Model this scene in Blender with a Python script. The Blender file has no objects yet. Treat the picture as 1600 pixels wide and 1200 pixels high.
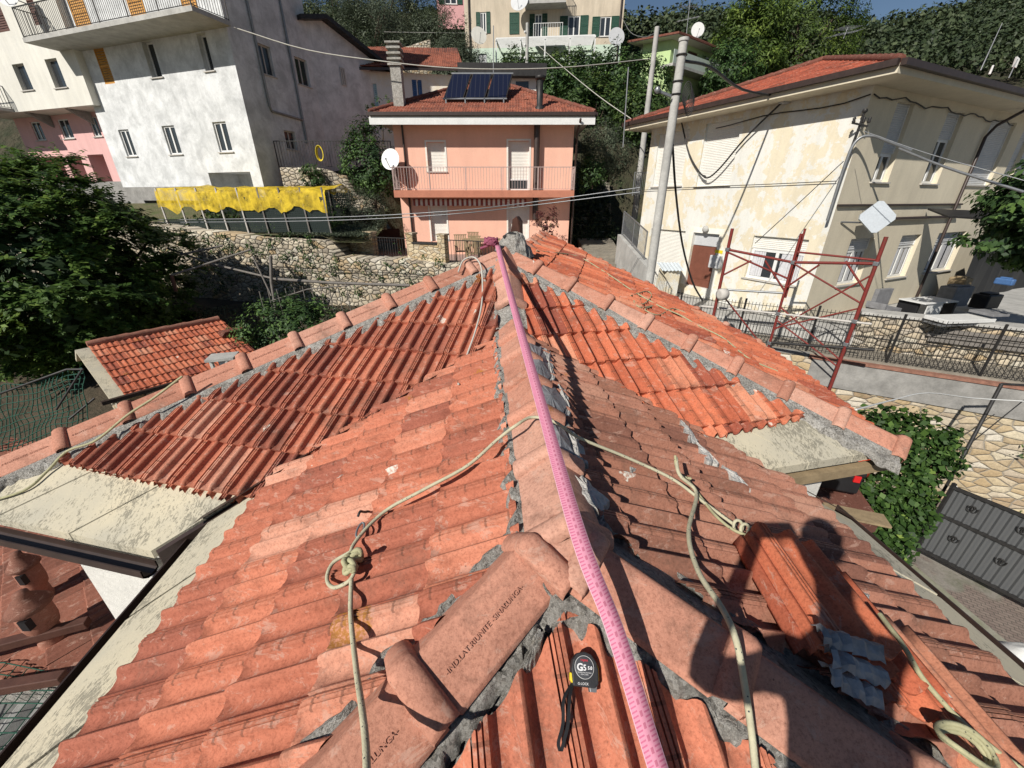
import bpy, bmesh, math, random
import numpy as np
from mathutils import Vector, Matrix
random.seed(7); rng = np.random.default_rng(7)
R = math.radians
scn = bpy.context.scene
C = scn.collection
# ---------------- camera, sky, sun, exposure ----------------
F0, PITCH = 620.0, R(24.9)
cam = bpy.data.cameras.new('camera'); camo = bpy.data.objects.new('camera', cam); C.objects.link(camo)
cam.sensor_width = 36; cam.sensor_fit = 'HORIZONTAL'; cam.lens = F0/1600*36
cam.clip_start = 0.02; cam.clip_end = 2000
camo.location = (0, 0, 0); camo.rotation_euler = (R(90)-PITCH, 0, 0)
scn.camera = camo
SUND = Vector((1.28, 1.5, -1.46)).normalized()          # direction the light travels
elev = math.asin(-SUND.z); azim = math.atan2(-SUND.x, -SUND.y)   # where the sun stands
world = bpy.data.worlds.new('World'); scn.world = world; world.use_nodes = True
wn = world.node_tree; wn.nodes.clear()
sky = wn.nodes.new('ShaderNodeTexSky'); sky.sky_type = 'NISHITA'; sky.sun_disc = False
sky.sun_elevation = elev; sky.sun_rotation = azim; sky.air_density = 1.0; sky.dust_density = 0.15; sky.ozone_density = 2.5
bg = wn.nodes.new('ShaderNodeBackground'); bg.inputs[1].default_value = 0.05
wo = wn.nodes.new('ShaderNodeOutputWorld')
wn.links.new(sky.outputs[0], bg.inputs[0]); wn.links.new(bg.outputs[0], wo.inputs[0])
sl = bpy.data.lights.new('sun', 'SUN'); sl.energy = 5.0; sl.angle = R(0.53); sl.color = (1.0, 0.95, 0.87)
so = bpy.data.objects.new('sun', sl); C.objects.link(so); so.location = (-20, -25, 30)
so.rotation_euler = SUND.to_track_quat('-Z', 'Y').to_euler()
scn.view_settings.view_transform = 'Standard'; scn.view_settings.look = 'None'
scn.view_settings.exposure = 0.2; scn.view_settings.gamma = 1.0
scn.render.engine = 'CYCLES'
# ---------------- pixel <-> world ----------------
CP, SP = math.cos(PITCH), math.sin(PITCH)
def ray(u, v):
    x = (u-800)/F0; y = (v-600)/F0
    return Vector((x, CP-y*SP, -SP-y*CP))
def onY(u, v, Y): r = ray(u, v); return r*(Y/r.y)
def onZ(u, v, z): r = ray(u, v); return r*(z/r.z)
def onP(u, v, pl, off=0.0):        # plane z = c + a x + b y
    r = ray(u, v); c, a, b = pl
    return r*((c+off)/(r.z-a*r.x-b*r.y))
def zp(pl, x, y): return pl[0]+pl[1]*x+pl[2]*y
# ---------------- objects ----------------
WL = {}
def tag(o, label=None, cat=None, group=None, kind=None):
    if label: o['label'] = label
    if cat: o['category'] = cat
    if group: o['group'] = group
    if kind: o['kind'] = kind
    return o
def empty(name, loc, label, cat, group=None):
    o = bpy.data.objects.new(name, None); C.objects.link(o); o.location = loc
    o.empty_display_size = .2; WL[o.name] = Vector(loc)
    return tag(o, label, cat, group)
def place(o, parent, cen):
    C.objects.link(o); WL[o.name] = Vector(cen)
    if parent is not None:
        o.parent = parent; o.location = Vector(cen)-WL[parent.name]
    else: o.location = cen
    return o
def npmesh(name, V, Fq, mat, parent=None, smooth=False, tint=None, uv=None):
    """V (n,3), Fq (m,k) equal-sided faces; tint per face"""
    V = np.asarray(V, dtype=np.float32); Fq = np.asarray(Fq, dtype=np.int32)
    cen = (V.min(0)+V.max(0))/2; V = V-cen
    me = bpy.data.meshes.new(name); k = Fq.shape[1]; m = len(Fq)
    me.vertices.add(len(V)); me.vertices.foreach_set('co', V.ravel())
    me.loops.add(m*k); me.loops.foreach_set('vertex_index', Fq.ravel())
    me.polygons.add(m); me.polygons.foreach_set('loop_start', np.arange(0, m*k, k, dtype=np.int32))
    me.polygons.foreach_set('loop_total', np.full(m, k, dtype=np.int32))
    if smooth: me.polygons.foreach_set('use_smooth', np.ones(m, dtype=bool))
    if tint is not None:
        at = me.attributes.new('tint', 'FLOAT', 'FACE'); at.data.foreach_set('value', np.asarray(tint, dtype=np.float32))
    if uv is not None:
        ul = me.uv_layers.new(name='UVMap'); ul.data.foreach_set('uv', np.asarray(uv, dtype=np.float32)[Fq.ravel()].ravel())
    me.update(calc_edges=True); me.validate()
    for mt in (mat if isinstance(mat, (list, tuple)) else [mat]): me.materials.append(mt)
    o = bpy.data.objects.new(name, me)
    return place(o, parent, cen)
class MB:
    def __init__(s): s.v = []; s.f = []; s.m = []; s.sm = []
    def add(s, vs, fs, mi=0, smooth=False):
        n = len(s.v); s.v += [Vector(p) for p in vs]
        s.f += [tuple(n+i for i in f) for f in fs]; s.m += [mi]*len(fs); s.sm += [smooth]*len(fs); return s
    def obox(s, o, a, b, c, mi=0):
        o, a, b, c = Vector(o), Vector(a), Vector(b), Vector(c)
        vs = [o, o+a, o+a+b, o+b, o+c, o+a+c, o+a+b+c, o+b+c]
        fs = [(0, 3, 2, 1), (4, 5, 6, 7), (0, 1, 5, 4), (1, 2, 6, 5), (2, 3, 7, 6), (3, 0, 4, 7)]
        if a.cross(b).dot(c) < 0: fs = [tuple(reversed(f)) for f in fs]
        return s.add(vs, fs, mi)
    def box(s, c, sx, sy, sz, rz=0, mi=0):
        M = Matrix.Rotation(rz, 3, 'Z'); a = M@Vector((sx, 0, 0)); b = M@Vector((0, sy, 0)); z = Vector((0, 0, sz))
        return s.obox(Vector(c)-a/2-b/2-z/2, a, b, z, mi)
    def bar(s, p, q, w, h=None, up=(0, 0, 1), mi=0):
        p, q = Vector(p), Vector(q); h = h or w; d = q-p; up = Vector(up)
        x = d.cross(up)
        if x.length < 1e-5: x = d.cross(Vector((1, 0, 0)))
        x.normalize(); y = x.cross(d).normalized()
        return s.obox(p-x*w/2-y*h/2, x*w, y*h, d, mi)
    def tube(s, pts, r, n=8, mi=0, closed=False, cap=True):
        pts = [Vector(p) for p in pts]; m = len(pts); rr = r if isinstance(r, (list, tuple)) else [r]*m
        vs = []; prev = None
        for i, p in enumerate(pts):
            a = pts[(i-1) % m] if (closed or i > 0) else p; b = pts[(i+1) % m] if (closed or i < m-1) else p
            d = (b-a); d = d.normalized() if d.length > 1e-9 else Vector((0, 0, 1))
            if prev is None:
                x = d.cross(Vector((0, 0, 1)));
                if x.length < 1e-3: x = d.cross(Vector((1, 0, 0)))
            else: x = prev-d*prev.dot(d)
            x.normalize(); y = d.cross(x); prev = x
            for k in range(n):
                t = 2*math.pi*k/n; vs.append(p+(x*math.cos(t)+y*math.sin(t))*rr[i])
        fs = []
        for i in range(m if closed else m-1):
            j = (i+1) % m
            for k in range(n):
                k2 = (k+1) % n; fs.append((i*n+k, i*n+k2, j*n+k2, j*n+k))
        s.add(vs, fs, mi, True)
        if cap and not closed: s.add(vs[:n], [tuple(reversed(range(n)))], mi); s.add(vs[-n:], [tuple(range(n))], mi)
        return s
    def prism(s, poly, ext, mi=0):
        poly = [Vector(p) for p in poly]; e = Vector(ext); n = len(poly)
        nn = Vector((0, 0, 0))
        for i in range(n): nn += poly[i].cross(poly[(i+1) % n])
        if nn.dot(e) > 0: poly = poly[::-1]
        vs = poly+[p+e for p in poly]
        fs = [tuple(range(n)), tuple(range(2*n-1, n-1, -1))]+[(i, i+n, (i+1) % n+n, (i+1) % n) for i in range(n)]
        return s.add(vs, fs, mi)
    def lathe(s, base, prof, n=24, axis=(0, 0, 1), mi=0, smooth=True):
        z = Vector(axis).normalized(); x = z.cross(Vector((0, 1, 0)));
        if x.length < 1e-3: x = z.cross(Vector((1, 0, 0)))
        x.normalize(); y = z.cross(x); b = Vector(base); vs = []
        for r, h in prof:
            for k in range(n):
                t = 2*math.pi*k/n; vs.append(b+z*h+(x*math.cos(t)+y*math.sin(t))*r)
        fs = [(i*n+k, i*n+(k+1) % n, (i+1)*n+(k+1) % n, (i+1)*n+k) for i in range(len(prof)-1) for k in range(n)]
        s.add(vs, fs, mi, smooth)
        if prof[0][0] > 1e-4: s.add(vs[:n], [tuple(reversed(range(n)))], mi)
        if prof[-1][0] > 1e-4: s.add(vs[-n:], [tuple(range(n))], mi)
        return s
    def build(s, name, mats, parent=None, bevel=0):
        if not s.v: return None
        me = bpy.data.meshes.new(name)
        mn = Vector([min(p[i] for p in s.v) for i in range(3)]); mx = Vector([max(p[i] for p in s.v) for i in range(3)])
        cen = (mn+mx)/2
        me.from_pydata([tuple(p-cen) for p in s.v], [], s.f)
        for mt in (mats if isinstance(mats, (list, tuple)) else [mats]): me.materials.append(mt)
        for p, mi, sm in zip(me.polygons, s.m, s.sm): p.material_index = mi; p.use_smooth = sm
        me.update()
        o = bpy.data.objects.new(name, me)
        if bevel:
            md = o.modifiers.new('bevel', 'BEVEL'); md.width = bevel; md.segments = 2; md.limit_method = 'ANGLE'
        return place(o, parent, cen)
def spline(pts, n=8):
    """Catmull-Rom through the points"""
    P = [Vector(p) for p in pts]; P = [P[0]*2-P[1]]+P+[P[-1]*2-P[-2]]; out = []
    for i in range(1, len(P)-2):
        for k in range(n):
            t = k/n; a, b, c, d = P[i-1], P[i], P[i+1], P[i+2]
            out.append(.5*((2*b)+(c-a)*t+(2*a-5*b+4*c-d)*t*t+(3*b-a-3*c+d)*t**3))
    out.append(P[-2]); return out
def text_mesh(txt, size, ext, o, ax, ay, mat, name, parent, align='CENTER', bold=0):
    cu = bpy.data.curves.new('t', 'FONT'); cu.body = txt; cu.size = size; cu.extrude = ext; cu.align_x = align; cu.align_y = 'CENTER'; cu.offset = bold
    cu.resolution_u = 3
    to = bpy.data.objects.new('t', cu); me = bpy.data.meshes.new_from_object(to); bpy.data.objects.remove(to)
    ax = Vector(ax).normalized(); ay = Vector(ay).normalized(); az = ax.cross(ay).normalized(); ay = az.cross(ax)
    Mx = Matrix((ax, ay, az)).transposed().to_4x4()
    me.transform(Mx); me.materials.clear(); me.materials.append(mat)
    ob = bpy.data.objects.new(name, me); return place(ob, parent, Vector(o))
# ---------------- materials ----------------
class N:
    def __init__(s, name):
        s.m = bpy.data.materials.new(name); s.m.use_nodes = True; s.t = s.m.node_tree; s.t.nodes.clear()
        s.out = s.n('ShaderNodeOutputMaterial'); s.b = s.n('ShaderNodeBsdfPrincipled'); s.l(s.b.outputs[0], s.out.inputs[0])
        s.pos = s.n('ShaderNodeNewGeometry').outputs['Position']
    def n(s, ty, **kw):
        x = s.t.nodes.new(ty)
        for k, v in kw.items(): setattr(x, k, v)
        return x
    def l(s, a, b): s.t.links.new(a, b)
    def set(s, sock, v):
        if hasattr(v, 'is_linked') or hasattr(v, 'links'): s.l(v, sock)
        else: sock.default_value = v
    def noise(s, sc, det=5, ro=.6, vec=None, dist=0.0):
        x = s.n('ShaderNodeTexNoise'); s.l(vec or s.pos, x.inputs['Vector']); x.inputs['Scale'].default_value = sc
        x.inputs['Detail'].default_value = det; x.inputs['Roughness'].default_value = ro; x.inputs['Distortion'].default_value = dist
        return x.outputs['Fac']
    def scale(s, v, rot=(0, 0, 0)):
        x = s.n('ShaderNodeMapping'); s.l(s.pos, x.inputs[0]); x.inputs['Scale'].default_value = v; x.inputs['Rotation'].default_value = rot
        return x.outputs[0]
    def ramp(s, f, stops):
        x = s.n('ShaderNodeValToRGB'); s.l(f, x.inputs[0]); e = x.color_ramp.elements
        while len(e) < len(stops): e.new(.5)
        for q, (p, c) in zip(e, stops):
            q.position = p; q.color = (c, c, c, 1) if isinstance(c, (int, float)) else (*c, 1)
        return x.outputs[0]
    def mix(s, f, a, b, ty='MIX'):
        x = s.n('ShaderNodeMix', data_type='RGBA', blend_type=ty); s.set(x.inputs[0], f)
        for i, c in ((6, a), (7, b)):
            if isinstance(c, (tuple, list)): x.inputs[i].default_value = (*c[:3], 1)
            else: s.l(c, x.inputs[i])
        return x.outputs[2]
    def math(s, op, a, b=0.0, c=None):
        x = s.n('ShaderNodeMath', operation=op); s.set(x.inputs[0], a); s.set(x.inputs[1], b)
        if c is not None: s.set(x.inputs[2], c)
        return x.outputs[0]
    def attr(s, name):
        x = s.n('ShaderNodeAttribute'); x.attribute_name = name; return x.outputs['Fac']
    def bump(s, h, strength=.4, dist=.01, prev=None):
        x = s.n('ShaderNodeBump'); s.l(h, x.inputs['Height']); x.inputs['Strength'].default_value = strength; x.inputs['Distance'].default_value = dist
        if prev is not None: s.l(prev, x.inputs['Normal'])
        return x.outputs[0]
    def fin(s, col, rough=.85, nrm=None, metal=0.0, spec=.3):
        if isinstance(col, (tuple, list)): s.b.inputs['Base Color'].default_value = (*col[:3], 1)
        else: s.l(col, s.b.inputs['Base Color'])
        s.set(s.b.inputs['Roughness'], rough); s.b.inputs['Metallic'].default_value = metal
        s.b.inputs['Specular IOR Level'].default_value = spec
        if nrm is not None: s.l(nrm, s.b.inputs['Normal'])
        return s.m
def dk(c, k): return tuple(x*k for x in c)
def surf(name, c, var=.25, sc=3, rough=.8, bump=.2, bsc=60, bd=.004, metal=0.0, spec=.3, c2=None, vz=1.0):
    """a plain material with uneven tone: c drifting to c2"""
    q = N(name); c2 = c2 or dk(c, 1-var)
    f = q.noise(sc, 6, .65, vec=q.scale((1, 1, vz))) if vz != 1 else q.noise(sc, 6, .65)
    col = q.ramp(f, [(.35, c), (.68, c2)])
    f2 = q.noise(sc*9, 4, .7); col = q.mix(.5, col, q.ramp(f2, [(.3, .62), (.75, 1.0)]), 'MULTIPLY')
    nr = q.bump(q.noise(bsc, 4, .6), bump, bd) if bump else None
    return q.fin(col, rough, nr, metal, spec)
def tile_mat(name, base, bright, dark, lichen=.5, edge=.5, pale=None):
    q = N(name); t = q.attr('tint')
    col = q.ramp(t, [(0.0, dark), (.3, base), (.62, bright), (.82, pale or dk(bright, 1.12)), (1.0, pale or bright)])
    n1 = q.noise(7, 7, .7); col = q.mix(.55, col, q.ramp(n1, [(.30, (.50, .45, .43)), (.46, (.95, .93, .91)), (.66, (1.12, 1.1, 1.08))]), 'MULTIPLY')
    n2 = q.noise(90, 6, .8); col = q.mix(.75, col, q.ramp(n2, [(.34, (.50, .44, .42)), (.52, (1, 1, 1)), (.7, (1.12, 1.12, 1.12))]), 'MULTIPLY')
    n4 = q.noise(9, 7, .8, vec=q.scale((1, 1, 3)), dist=.5); col = q.mix(q.ramp(n4, [(.56, 0.0), (.60, .45)]), col, (.50, .33, .26))
    # grime patches
    g = q.ramp(q.noise(2.6, 8, .78, dist=.4), [(.53, 0.0), (.66, 1.0)])
    col = q.mix(q.math('MULTIPLY', g, .55), col, (.13, .075, .055))
    # dark pits
    v = q.n('ShaderNodeTexVoronoi'); q.l(q.pos, v.inputs['Vector']); v.inputs['Scale'].default_value = 38
    pit = q.ramp(v.outputs['Distance'], [(.07, 1.0), (.12, 0.0)])
    pm = q.ramp(q.noise(9, 3, .6), [(.5, 0.0), (.62, 1.0)])
    col = q.mix(q.math('MULTIPLY', q.math('MULTIPLY', pit, pm), .7), col, (.06, .04, .03))
    # white lichen / splashes
    dv = q.n('ShaderNodeVectorMath', operation='ADD'); q.l(q.pos, dv.inputs[0])
    nn = q.n('ShaderNodeTexNoise'); q.l(q.pos, nn.inputs['Vector']); nn.inputs['Scale'].default_value = 22; nn.inputs['Detail'].default_value = 4
    sc_ = q.n('ShaderNodeVectorMath', operation='SCALE'); q.l(nn.outputs['Color'], sc_.inputs[0]); sc_.inputs['Scale'].default_value = .09
    q.l(sc_.outputs[0], dv.inputs[1])
    v2 = q.n('ShaderNodeTexVoronoi'); q.l(dv.outputs[0], v2.inputs['Vector']); v2.inputs['Scale'].default_value = 3.6
    sp = q.n('ShaderNodeSeparateColor'); q.l(v2.outputs['Color'], sp.inputs[0])
    rad = q.math('MULTIPLY', q.math('SUBTRACT', sp.outputs[0], 1-.45*lichen), .50)
    wl = q.ramp(q.math('SUBTRACT', rad, v2.outputs['Distance']), [(0.0, 0.0), (.012, 1.0)])
    wl = q.math('MULTIPLY', wl, q.ramp(q.noise(60, 4, .7), [(.42, 0.25), (.55, 1.0)]))
    col = q.mix(wl, col, (.60, .57, .50))
    v3 = q.n('ShaderNodeTexVoronoi'); q.l(dv.outputs[0], v3.inputs['Vector']); v3.inputs['Scale'].default_value = 2.3
    sp3 = q.n('ShaderNodeSeparateColor'); q.l(v3.outputs['Color'], sp3.inputs[0])
    rad3 = q.math('MULTIPLY', q.math('SUBTRACT', sp3.outputs[1], 1-.3*lichen), .75)
    ol = q.ramp(q.math('SUBTRACT', rad3, v3.outputs['Distance']), [(0.0, 0.0), (.02, 1.0)])
    ol = q.math('MULTIPLY', ol, q.ramp(q.noise(70, 4, .7), [(.40, 0.0), (.56, .9)]))
    col = q.mix(ol, col, q.mix(q.noise(90, 2), (.42, .19, .03), (.24, .10, .02)))
    # interlock band notches (uv.x across the tile, uv.y along)
    uv = q.n('ShaderNodeUVMap'); sx = q.n('ShaderNodeSeparateXYZ'); q.l(uv.outputs[0], sx.inputs[0])
    inb = q.math('MULTIPLY', q.math('LESS_THAN', sx.outputs[0], .195), q.math('GREATER_THAN', sx.outputs[0], .01))
    fr = q.math('FRACT', q.math('MULTIPLY', sx.outputs[1], 4.0)); nt = q.math('LESS_THAN', q.math('ABSOLUTE', q.math('SUBTRACT', fr, .5)), .045)
    h = q.math('MULTIPLY', q.math('MULTIPLY', inb, nt), -1.0)
    b1 = q.bump(q.noise(160, 6, .8), .6, .0025); b2 = q.bump(q.noise(18, 4, .6), .5, .006, b1); b3 = q.bump(h, .9, .004, b2)
    col = q.mix(q.math('MULTIPLY', q.math('MULTIPLY', inb, nt), edge), col, (.10, .05, .035))
    return q.fin(col, .88, b3, 0, .25)
M = {}
M['tile'] = tile_mat('terracotta_tile', (.41, .140, .086), (.52, .190, .115), (.27, .092, .064), .9, pale=(.56, .28, .195))
M['tile_orange'] = tile_mat('terracotta_tile_orange', (.44, .120, .062), (.55, .165, .085), (.27, .075, .048), .8, pale=(.54, .23, .14))
M['tile_brown'] = tile_mat('terracotta_tile_brown', (.33, .150, .100), (.41, .19, .130), (.21, .095, .068), .6, pale=(.45, .24, .17))
M['ridge'] = tile_mat('ridge_terracotta', (.41, .190, .130), (.50, .240, .168), (.33, .15, .105), .35, 0.0, pale=(.52, .29, .215))
M['tile_far'] = tile_mat('far_roof_tile', (.24, .078, .050), (.30, .100, .062), (.17, .060, .042), .3, 0.0)
M['tile_dull'] = tile_mat('dull_roof_tile', (.23, .092, .062), (.30, .125, .085), (.15, .062, .045), .5, 0.0)
def mortar():
    q = N('cement_mortar'); n = q.noise(9, 8, .75); col = q.ramp(n, [(.3, (.22, .21, .19)), (.5, (.40, .38, .345)), (.68, (.58, .56, .52))])
    col = q.mix(.8, col, q.ramp(q.noise(60, 5, .8), [(.3, .55), (.6, 1.0)]), 'MULTIPLY')
    y = q.ramp(q.noise(4, 5, .7), [(.60, 0.0), (.70, .35)]); col = q.mix(y, col, (.30, .24, .10))
    vv = q.n('ShaderNodeTexVoronoi'); q.l(q.pos, vv.inputs['Vector']); vv.inputs['Scale'].default_value = 110; sv_ = q.n('ShaderNodeSeparateColor'); q.l(vv.outputs['Color'], sv_.inputs[0])
    col = q.mix(q.math('MULTIPLY', q.math('GREATER_THAN', sv_.outputs[0], .6), .55), col, q.ramp(sv_.outputs[1], [(0.0, (.05, .048, .045)), (.5, (.20, .18, .15)), (1.0, (.58, .56, .52))]))
    b = q.bump(q.noise(95, 6, .85), 1.0, .014); b = q.bump(vv.outputs['Distance'], -.8, .006, b); b = q.bump(q.noise(16, 4, .7), .9, .03, b); return q.fin(col, .95, b)
M['mortar'] = mortar()
def slabm():
    q = N('eave_slab'); col = q.ramp(q.noise(1.7, 5, .6), [(.35, (.54, .48, .35)), (.65, (.42, .39, .31))])
    st = q.noise(48, 6, .8, vec=q.scale((1.5, .6, 1), (0, 0, .5)), dist=.5)
    big = q.noise(3.0, 6, .75)
    k = q.ramp(q.math('ADD', st, q.math('MULTIPLY', q.math('SUBTRACT', big, .5), .75)), [(.54, 0.0), (.58, 1.0)])
    col = q.mix(q.math('MULTIPLY', k, .75), col, q.mix(q.noise(40, 3), (.10, .095, .075), (.24, .22, .17)))
    b = q.bump(k, -.3, .003); b = q.bump(q.noise(90, 5, .7), .4, .004, b); return q.fin(col, .9, b)
M['slab'] = slabm()
M['gutter'] = surf('brown_gutter', (.052, .032, .026), .4, 6, .45, .1, 40, spec=.5)
M['metal_dark'] = surf('dark_metal', (.05, .048, .047), .4, 8, .5, .15, 60, metal=.3)
M['metal_grey'] = surf('grey_metal', (.32, .33, .34), .25, 6, .45, .1, 40, metal=.6)
M['stucco'] = surf('white_stucco', (.78, .76, .71), .06, 2, .95, .9, 140, .01)
M['white'] = surf('white_paint', (.78, .78, .76), .1, 3, .5, .05)
M['flash'] = surf('bitumen_flashing', (.30, .31, .33), .5, 9, .6, .5, 30, .01)
M['flashw'] = surf('crumbly_white_cement', (.62, .60, .56), .35, 25, .9, 1.0, 60, .012)
def stone(name, sc, cols, gap, vz=1.6, di=(.99, -.14), *, gapw=(.0, .05), bd=.05, flat=0, rnd=1.0):
    q = N(name)
    sp0 = q.n('ShaderNodeSeparateXYZ'); q.l(q.pos, sp0.inputs[0]); cb = q.n('ShaderNodeCombineXYZ')
    q.l(q.math('ADD', q.math('MULTIPLY', sp0.outputs[0], di[0]), q.math('MULTIPLY', sp0.outputs[1], di[1])), cb.inputs[0]); q.l(q.math('MULTIPLY', sp0.outputs[2], vz), cb.inputs[1])
    dv = q.n('ShaderNodeVectorMath', operation='ADD'); q.l(cb.outputs[0], dv.inputs[0])
    nn = q.n('ShaderNodeTexNoise'); q.l(q.pos, nn.inputs['Vector']); nn.inputs['Scale'].default_value = sc*.9; nn.inputs['Detail'].default_value = 3
    s2 = q.n('ShaderNodeVectorMath', operation='SCALE'); q.l(nn.outputs['Color'], s2.inputs[0]); s2.inputs['Scale'].default_value = .35/sc; q.l(s2.outputs[0], dv.inputs[1])
    v = q.n('ShaderNodeTexVoronoi', feature='DISTANCE_TO_EDGE', voronoi_dimensions='2D'); q.l(dv.outputs[0], v.inputs['Vector']); v.inputs['Scale'].default_value = sc; v.inputs['Randomness'].default_value = rnd
    vc = q.n('ShaderNodeTexVoronoi', voronoi_dimensions='2D'); q.l(dv.outputs[0], vc.inputs['Vector']); vc.inputs['Scale'].default_value = sc; vc.inputs['Randomness'].default_value = rnd
    se = q.n('ShaderNodeSeparateColor'); q.l(vc.outputs['Color'], se.inputs[0])
    col = q.ramp(se.outputs[0], [(i/(len(cols)-1), c) for i, c in enumerate(cols)])
    col = q.mix(.7, col, q.ramp(q.noise(sc*5, 6, .75), [(.3, .6), (.6, 1.05)]), 'MULTIPLY')
    k = q.ramp(v.outputs['Distance'], [(gapw[0], 0.0), (gapw[1], 1.0)])
    col = q.mix(k, gap, col)
    stn = q.noise(.55, 6, .75, dist=.5); col = q.mix(.75, col, q.ramp(stn, [(.34, (.62, .60, .56)), (.50, (1.0, .98, .94)), (.7, (1.1, 1.08, 1.02))]), 'MULTIPLY')
    ms = q.ramp(q.noise(1.3, 6, .8), [(.60, 0.0), (.68, .5)]); col = q.mix(ms, col, (.10, .11, .05))
    hh = q.ramp(v.outputs['Distance'], [(0.0, 0.0), (.12, .8), (.35, 1.0)])
    b = q.bump(hh, 1.0, bd); b = q.bump(q.noise(sc*9, 5, .7), .7, .02, b)
    return q.fin(col, .92, b)
M['rubble'] = stone('rubble_stone', 4.2, [(.42, .36, .27), (.56, .50, .40), (.30, .26, .21), (.60, .56, .47), (.44, .33, .20), (.50, .46, .40)], (.045, .04, .03), 1.5, gapw=(.0, .055), bd=.06)
M['ashlar'] = stone('mortared_stone', 2.9, [(.50, .42, .28), (.40, .30, .18), (.56, .50, .38), (.45, .34, .20), (.62, .58, .50), (.34, .25, .16), (.52, .44, .30)], (.27, .25, .22), 1.9, (.865, -.502), gapw=(.01, .06), bd=.03)
M['terrace_stone'] = stone('terrace_stone', 4.6, [(.50, .38, .22), (.58, .50, .36), (.40, .29, .17), (.62, .57, .46)], (.25, .21, .16), 1.7, gapw=(.0, .05), bd=.03)
# ================= the tiled roof in the foreground =================
PA = (-1.0965, .4, .0295); PB = (-.9035, -.4, -.0295); PC = (-2.474, .1, .46); PD = (-2.4317, -.1, .447)
J = Vector((.172, .942, -1.0)); Mm = Vector((0, 3.2, -1.0)); K = Vector((-.065, 4.24, -.53)); K2 = onZ(850, 367, -.53)
PG = (-1.0+.0965*.172-.544*.942, -.0965, .544)
def plane3(a, b, c):
    n = (b-a).cross(c-a); return ((n.dot(a))/n.z, -n.x/n.z, -n.y/n.z)
HRe = Vector((2.855, -1.84, 0)); HLe = Vector((-3.595, -1.93, 0))
def isect(p, d, g):     # plan line p+sd with line g: A x + B y = C
    A_, B_, C_ = g; s = (C_-A_*p.x-B_*p.y)/(A_*d.x+B_*d.y); return Vector((p.x+s*d.x, p.y+s*d.y))
gCt = (.1, .46, .7484); gCe = (.1, .46, .574)
gDt = (-.1, .447, .938); gDe = (-.1, .447, .797)
vl = Vector((1, .697)); vr = Vector((1, -.6296))
VCt = isect(Vector((0, 3.2)), vl, gCt); VCe = isect(Vector((0, 3.2)), vl, gCe); HCt = isect(K, HLe, gCt); HCe = isect(K, HLe, gCe)
VDt = isect(Vector((0, 3.207)), vr, gDt); VDe = isect(Vector((0, 3.207)), vr, gDe); HDt = isect(K, HRe, gDt); HDe = isect(K, HRe, gDe)
HL3 = Vector((HCe.x, HCe.y, zp(PC, *HCe))); HR3 = Vector((HDe.x, HDe.y, zp(PD, *HDe)))
PE = plane3(K, HR3, K2); PF = plane3(K, HL3, K2)
rd = Vector((-.0736, .9973)); rn = Vector((-.9973, -.0736))     # ridge heading, downslope plan dir of A
def aline(h): p = Vector((J.x, J.y))+rn*h; return (rn.x, rn.y, rn.x*p.x+rn.y*p.y)
def bline(h): p = Vector((J.x, J.y))-rn*h; return (rn.x, rn.y, rn.x*p.x+rn.y*p.y)
hipL = Vector((-.72, -.69)); hipR = Vector((.872, -.49))
AJt = isect(J, hipL, aline(1.634)); AJe = isect(J, hipL, aline(1.96)); AVt = isect(Vector((0, 3.2)), vl, aline(1.634)); AVe = isect(Vector((0, 3.2)), vl, aline(1.96))
BJt = isect(J, hipR, bline(1.72)); BJe = isect(J, hipR, bline(2.0)); BVt = isect(Vector((0, 3.207)), vr, bline(1.72)); BVe = isect(Vector((0, 3.207)), vr, bline(2.0))
PROF = [(0, -.012), (.008, .019), (.05, .025), (.056, .018), (.07, .018), (.076, .025), (.115, .025), (.121, .018), (.135, .018), (.141, .025), (.185, .023), (.20, .013),
        (.24, .005), (.30, .001), (.37, 0), (.43, .003), (.47, .010), (.50, .021), (.535, .029), (.57, .032), (.605, .030), (.635, .023), (.655, .012), (.69, .004),
        (.76, 0), (.84, .001), (.90, .006), (.94, .014), (.965, .020), (.988, .022), (1.0, -.010)]
PROF_LO = [(0, .0), (.04, .024), (.18, .024), (.26, .004), (.42, .003), (.50, .024), (.60, .026), (.67, .004), (.85, .002), (.95, .020), (1.0, .020)]
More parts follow.
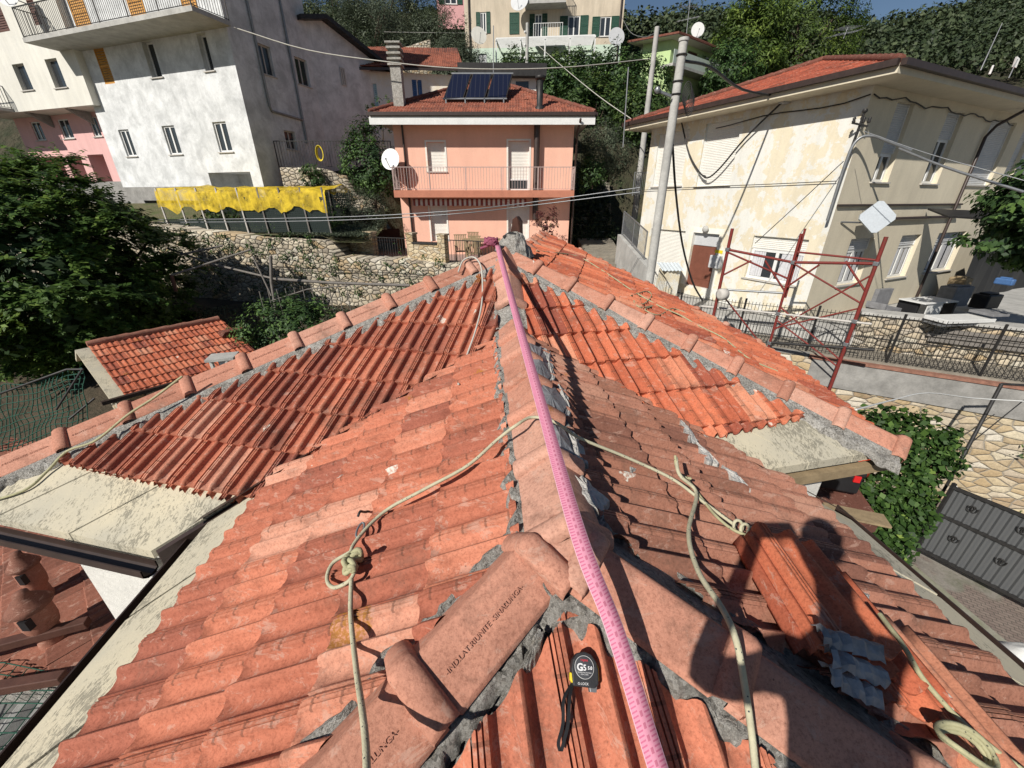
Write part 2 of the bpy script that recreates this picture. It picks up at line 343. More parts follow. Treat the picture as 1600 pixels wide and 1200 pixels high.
def tile_field(name, pl, poly, mat, parent, lip0, gauge=.35, width=.215, t0=0.0, lo=False, sref=None, jit=1.0, smax=None, trange=None):
    """poly: convex plan polygon. lip0: slope distance (from sref) of one lip line"""
    c, a, b = pl; g = math.hypot(a, b); dn = Vector((-a/g, -b/g)); th = Vector((-dn.y, dn.x)); cs = 1/math.sqrt(1+g*g)
    sref = sref if sref is not None else K
    nrm = Vector((-a, -b, 1)).normalized(); s3 = Vector((dn.x*cs, dn.y*cs, -g*cs)); t3 = Vector((th.x, th.y, 0))
    O = Vector((sref.x, sref.y, zp(pl, sref.x, sref.y)))
    ss = [(Vector((p[0], p[1]))-Vector((O.x, O.y))).dot(dn)/cs for p in poly]; ts = [(Vector((p[0], p[1]))-Vector((O.x, O.y))).dot(th) for p in poly]
    prof = PROF_LO if lo else PROF
    tt = np.array([p[0] for p in prof]); hh = np.array([p[1] for p in prof])*(1.0 if lo else 1.4)
    sv = np.array([0.0, .5, .97, 1.0]) if lo else np.array([0.0, .3, .6, .85, .91, .955, .985, 1.0])
    k0 = math.floor((min(ss)-lip0)/gauge); k1 = math.ceil((max(ss)-lip0)/gauge)
    j0 = math.floor((min(ts)-t0)/width)-1; j1 = math.ceil((max(ts)-t0)/width)+1
    Vs, Fs, Ti, Uv = [], [], [], []; nb = 0
    nt, ns = len(tt), len(sv)
    # neighbouring tiles of a batch share a tone: smooth per-tile tints
    for k in range(k0, k1+1):
        lip = lip0+k*gauge; off = random.uniform(-.01, .01)*jit
        for j in range(j0, j1):
            tc = t0+(j+.5)*width
            pc = Vector((O.x, O.y))+dn*((lip-gauge/2)*cs)+th*tc
            if not near_poly(pc, poly, .32): continue
            tint = min(1, max(0, random.gauss(.43, .23)))
            L = gauge+.03; js = random.uniform(-.007, .007)*jit; jt = off+random.uniform(-.002, .002)*jit; jr = random.uniform(-.012, .012)*jit; jz = random.uniform(0, .006)*jit
            S, T = np.meshgrid(sv, tt, indexing='ij'); Hh = np.tile(hh, (ns, 1))
            amp = np.where(S > .9, 1-.22*np.clip((S-.9)/.1, 0, 1), 1.0)
            lift = np.where(S > .93, .010*np.clip((S-.93)/.07, 0, 1), 0)
            Z = Hh*amp+np.where(Hh < .01, lift*1.2, 0)+.004+.024*S+jz+random.uniform(-.004, .004)*jit*(T-.5)
            # shaped nose: troughs end a little short of the ribs
            Sx = S*L-np.where((S > .9) & (Hh < .012), .005, 0)*(0 if lo else 1)
            s_ = lip-L+Sx+js; t_ = t0+j*width+T*(width+.002)+jt+jr*(Sx-L/2)
            P3 = np.stack([s_*s3[i]+t_*t3[i]+Z*nrm[i]+O[i] for i in range(3)], -1)
            # lip drop row
            low = P3[-1].copy(); dz = (Z[-1]-(-.004))
            low -= np.outer(dz, np.array(nrm)); low -= np.array(s3)*.004
            P3 = np.concatenate([P3, low[None]], 0)
            Vs.append(P3.reshape(-1, 3)); rows = ns+1
            U = np.stack([np.tile(tt, (rows, 1)), np.concatenate([np.tile(sv[:, None], (1, nt)), np.ones((1, nt))], 0)], -1); Uv.append(U.reshape(-1, 2))
            idx = np.arange(rows*nt).reshape(rows, nt)+nb
            f = np.stack([idx[:-1, :-1], idx[1:, :-1], idx[1:, 1:], idx[:-1, 1:]], -1).reshape(-1, 4)
            Fs.append(f); Ti.append(np.full(len(f), tint)); nb += rows*nt
    o = npmesh(name, np.concatenate(Vs), np.concatenate(Fs), mat, parent, False, np.concatenate(Ti), np.concatenate(Uv))
    cx = sum(p[0] for p in poly)/len(poly); cy = sum(p[1] for p in poly)/len(poly)
    bm = bmesh.new(); bm.from_mesh(o.data); cen = WL[o.name]
    for i in range(len(poly)):
        p, q = poly[i], poly[(i+1) % len(poly)]; ex, ey = q[0]-p[0], q[1]-p[1]; n = Vector((ey, -ex, 0)).normalized()
        if n.x*(cx-p[0])+n.y*(cy-p[1]) > 0: n = -n
        bmesh.ops.bisect_plane(bm, geom=bm.verts[:]+bm.edges[:]+bm.faces[:], plane_co=Vector((p[0]-cen.x, p[1]-cen.y, 0)), plane_no=n, clear_outer=True)
    bm.to_mesh(o.data); bm.free()
    if not lo:
        o.data.polygons.foreach_set('use_smooth', np.ones(len(o.data.polygons), dtype=bool))
        o.data.update(); o.data.set_sharp_from_angle(angle=R(38))
    return o
def near_poly(p, poly, r):
    n = len(poly); cx = sum(q[0] for q in poly)/n; cy = sum(q[1] for q in poly)/n
    for i in range(n):
        a, b = poly[i], poly[(i+1) % n]; ex, ey = b[0]-a[0], b[1]-a[1]; l = math.hypot(ex, ey); nx, ny = ey/l, -ex/l
        if nx*(cx-a[0])+ny*(cy-a[1]) > 0: nx, ny = -nx, -ny
        if nx*(p.x-a[0])+ny*(p.y-a[1]) > r: return False
    return True
house = empty('tiled_house', (0, 3, -8), 'house under the big orange tile roof that fills the foreground, seen from its ridge', 'house')
def tp(*ps): return [(p[0], p[1]) for p in ps]
def inset(poly, edges, dist=.115):
    n = len(poly); cx = sum(p[0] for p in poly)/n; cy = sum(p[1] for p in poly)/n; L = []
    for i in range(n):
        p, q = Vector(poly[i]), Vector(poly[(i+1) % n]); e = (q-p).normalized(); nn = Vector((-e.y, e.x))
        if nn.dot(Vector((cx, cy))-p) < 0: nn = -nn
        p = p+nn*((dist[i] if isinstance(dist, dict) else dist) if i in edges else 0); L.append((p, e))
    out = []
    for i in range(n):
        (p, e), (q, f) = L[i-1], L[i]; den = e.x*f.y-e.y*f.x
        s_ = ((q.x-p.x)*f.y-(q.y-p.y)*f.x)/den; out.append(tuple(p+e*s_))
    return out
JJ = (J.x, J.y); MM = (0, 3.2); KK = (K.x, K.y)
tile_field('roof_slope', PA, inset(tp(JJ, MM, AVt, AJt), (0, 3), {0: .145, 3: .12}), M['tile'], house, 1.76, .32, .225, .03, sref=J)
tile_field('roof_slope', PB, inset(tp(JJ, MM, BVt, BJt), (0, 3), {0: .145, 3: .12}), M['tile_brown'], house, 1.85, .32, .225, .10, sref=J)
ov = .10
tile_field('roof_slope', PC, inset(tp(KK, (MM[0]+.02, MM[1]-.05), (VCt.x+.07, VCt.y-.08), HCt), (0, 3), {0: .13, 3: .185}), M['tile'], house, 2.82, .34, .215, .02, sref=K)
tile_field('roof_slope', PD, inset(tp(KK, (MM[0]-.0, MM[1]-.05), (VDt.x-.07, VDt.y-.1), HDt), (0, 3), {0: .13, 3: .185}), M['tile_orange'], house, 2.30, .35, .215, .06, sref=K)
E1 = onP(1050, 468, PE); E2 = onP(1205, 552, PE)
tile_field('roof_slope', PE, inset(tp(KK, (K2.x, K2.y), E1, E2, (HR3.x, HR3.y)), (4,)), M['tile_orange'], house, .42, .35, .215, .0, sref=K)
GL = Vector((J.x, J.y))+hipL*1.5; GR = Vector((J.x, J.y))+hipR*1.5
tile_field('roof_slope', PG, inset(tp(JJ, GL, GR), (0, 2), {0: .13, 2: .17}), M['tile'], house, .58, .37, .225, .115, sref=J)
# hidden rear slopes and the deck below the tiles
def flat(pl, poly, off=-.03): return [(p[0], p[1], zp(pl, p[0], p[1])+off) for p in poly]
dk_ = MB()
for pl, poly in ((PA, (JJ, MM, AVe, AJe)), (PB, (JJ, MM, BVe, BJe)), (PC, (KK, MM, VCe, HCe)), (PD, (KK, MM, VDe, HDe)), (PE, (KK, (K2.x, K2.y), E1, E2, (HR3.x, HR3.y)))):
    pass
def slab(pl, poly, name='concrete_eave', th=.07, mat=None, off=-.012):
    b = MB(); P = [Vector((p[0], p[1], zp(pl, p[0], p[1])+off)) for p in poly]; b.prism(P, (0, 0, -th)); return b.build(name, mat or M['slab'], house)
Kp = Vector((K.x, K.y))
for pl, pin, pout, of in ((PA, (JJ, MM, AVt, AJt), (AVt, AVe, AJe, AJt), -.006), (PB, (JJ, MM, BVt, BJt), (BVt, BVe, BJe, BJt), -.006),
                          (PC, (KK, MM, VCt, HCt), (VCt, VCe, HCe, HCt), .015), (PD, (KK, MM, VDt, HDt), (VDt, VDe, HDe, HDt), .0)):
    slab(pl, pin, 'roof_deck', .08, M['mortar'], -.02)
    ctr = Vector((sum(p[0] for p in pin)/4, sum(p[1] for p in pin)/4))
    q = [Vector((p[0], p[1])) for p in pout]; m1 = (q[1]-q[0])*.25; m2 = (q[2]-q[3])*.25
    q[0] = q[0]-m1; q[3] = q[3]-m2
    n_ = 3 if pl in (PC, PD) else 4
    for i in range(n_):
        a0, a1 = i/n_, (i+1)/n_-.008
        slab(pl, (q[0].lerp(q[3], a0), q[1].lerp(q[2], a0), q[1].lerp(q[2], a1), q[0].lerp(q[3], a1)), 'concrete_eave', .06, M['slab'], of+random.uniform(0, .004))
slab(PE, (KK, (K2.x, K2.y), E1, E2, (HR3.x, HR3.y)), 'roof_deck', .08, M['mortar'], -.02)
GLe = Vector((J.x, J.y))+hipL*2.6; GRe = Vector((J.x, J.y))+hipR*2.6
slab(PG, (JJ, GLe, GRe), 'roof_deck', .08, M['mortar'], -.02)
FB = Vector((K2.x-3.6, K2.y-1.0))
slab(PF, (KK, (K2.x, K2.y), FB, (HL3.x, HL3.y)), off=-.01)
# ---- ridge tiles ----
def cap_mesh(p0, p1, up, L, tint, mat=None, w=.128, name='ridge_tile'):
    d = (p1-p0).normalized(); up = (up-d*up.dot(d)).normalized(); sd = d.cross(up).normalized()
    prof = [(-1, -.112), (-1, -.094), (-.98, -.090), (-.55, -.048), (-.17, -.011), (-.08, -.002), (0, 0), (.08, -.002), (.17, -.011), (.55, -.048), (.98, -.090), (1, -.094), (1, -.112)]
    c = .018
    rings = [(-.03, -.004, .97), (L-.082, .0, 1.0), (L-.080, .012, 1.04), (L-.070, .024, 1.09), (L-.050, .032, 1.12), (L-.025, .032, 1.12), (L-.006, .024, 1.09), (L, .012, 1.05), (L, -.016, .93)]
    vs = []
    for y, rz, sc in rings:
        for x, z in prof:
            vs.append(p0+d*y+sd*(x*w*sc)+up*(z*(1 if rz < .002 else .95)+rz))
    n = len(prof); fs = [(i*n+k, i*n+k+1, (i+1)*n+k+1, (i+1)*n+k) for i in range(len(rings)-1) for k in range(n-1)]
    V = [tuple(v) for v in vs]
    o = npmesh(name, V, fs, mat or M['ridge'], house, True, [tint]*len(fs), [(.5, .5)]*len(V))
    o.data.set_sharp_from_angle(angle=R(50)); return o, d, sd, up
def caps(p0, p1, step, first, up, count=None, letter=(), jig=.004, inset=0):
    tot = (p1-p0).length; d = (p1-p0).normalized(); n = count or int((tot-first)/step); out = []
    for i in range(n):
        s = first+i*step
        a = p0+d*s+Vector((random.uniform(-jig, jig), random.uniform(-jig, jig), random.uniform(0, .006)))
        b = p0+d*(s+step)
        o, dd, sd, upv = cap_mesh(a, b, up, step+.012, random.uniform(.2, .95)); out.append(o)
        side = letter if isinstance(letter, int) else 0
        if side:
            # stamped maker's line along one flank
            w = .128; flank = (sd*side*w*.86+upv*(-.062+.004)).normalized() if False else None
            pA = a+d*(step*.5-.02)+sd*(side*w*.52)+upv*(-.0445+.0016)
            down = (sd*side*.43*w+upv*-.042).normalized()
            if side > 0: ax, ay = d*-1, -down
            else: ax, ay = d, -down
            ax = -d if side < 0 else d
            ay = -down
            if ax.cross(ay).dot(upv) < 0: ax = -ax
            text_mesh('-IND.LAT.RIUNITE -SINALUNGA-', .0195, .0006, pA, ax, ay, M['ridge_letter'], 'lettering', o)
    return out
M['ridge_letter'] = surf('stamped_terracotta', (.43, .20, .14), .1, 20, .9, .1)
UPZ = Vector((0, 0, 1)); cr = .088
capR = caps(Vector((Mm.x+.01, Mm.y, Mm.z+cr+.012)), Vector((J.x, J.y, J.z+cr+.012)), .385, .0, UPZ, 6)
# flip the order: ridge caps are laid from the far end so collars face the viewer
for o in capR: pass
mk = Vector((0, 3.2, -.95+.04))
caps(Vector((K.x, K.y-.05, K.z+.10)), mk+Vector((.01, 0, .02)), .42, .02, UPZ, 2)
hL = (HL3-K); hR = (HR3-K)
caps(K+Vector((0, 0, cr+.01)), HL3+Vector((0, 0, cr+.03)), hL.length/11, .05, UPZ, 11, letter=-1)
caps(K+Vector((0, 0, cr+.01)), HR3+Vector((0, 0, cr)), hR.length/9, .05, UPZ, 9)
E1r = Vector((E1.x, E1.y, zp(PE, E1.x, E1.y)+.05)); E2r = Vector((E2.x, E2.y, zp(PE, E2.x, E2.y)+.05))
caps(K2+Vector((0, 0, .05)), E1r, .42, .0, UPZ); caps(E1r, E2r, .42, 0, UPZ)
caps(K+Vector((.15, .5, .05)), K2+Vector((0, 0, .05)), .42, .0, UPZ)
zl = lambda h, k: Vector((J.x, J.y, J.z+cr))+Vector((h.x*k, h.y*k, zp(PG, J.x+h.x*k, J.y+h.y*k)-J.z))
ups = Vector((0, .25, 1)).normalized()
caps(zl(hipL, 0)+Vector((-.05, 0, 0)), zl(hipL, 2.2)+Vector((-.05, 0, 0)), .13, 0, ups, 1, jig=0); caps(zl(hipR, 0), zl(hipR, 2.2), .13, 0, ups, 1, jig=0)
oL = Vector((-.075, .01, -.006))
nearL = caps(zl(hipL, 0)+oL, zl(hipL, 2.2)+oL, .43, .13, ups, 3, letter=-1, jig=.001)
nearR = caps(zl(hipR, 0), zl(hipR, 2.2), .46, .13, ups, 3, jig=.001)
# ---- mortar beds ----
def bed(p0, p1, plL, plR, w=.165, seg=.02, rough=.012, name='mortar_bed'):
    """bedding mortar under a row of ridge tiles, spreading unevenly onto the tiles on both sides"""
    d = (p1-p0); L = d.length; n = max(6, int(L/seg)); dn = Vector((d.x, d.y)).normalized(); sd = Vector((dn.y, -dn.x)); vs = []; cols = 21; ph = random.uniform(0, 50)
    for i in range(n+1):
        q = p0+d*(i/n); s = i*L/n
        for k in range(cols):
            t = -1+2*k/(cols-1); sg = 1 if t > 0 else -1
            ww = w*(1.0+.26*mn.noise((s*7+ph, sg*3.3, 0))+.16*mn.noise((s*26+ph, sg*5.1, 2)))
            x = q.x+sd.x*t*ww; y = q.y+sd.y*t*ww; zb = zp(plR if t > 0 else plL, x, y); f = abs(t)
            zc = q.z-.028-.55*max(0, f*ww-.02)
            zo = zb+.070+.016*mn.noise((x*30, y*30, 4))+.008*mn.noise((x*80, y*80, 1))
            z = min(zc, zo) if f < .72 else zo*(1-((f-.72)/.28)**2)+(zb-.004)*((f-.72)/.28)**2
            vs.append((x, y, min(z, zc+.02)))
    fs = [(i*cols+k, i*cols+k+1, (i+1)*cols+k+1, (i+1)*cols+k) for i in range(n) for k in range(cols-1)]
    b = MB(); b.add(vs, fs, 0, True); return b.build(name, M['mortar'], house)
from mathutils import noise as mn
def lift(p, z): return Vector((p[0], p[1], p[2]+z))
bed(lift(J, cr), lift(Mm, cr), PA, PB, .18); bed(mk, lift(K, .06), PC, PD, .16)
bed(lift(K, .06), lift(HL3, .06), PF, PC, .17) if False else bed(lift(K, .09), lift(HL3, .10), PC, PF, .225)
bed(lift(K, .09), lift(HR3, .085), PE, PD, .225)
bed(lift(K2, .05), E1r, PE, PE, .15); bed(E1r, E2r, PE, PE, .15)
oM = Vector((-.06, .01, -.030)); bed(zl(hipL, 0)+oM, zl(hipL, 2.0)+oM, PG, PA, .165, .008); bed(zl(hipR, 0), zl(hipR, 2.0), PB, PG, .195, .008)
# ================= building helpers =================
class Fac:
    """vertical facade through plan point o along unit plan direction d; n faces the viewer"""
    def __init__(s, o, d):
        s.o = Vector((o[0], o[1])); s.d = Vector(d).normalized(); n = Vector((-s.d.y, s.d.x)); s.n = n if n.dot(-s.o) > 0 else -n
    def at(s, u, v):
        r = ray(u, v); A = s.n; t = (A.x*s.o.x+A.y*s.o.y)/(A.x*r.x+A.y*r.y); p = r*t
        return ((Vector((p.x, p.y))-s.o).dot(s.d), p.z)
    def P(s, a, z, off=0.0): q = s.o+s.d*a+s.n*off; return Vector((q.x, q.y, z))
    def rect(s, u0, v0, u1, v1):
        a0, z0 = s.at(u0, v0); a1, z1 = s.at(u1, v1); return (min(a0, a1), max(a0, a1), min(z0, z1), max(z0, z1))
    def box(s, mb, a0, a1, z0, z1, o0, o1, mi=0):
        mb.obox(s.P(a0, z0, o0), s.P(a1, z0, o0)-s.P(a0, z0, o0), s.n.to_3d()*(o1-o0), (0, 0, z1-z0), mi)
def wall_holes(F, a0, a1, z0, z1, holes, depth=.22, mb=None, mi=0):
    b = mb or MB(); xs = sorted({a0, a1, *[h for r in holes for h in r[:2]]}); zs = sorted({z0, z1, *[h for r in holes for h in r[2:4]]})
    xs = [x for x in xs if a0 <= x <= a1]; zs = [z for z in zs if z0 <= z <= z1]
    for i in range(len(xs)-1):
        for k in range(len(zs)-1):
            cx, cz = (xs[i]+xs[i+1])/2, (zs[k]+zs[k+1])/2
            if any(r[0] < cx < r[1] and r[2] < cz < r[3] for r in holes): continue
            b.add([F.P(xs[i], zs[k]), F.P(xs[i+1], zs[k]), F.P(xs[i+1], zs[k+1]), F.P(xs[i], zs[k+1])], [(0, 1, 2, 3)], mi)
    for r in holes:
        A, B_, c, d = r[:4]; q = [(A, c), (B_, c), (B_, d), (A, d)]; dp = depth if len(r) < 5 else r[4]
        for i in range(4):
            p0, p1 = q[i], q[(i+1) % 4]
            b.add([F.P(*p0), F.P(*p1), F.P(*p1, -dp), F.P(*p0, -dp)], [(0, 1, 2, 3)], mi)
        b.add([F.P(A, c, -dp), F.P(B_, c, -dp), F.P(B_, d, -dp), F.P(A, d, -dp)], [(0, 1, 2, 3)], mi+1 if len(r) > 5 else mi)
    return b
def back_box(b, F, a0, a1, z0, z1, dep, mi=0, top=True):
    p = [F.P(a0, z0), F.P(a1, z0), F.P(a1, z0, -dep), F.P(a0, z0, -dep)]; q = [Vector((x.x, x.y, z1)) for x in p]
    for i in (1, 2, 3): b.add([p[i], p[(i+1) % 4], q[(i+1) % 4], q[i]], [(0, 1, 2, 3)], mi)
    if top: b.add(q, [(0, 1, 2, 3)], mi)
    return b
def window(F, par, r, kind='glass', fr=.055, off=-.16, mats=None, sill=True, panes=2, name='window'):
    a0, a1, z0, z1 = r[:4]; w = a1-a0; h = z1-z0; m = MB()
    fm = M['white'] if not mats else mats
    if kind == 'shutter':          # roller shutter
        n = max(4, int(h/.055)); vs = []; fs = []
        for i in range(n+1):
            for q, dz in ((0, 0), (.012, .5)):
                if i == n and q: continue
                z = z0+h*(i+dz)/n; vs += [F.P(a0+.03, z, off+q), F.P(a1-.03, z, off+q)]
        k = len(vs)//2; m.add(vs, [(2*i, 2*i+1, 2*i+3, 2*i+2) for i in range(k-1)], 0)
        sh = m.build('roller_shutter' if name == 'window' else name, M['shutter'] if not mats else mats, par)
        for xx in (a0, a1-.03): g = MB(); F.box(g, xx, xx+.03, z0, z1, off, off+.03); g.build('shutter_guide', M['white'], sh)
        o = sh
    elif kind == 'glass':
        F.box(m, a0, a1, z0, z0+fr, off, off+.05); F.box(m, a0, a1, z1-fr, z1, off, off+.05)
        F.box(m, a0, a0+fr, z0+fr, z1-fr, off, off+.05); F.box(m, a1-fr, a1, z0+fr, z1-fr, off, off+.05)
        for i in range(1, panes):
            x = a0+w*i/panes; F.box(m, x-fr*.6, x+fr*.6, z0+fr, z1-fr, off, off+.05)
        o = m.build(name, fm, par)
        g = MB(); F.box(g, a0+fr*.5, a1-fr*.5, z0+fr*.5, z1-fr*.5, off+.015, off+.02); g.build('pane', M['glass'], o)
    elif kind == 'panel':
        F.box(m, a0, a1, z0, z1, off, off+.05)
        for i in range(2): F.box(m, a0+w*(.1+.45*i), a0+w*(.45+.45*i), z0+h*.08, z0+h*.92, off+.05, off+.062)
        o = m.build(name, fm, par)
    if sill and o:
        s_ = MB(); F.box(s_, a0-.07, a1+.07, z0-.04, z0, -.02, .06); s_.build('sill', M['sill'], o)
    return o
def louvre(F, par, a0, a1, z0, z1, mat, off=.02, name='shutter', th=.04):
    m = MB(); w = a1-a0; fr = .05
    F.box(m, a0, a0+fr, z0, z1, off, off+th); F.box(m, a1-fr, a1, z0, z1, off, off+th); F.box(m, a0+fr, a1-fr, z0, z0+fr, off, off+th); F.box(m, a0+fr, a1-fr, z1-fr, z1, off, off+th); F.box(m, a0+fr, a1-fr, (z0+z1)/2-.03, (z0+z1)/2+.03, off, off+th)
    n = max(3, int((z1-z0)/.09))
    for i in range(n):
        z = z0+fr+(z1-z0-2*fr)*i/n; m.add([F.P(a0+fr, z, off+th*.8), F.P(a1-fr, z, off+th*.8), F.P(a1-fr, z+(z1-z0)/n*.85, off+th*.2), F.P(a0+fr, z+(z1-z0)/n*.85, off+th*.2)], [(0, 1, 2, 3)])
    return m.build(name, mat, par)
def railing(pts, h, mat, name, par=None, sp=.11, r=.008, post=1.6, base=.05):
    """railing panels (rails with balusters) and separate posts along a polyline of base points"""
    u = Vector((0, 0, 1))
    for i in range(len(pts)-1):
        p, q = Vector(pts[i]), Vector(pts[i+1]); L = (q-p).length; m = MB()
        m.bar(p+u*h, q+u*h, .04, .03); m.bar(p+u*base, q+u*base, .025, .02)
        n = max(1, int(L/sp))
        for k in range(n+1): a = p.lerp(q, k/n); m.bar(a+u*base, a+u*h, r*2, r*2, (1, 0, 0))
        m.build('railing_panel', mat, par)
        n = max(1, int(round(L/post)))
        for k in range(0 if i == 0 else 1, n+1): a = p.lerp(q, k/n); m = MB(); m.bar(a-u*.02, a+u*(h+.01), .035, .035, (1, 0, 0)); m.build('railing_post', mat, par)
def ridge_row(par, p, q, r, mat, step=.4, name='ridge_cap'):
    b = MB(); p, q = Vector(p), Vector(q); n = max(2, int((q-p).length/step)); pts = []; rr = []
    for i in range(n):
        pts += [p.lerp(q, i/n), p.lerp(q, (i+.86)/n)]; rr += [r*.86, r*1.05]
    b.tube(pts, rr, 8); return b.build(name, mat, par)
def dish(label, c, face, r, mat, polefrom=None, name='satellite_dish', ell=1.0):
    root = empty(name, c, label, 'satellite dish'); c = Vector(c); f = Vector(face).normalized(); b = MB()
    b.lathe(c-f*r*.12, [(r, r*.22), (r*.8, r*.12), (r*.5, r*.045), (.001, 0)], 24, f); b.lathe(c-f*r*.14, [(r, r*.22), (r*.8, r*.12), (r*.5, r*.045), (.001, 0)], 24, f)
    b.build('reflector', mat, root)
    a = MB(); side = f.cross(Vector((0, 0, 1))).normalized(); dn = f.cross(side)
    if dn.z > 0: dn = -dn
    a.bar(c+dn*r*.9, c+f*r*.95+dn*r*.25, .02, .02); a.box(c+f*r*.95+dn*r*.25, .06, .06, .06); a.build('feed_arm', M['metal_grey'], root)
    if polefrom is not None: m = MB(); m.tube([Vector(polefrom), c-f*r*.15], .022, 6); m.build('mast', M['metal_grey'], root)
    return root
def plaster(name, c, patch, pc, sc=1.6, lo=.52, hi=.56, stain=.3):
    q = N(name); n = q.noise(sc, 8, .72, dist=.3); col = q.ramp(q.noise(.8, 4), [(.3, c), (.7, dk(c, .90))])
    col = q.mix(q.ramp(n, [(lo, 0.0), (hi, patch)]), col, pc)
    st = q.noise(1.2, 6, .7, vec=q.scale((2.2, 2.2, .35))); col = q.mix(stain, col, q.ramp(st, [(.35, .55), (.62, 1.0)]), 'MULTIPLY')
    col = q.mix(.35, col, q.ramp(q.noise(22, 5, .7), [(.3, .75), (.6, 1.0)]), 'MULTIPLY')
    return q.fin(col, .93, q.bump(q.noise(50, 4, .6), .3, .01))
M['cream'] = plaster('peeling_cream_plaster', (.72, .645, .49), 1.0, (.70, .69, .64), 1.5, .48, .505, .25)
M['cream2'] = plaster('cream_plaster', (.68, .61, .47), .25, (.62, .58, .51), 1.2, .6, .66, .2)
M['greywall'] = plaster('grey_render', (.52, .53, .53), .9, (.74, .75, .75), 1.5, .38, .60, .25)
M['creamupper'] = plaster('offwhite_render', (.72, .70, .63), .3, (.62, .61, .57), 1.0, .5, .6, .3)
M['pinkwall'] = plaster('pink_render', (.74, .44, .42), .2, (.66, .42, .40), 1.0, .5, .6, .2)
M['salmon'] = plaster('salmon_render', (.83, .48, .36), .15, (.80, .50, .40), .9, .5, .6, .12)
M['salmon_d'] = surf('terracotta_slab_edge', (.55, .22, .14), .2, 3)
M['whitewall'] = plaster('white_patchy_wall', (.80, .78, .72), .7, (.76, .66, .48), .8, .5, .62, .2)
M['beige'] = plaster('beige_render', (.62, .53, .41), .3, (.56, .49, .39), .9, .5, .6, .45)
M['mint'] = plaster('mint_render', (.55, .66, .54), .2, (.60, .66, .56), .9, .5, .6, .2)
M['limewall'] = plaster('lime_green_render', (.48, .62, .30), .2, (.44, .58, .30), .9, .5, .6, .2)
M['pinkfar'] = surf('far_pink_wall', (.70, .38, .38), .1, 2)
M['eavew'] = surf('pale_eave_board', (.62, .58, .50), .12, 2, .8)
M['shutter'] = surf('pvc_shutter', (.78, .76, .70), .08, 3, .5)
M['shuttergrey'] = surf('grey_shutter', (.55, .56, .57), .1, 3, .5)
M['green_sh'] = surf('green_shutter', (.022, .085, .055), .3, 6, .55)
M['wood_sh'] = surf('ochre_wood_shutter', (.62, .30, .06), .3, 8, .6)
M['brown_sh'] = surf('brown_wood', (.12, .055, .04), .3, 8, .6)
M['door_brown'] = surf('brown_door', (.20, .075, .05), .2, 5, .5)
M['sill'] = surf('stone_sill', (.55, .52, .48), .15, 4)
M['concrete'] = surf('grey_concrete', (.34, .33, .31), .4, 2.5, .9, .5, 30, .01)
M['concrete_l'] = surf('pale_concrete', (.50, .49, .46), .3, 2.5, .9, .5, 30, .01)
def glassm():
    q = N('window_glass'); q.fin((.03, .035, .04), .06, None, 0, .6); return q.m
M['glass'] = glassm()
M['curtain'] = surf('curtain', (.66, .66, .68), .2, 14, .9)
M['wood'] = surf('weathered_wood', (.36, .27, .16), .35, 10, .8)
M['greywood'] = surf('grey_wood', (.22, .20, .18), .35, 10, .85)
M['asphalt'] = surf('dark_ground', (.10, .095, .085), .4, 1.5, .95, .6, 20, .03)
# ================= pink house (centre) =================
F = Fac((0, 20), (1, 0)); F.o = Vector((F.at(618, 240)[0], 20))
ph = empty('pink_house', (0, 22, -2), 'salmon pink house with a long balcony and three solar panels on its roof', 'house')
W = F.at(895, 240)[0]; zb = -3.4; zbal = F.at(760, 298)[1]; ztop = F.at(760, 192)[1]+.25
hs = {}
hs['w'] = F.rect(666, 222, 697, 268); hs['d'] = F.rect(794, 220, 826, 297); hs['gd'] = F.rect(671, 322, 700, 377); hs['gw'] = F.rect(794, 322, 824, 385)
b = wall_holes(F, 0, W, zb, ztop, [hs['w'], hs['d'], hs['gd'], hs['gw']]); back_box(b, F, 0, W, zb, ztop, 7.5); b.build('wall', M['salmon'], ph)
sill0 = window(F, ph, hs['w'], 'shutter'); window(F, ph, (hs['d'][0], hs['d'][1], hs['d'][2]+.45, hs['d'][3]), 'shutter', sill=False)
window(F, ph, (hs['d'][0], hs['d'][1], hs['d'][2], hs['d'][2]+.45), 'glass', sill=False, panes=1, name='door'); window(F, ph, hs['gd'], 'shutter', sill=False, name='door'); window(F, ph, hs['gw'], 'shutter', sill=False)
for k, r in hs.items():
    m = MB(); t = .07
    F.box(m, r[0]-t, r[0], r[2], r[3]+t, 0, .02); F.box(m, r[1], r[1]+t, r[2], r[3]+t, 0, .02); F.box(m, r[0], r[1], r[3], r[3]+t, 0, .02); m.build('window_surround', M['whitewall'], ph)
m = MB(); F.box(m, -.0, W+.02, zbal-.28, zbal, 0.003, 1.0); m.build('balcony', M['salmon_d'], ph)
bal = MB(); railing([F.P(.03, zbal, .0), F.P(.03, zbal, .96), F.P(W, zbal, .96), F.P(W, zbal, .0)], .88, M['pinkrail'] if 'pinkrail' in M else M.setdefault('pinkrail', surf('pale_rail', (.48, .36, .33), .2, 5, .5)), 'balcony_railing', ph, .12, .008, 1.6)
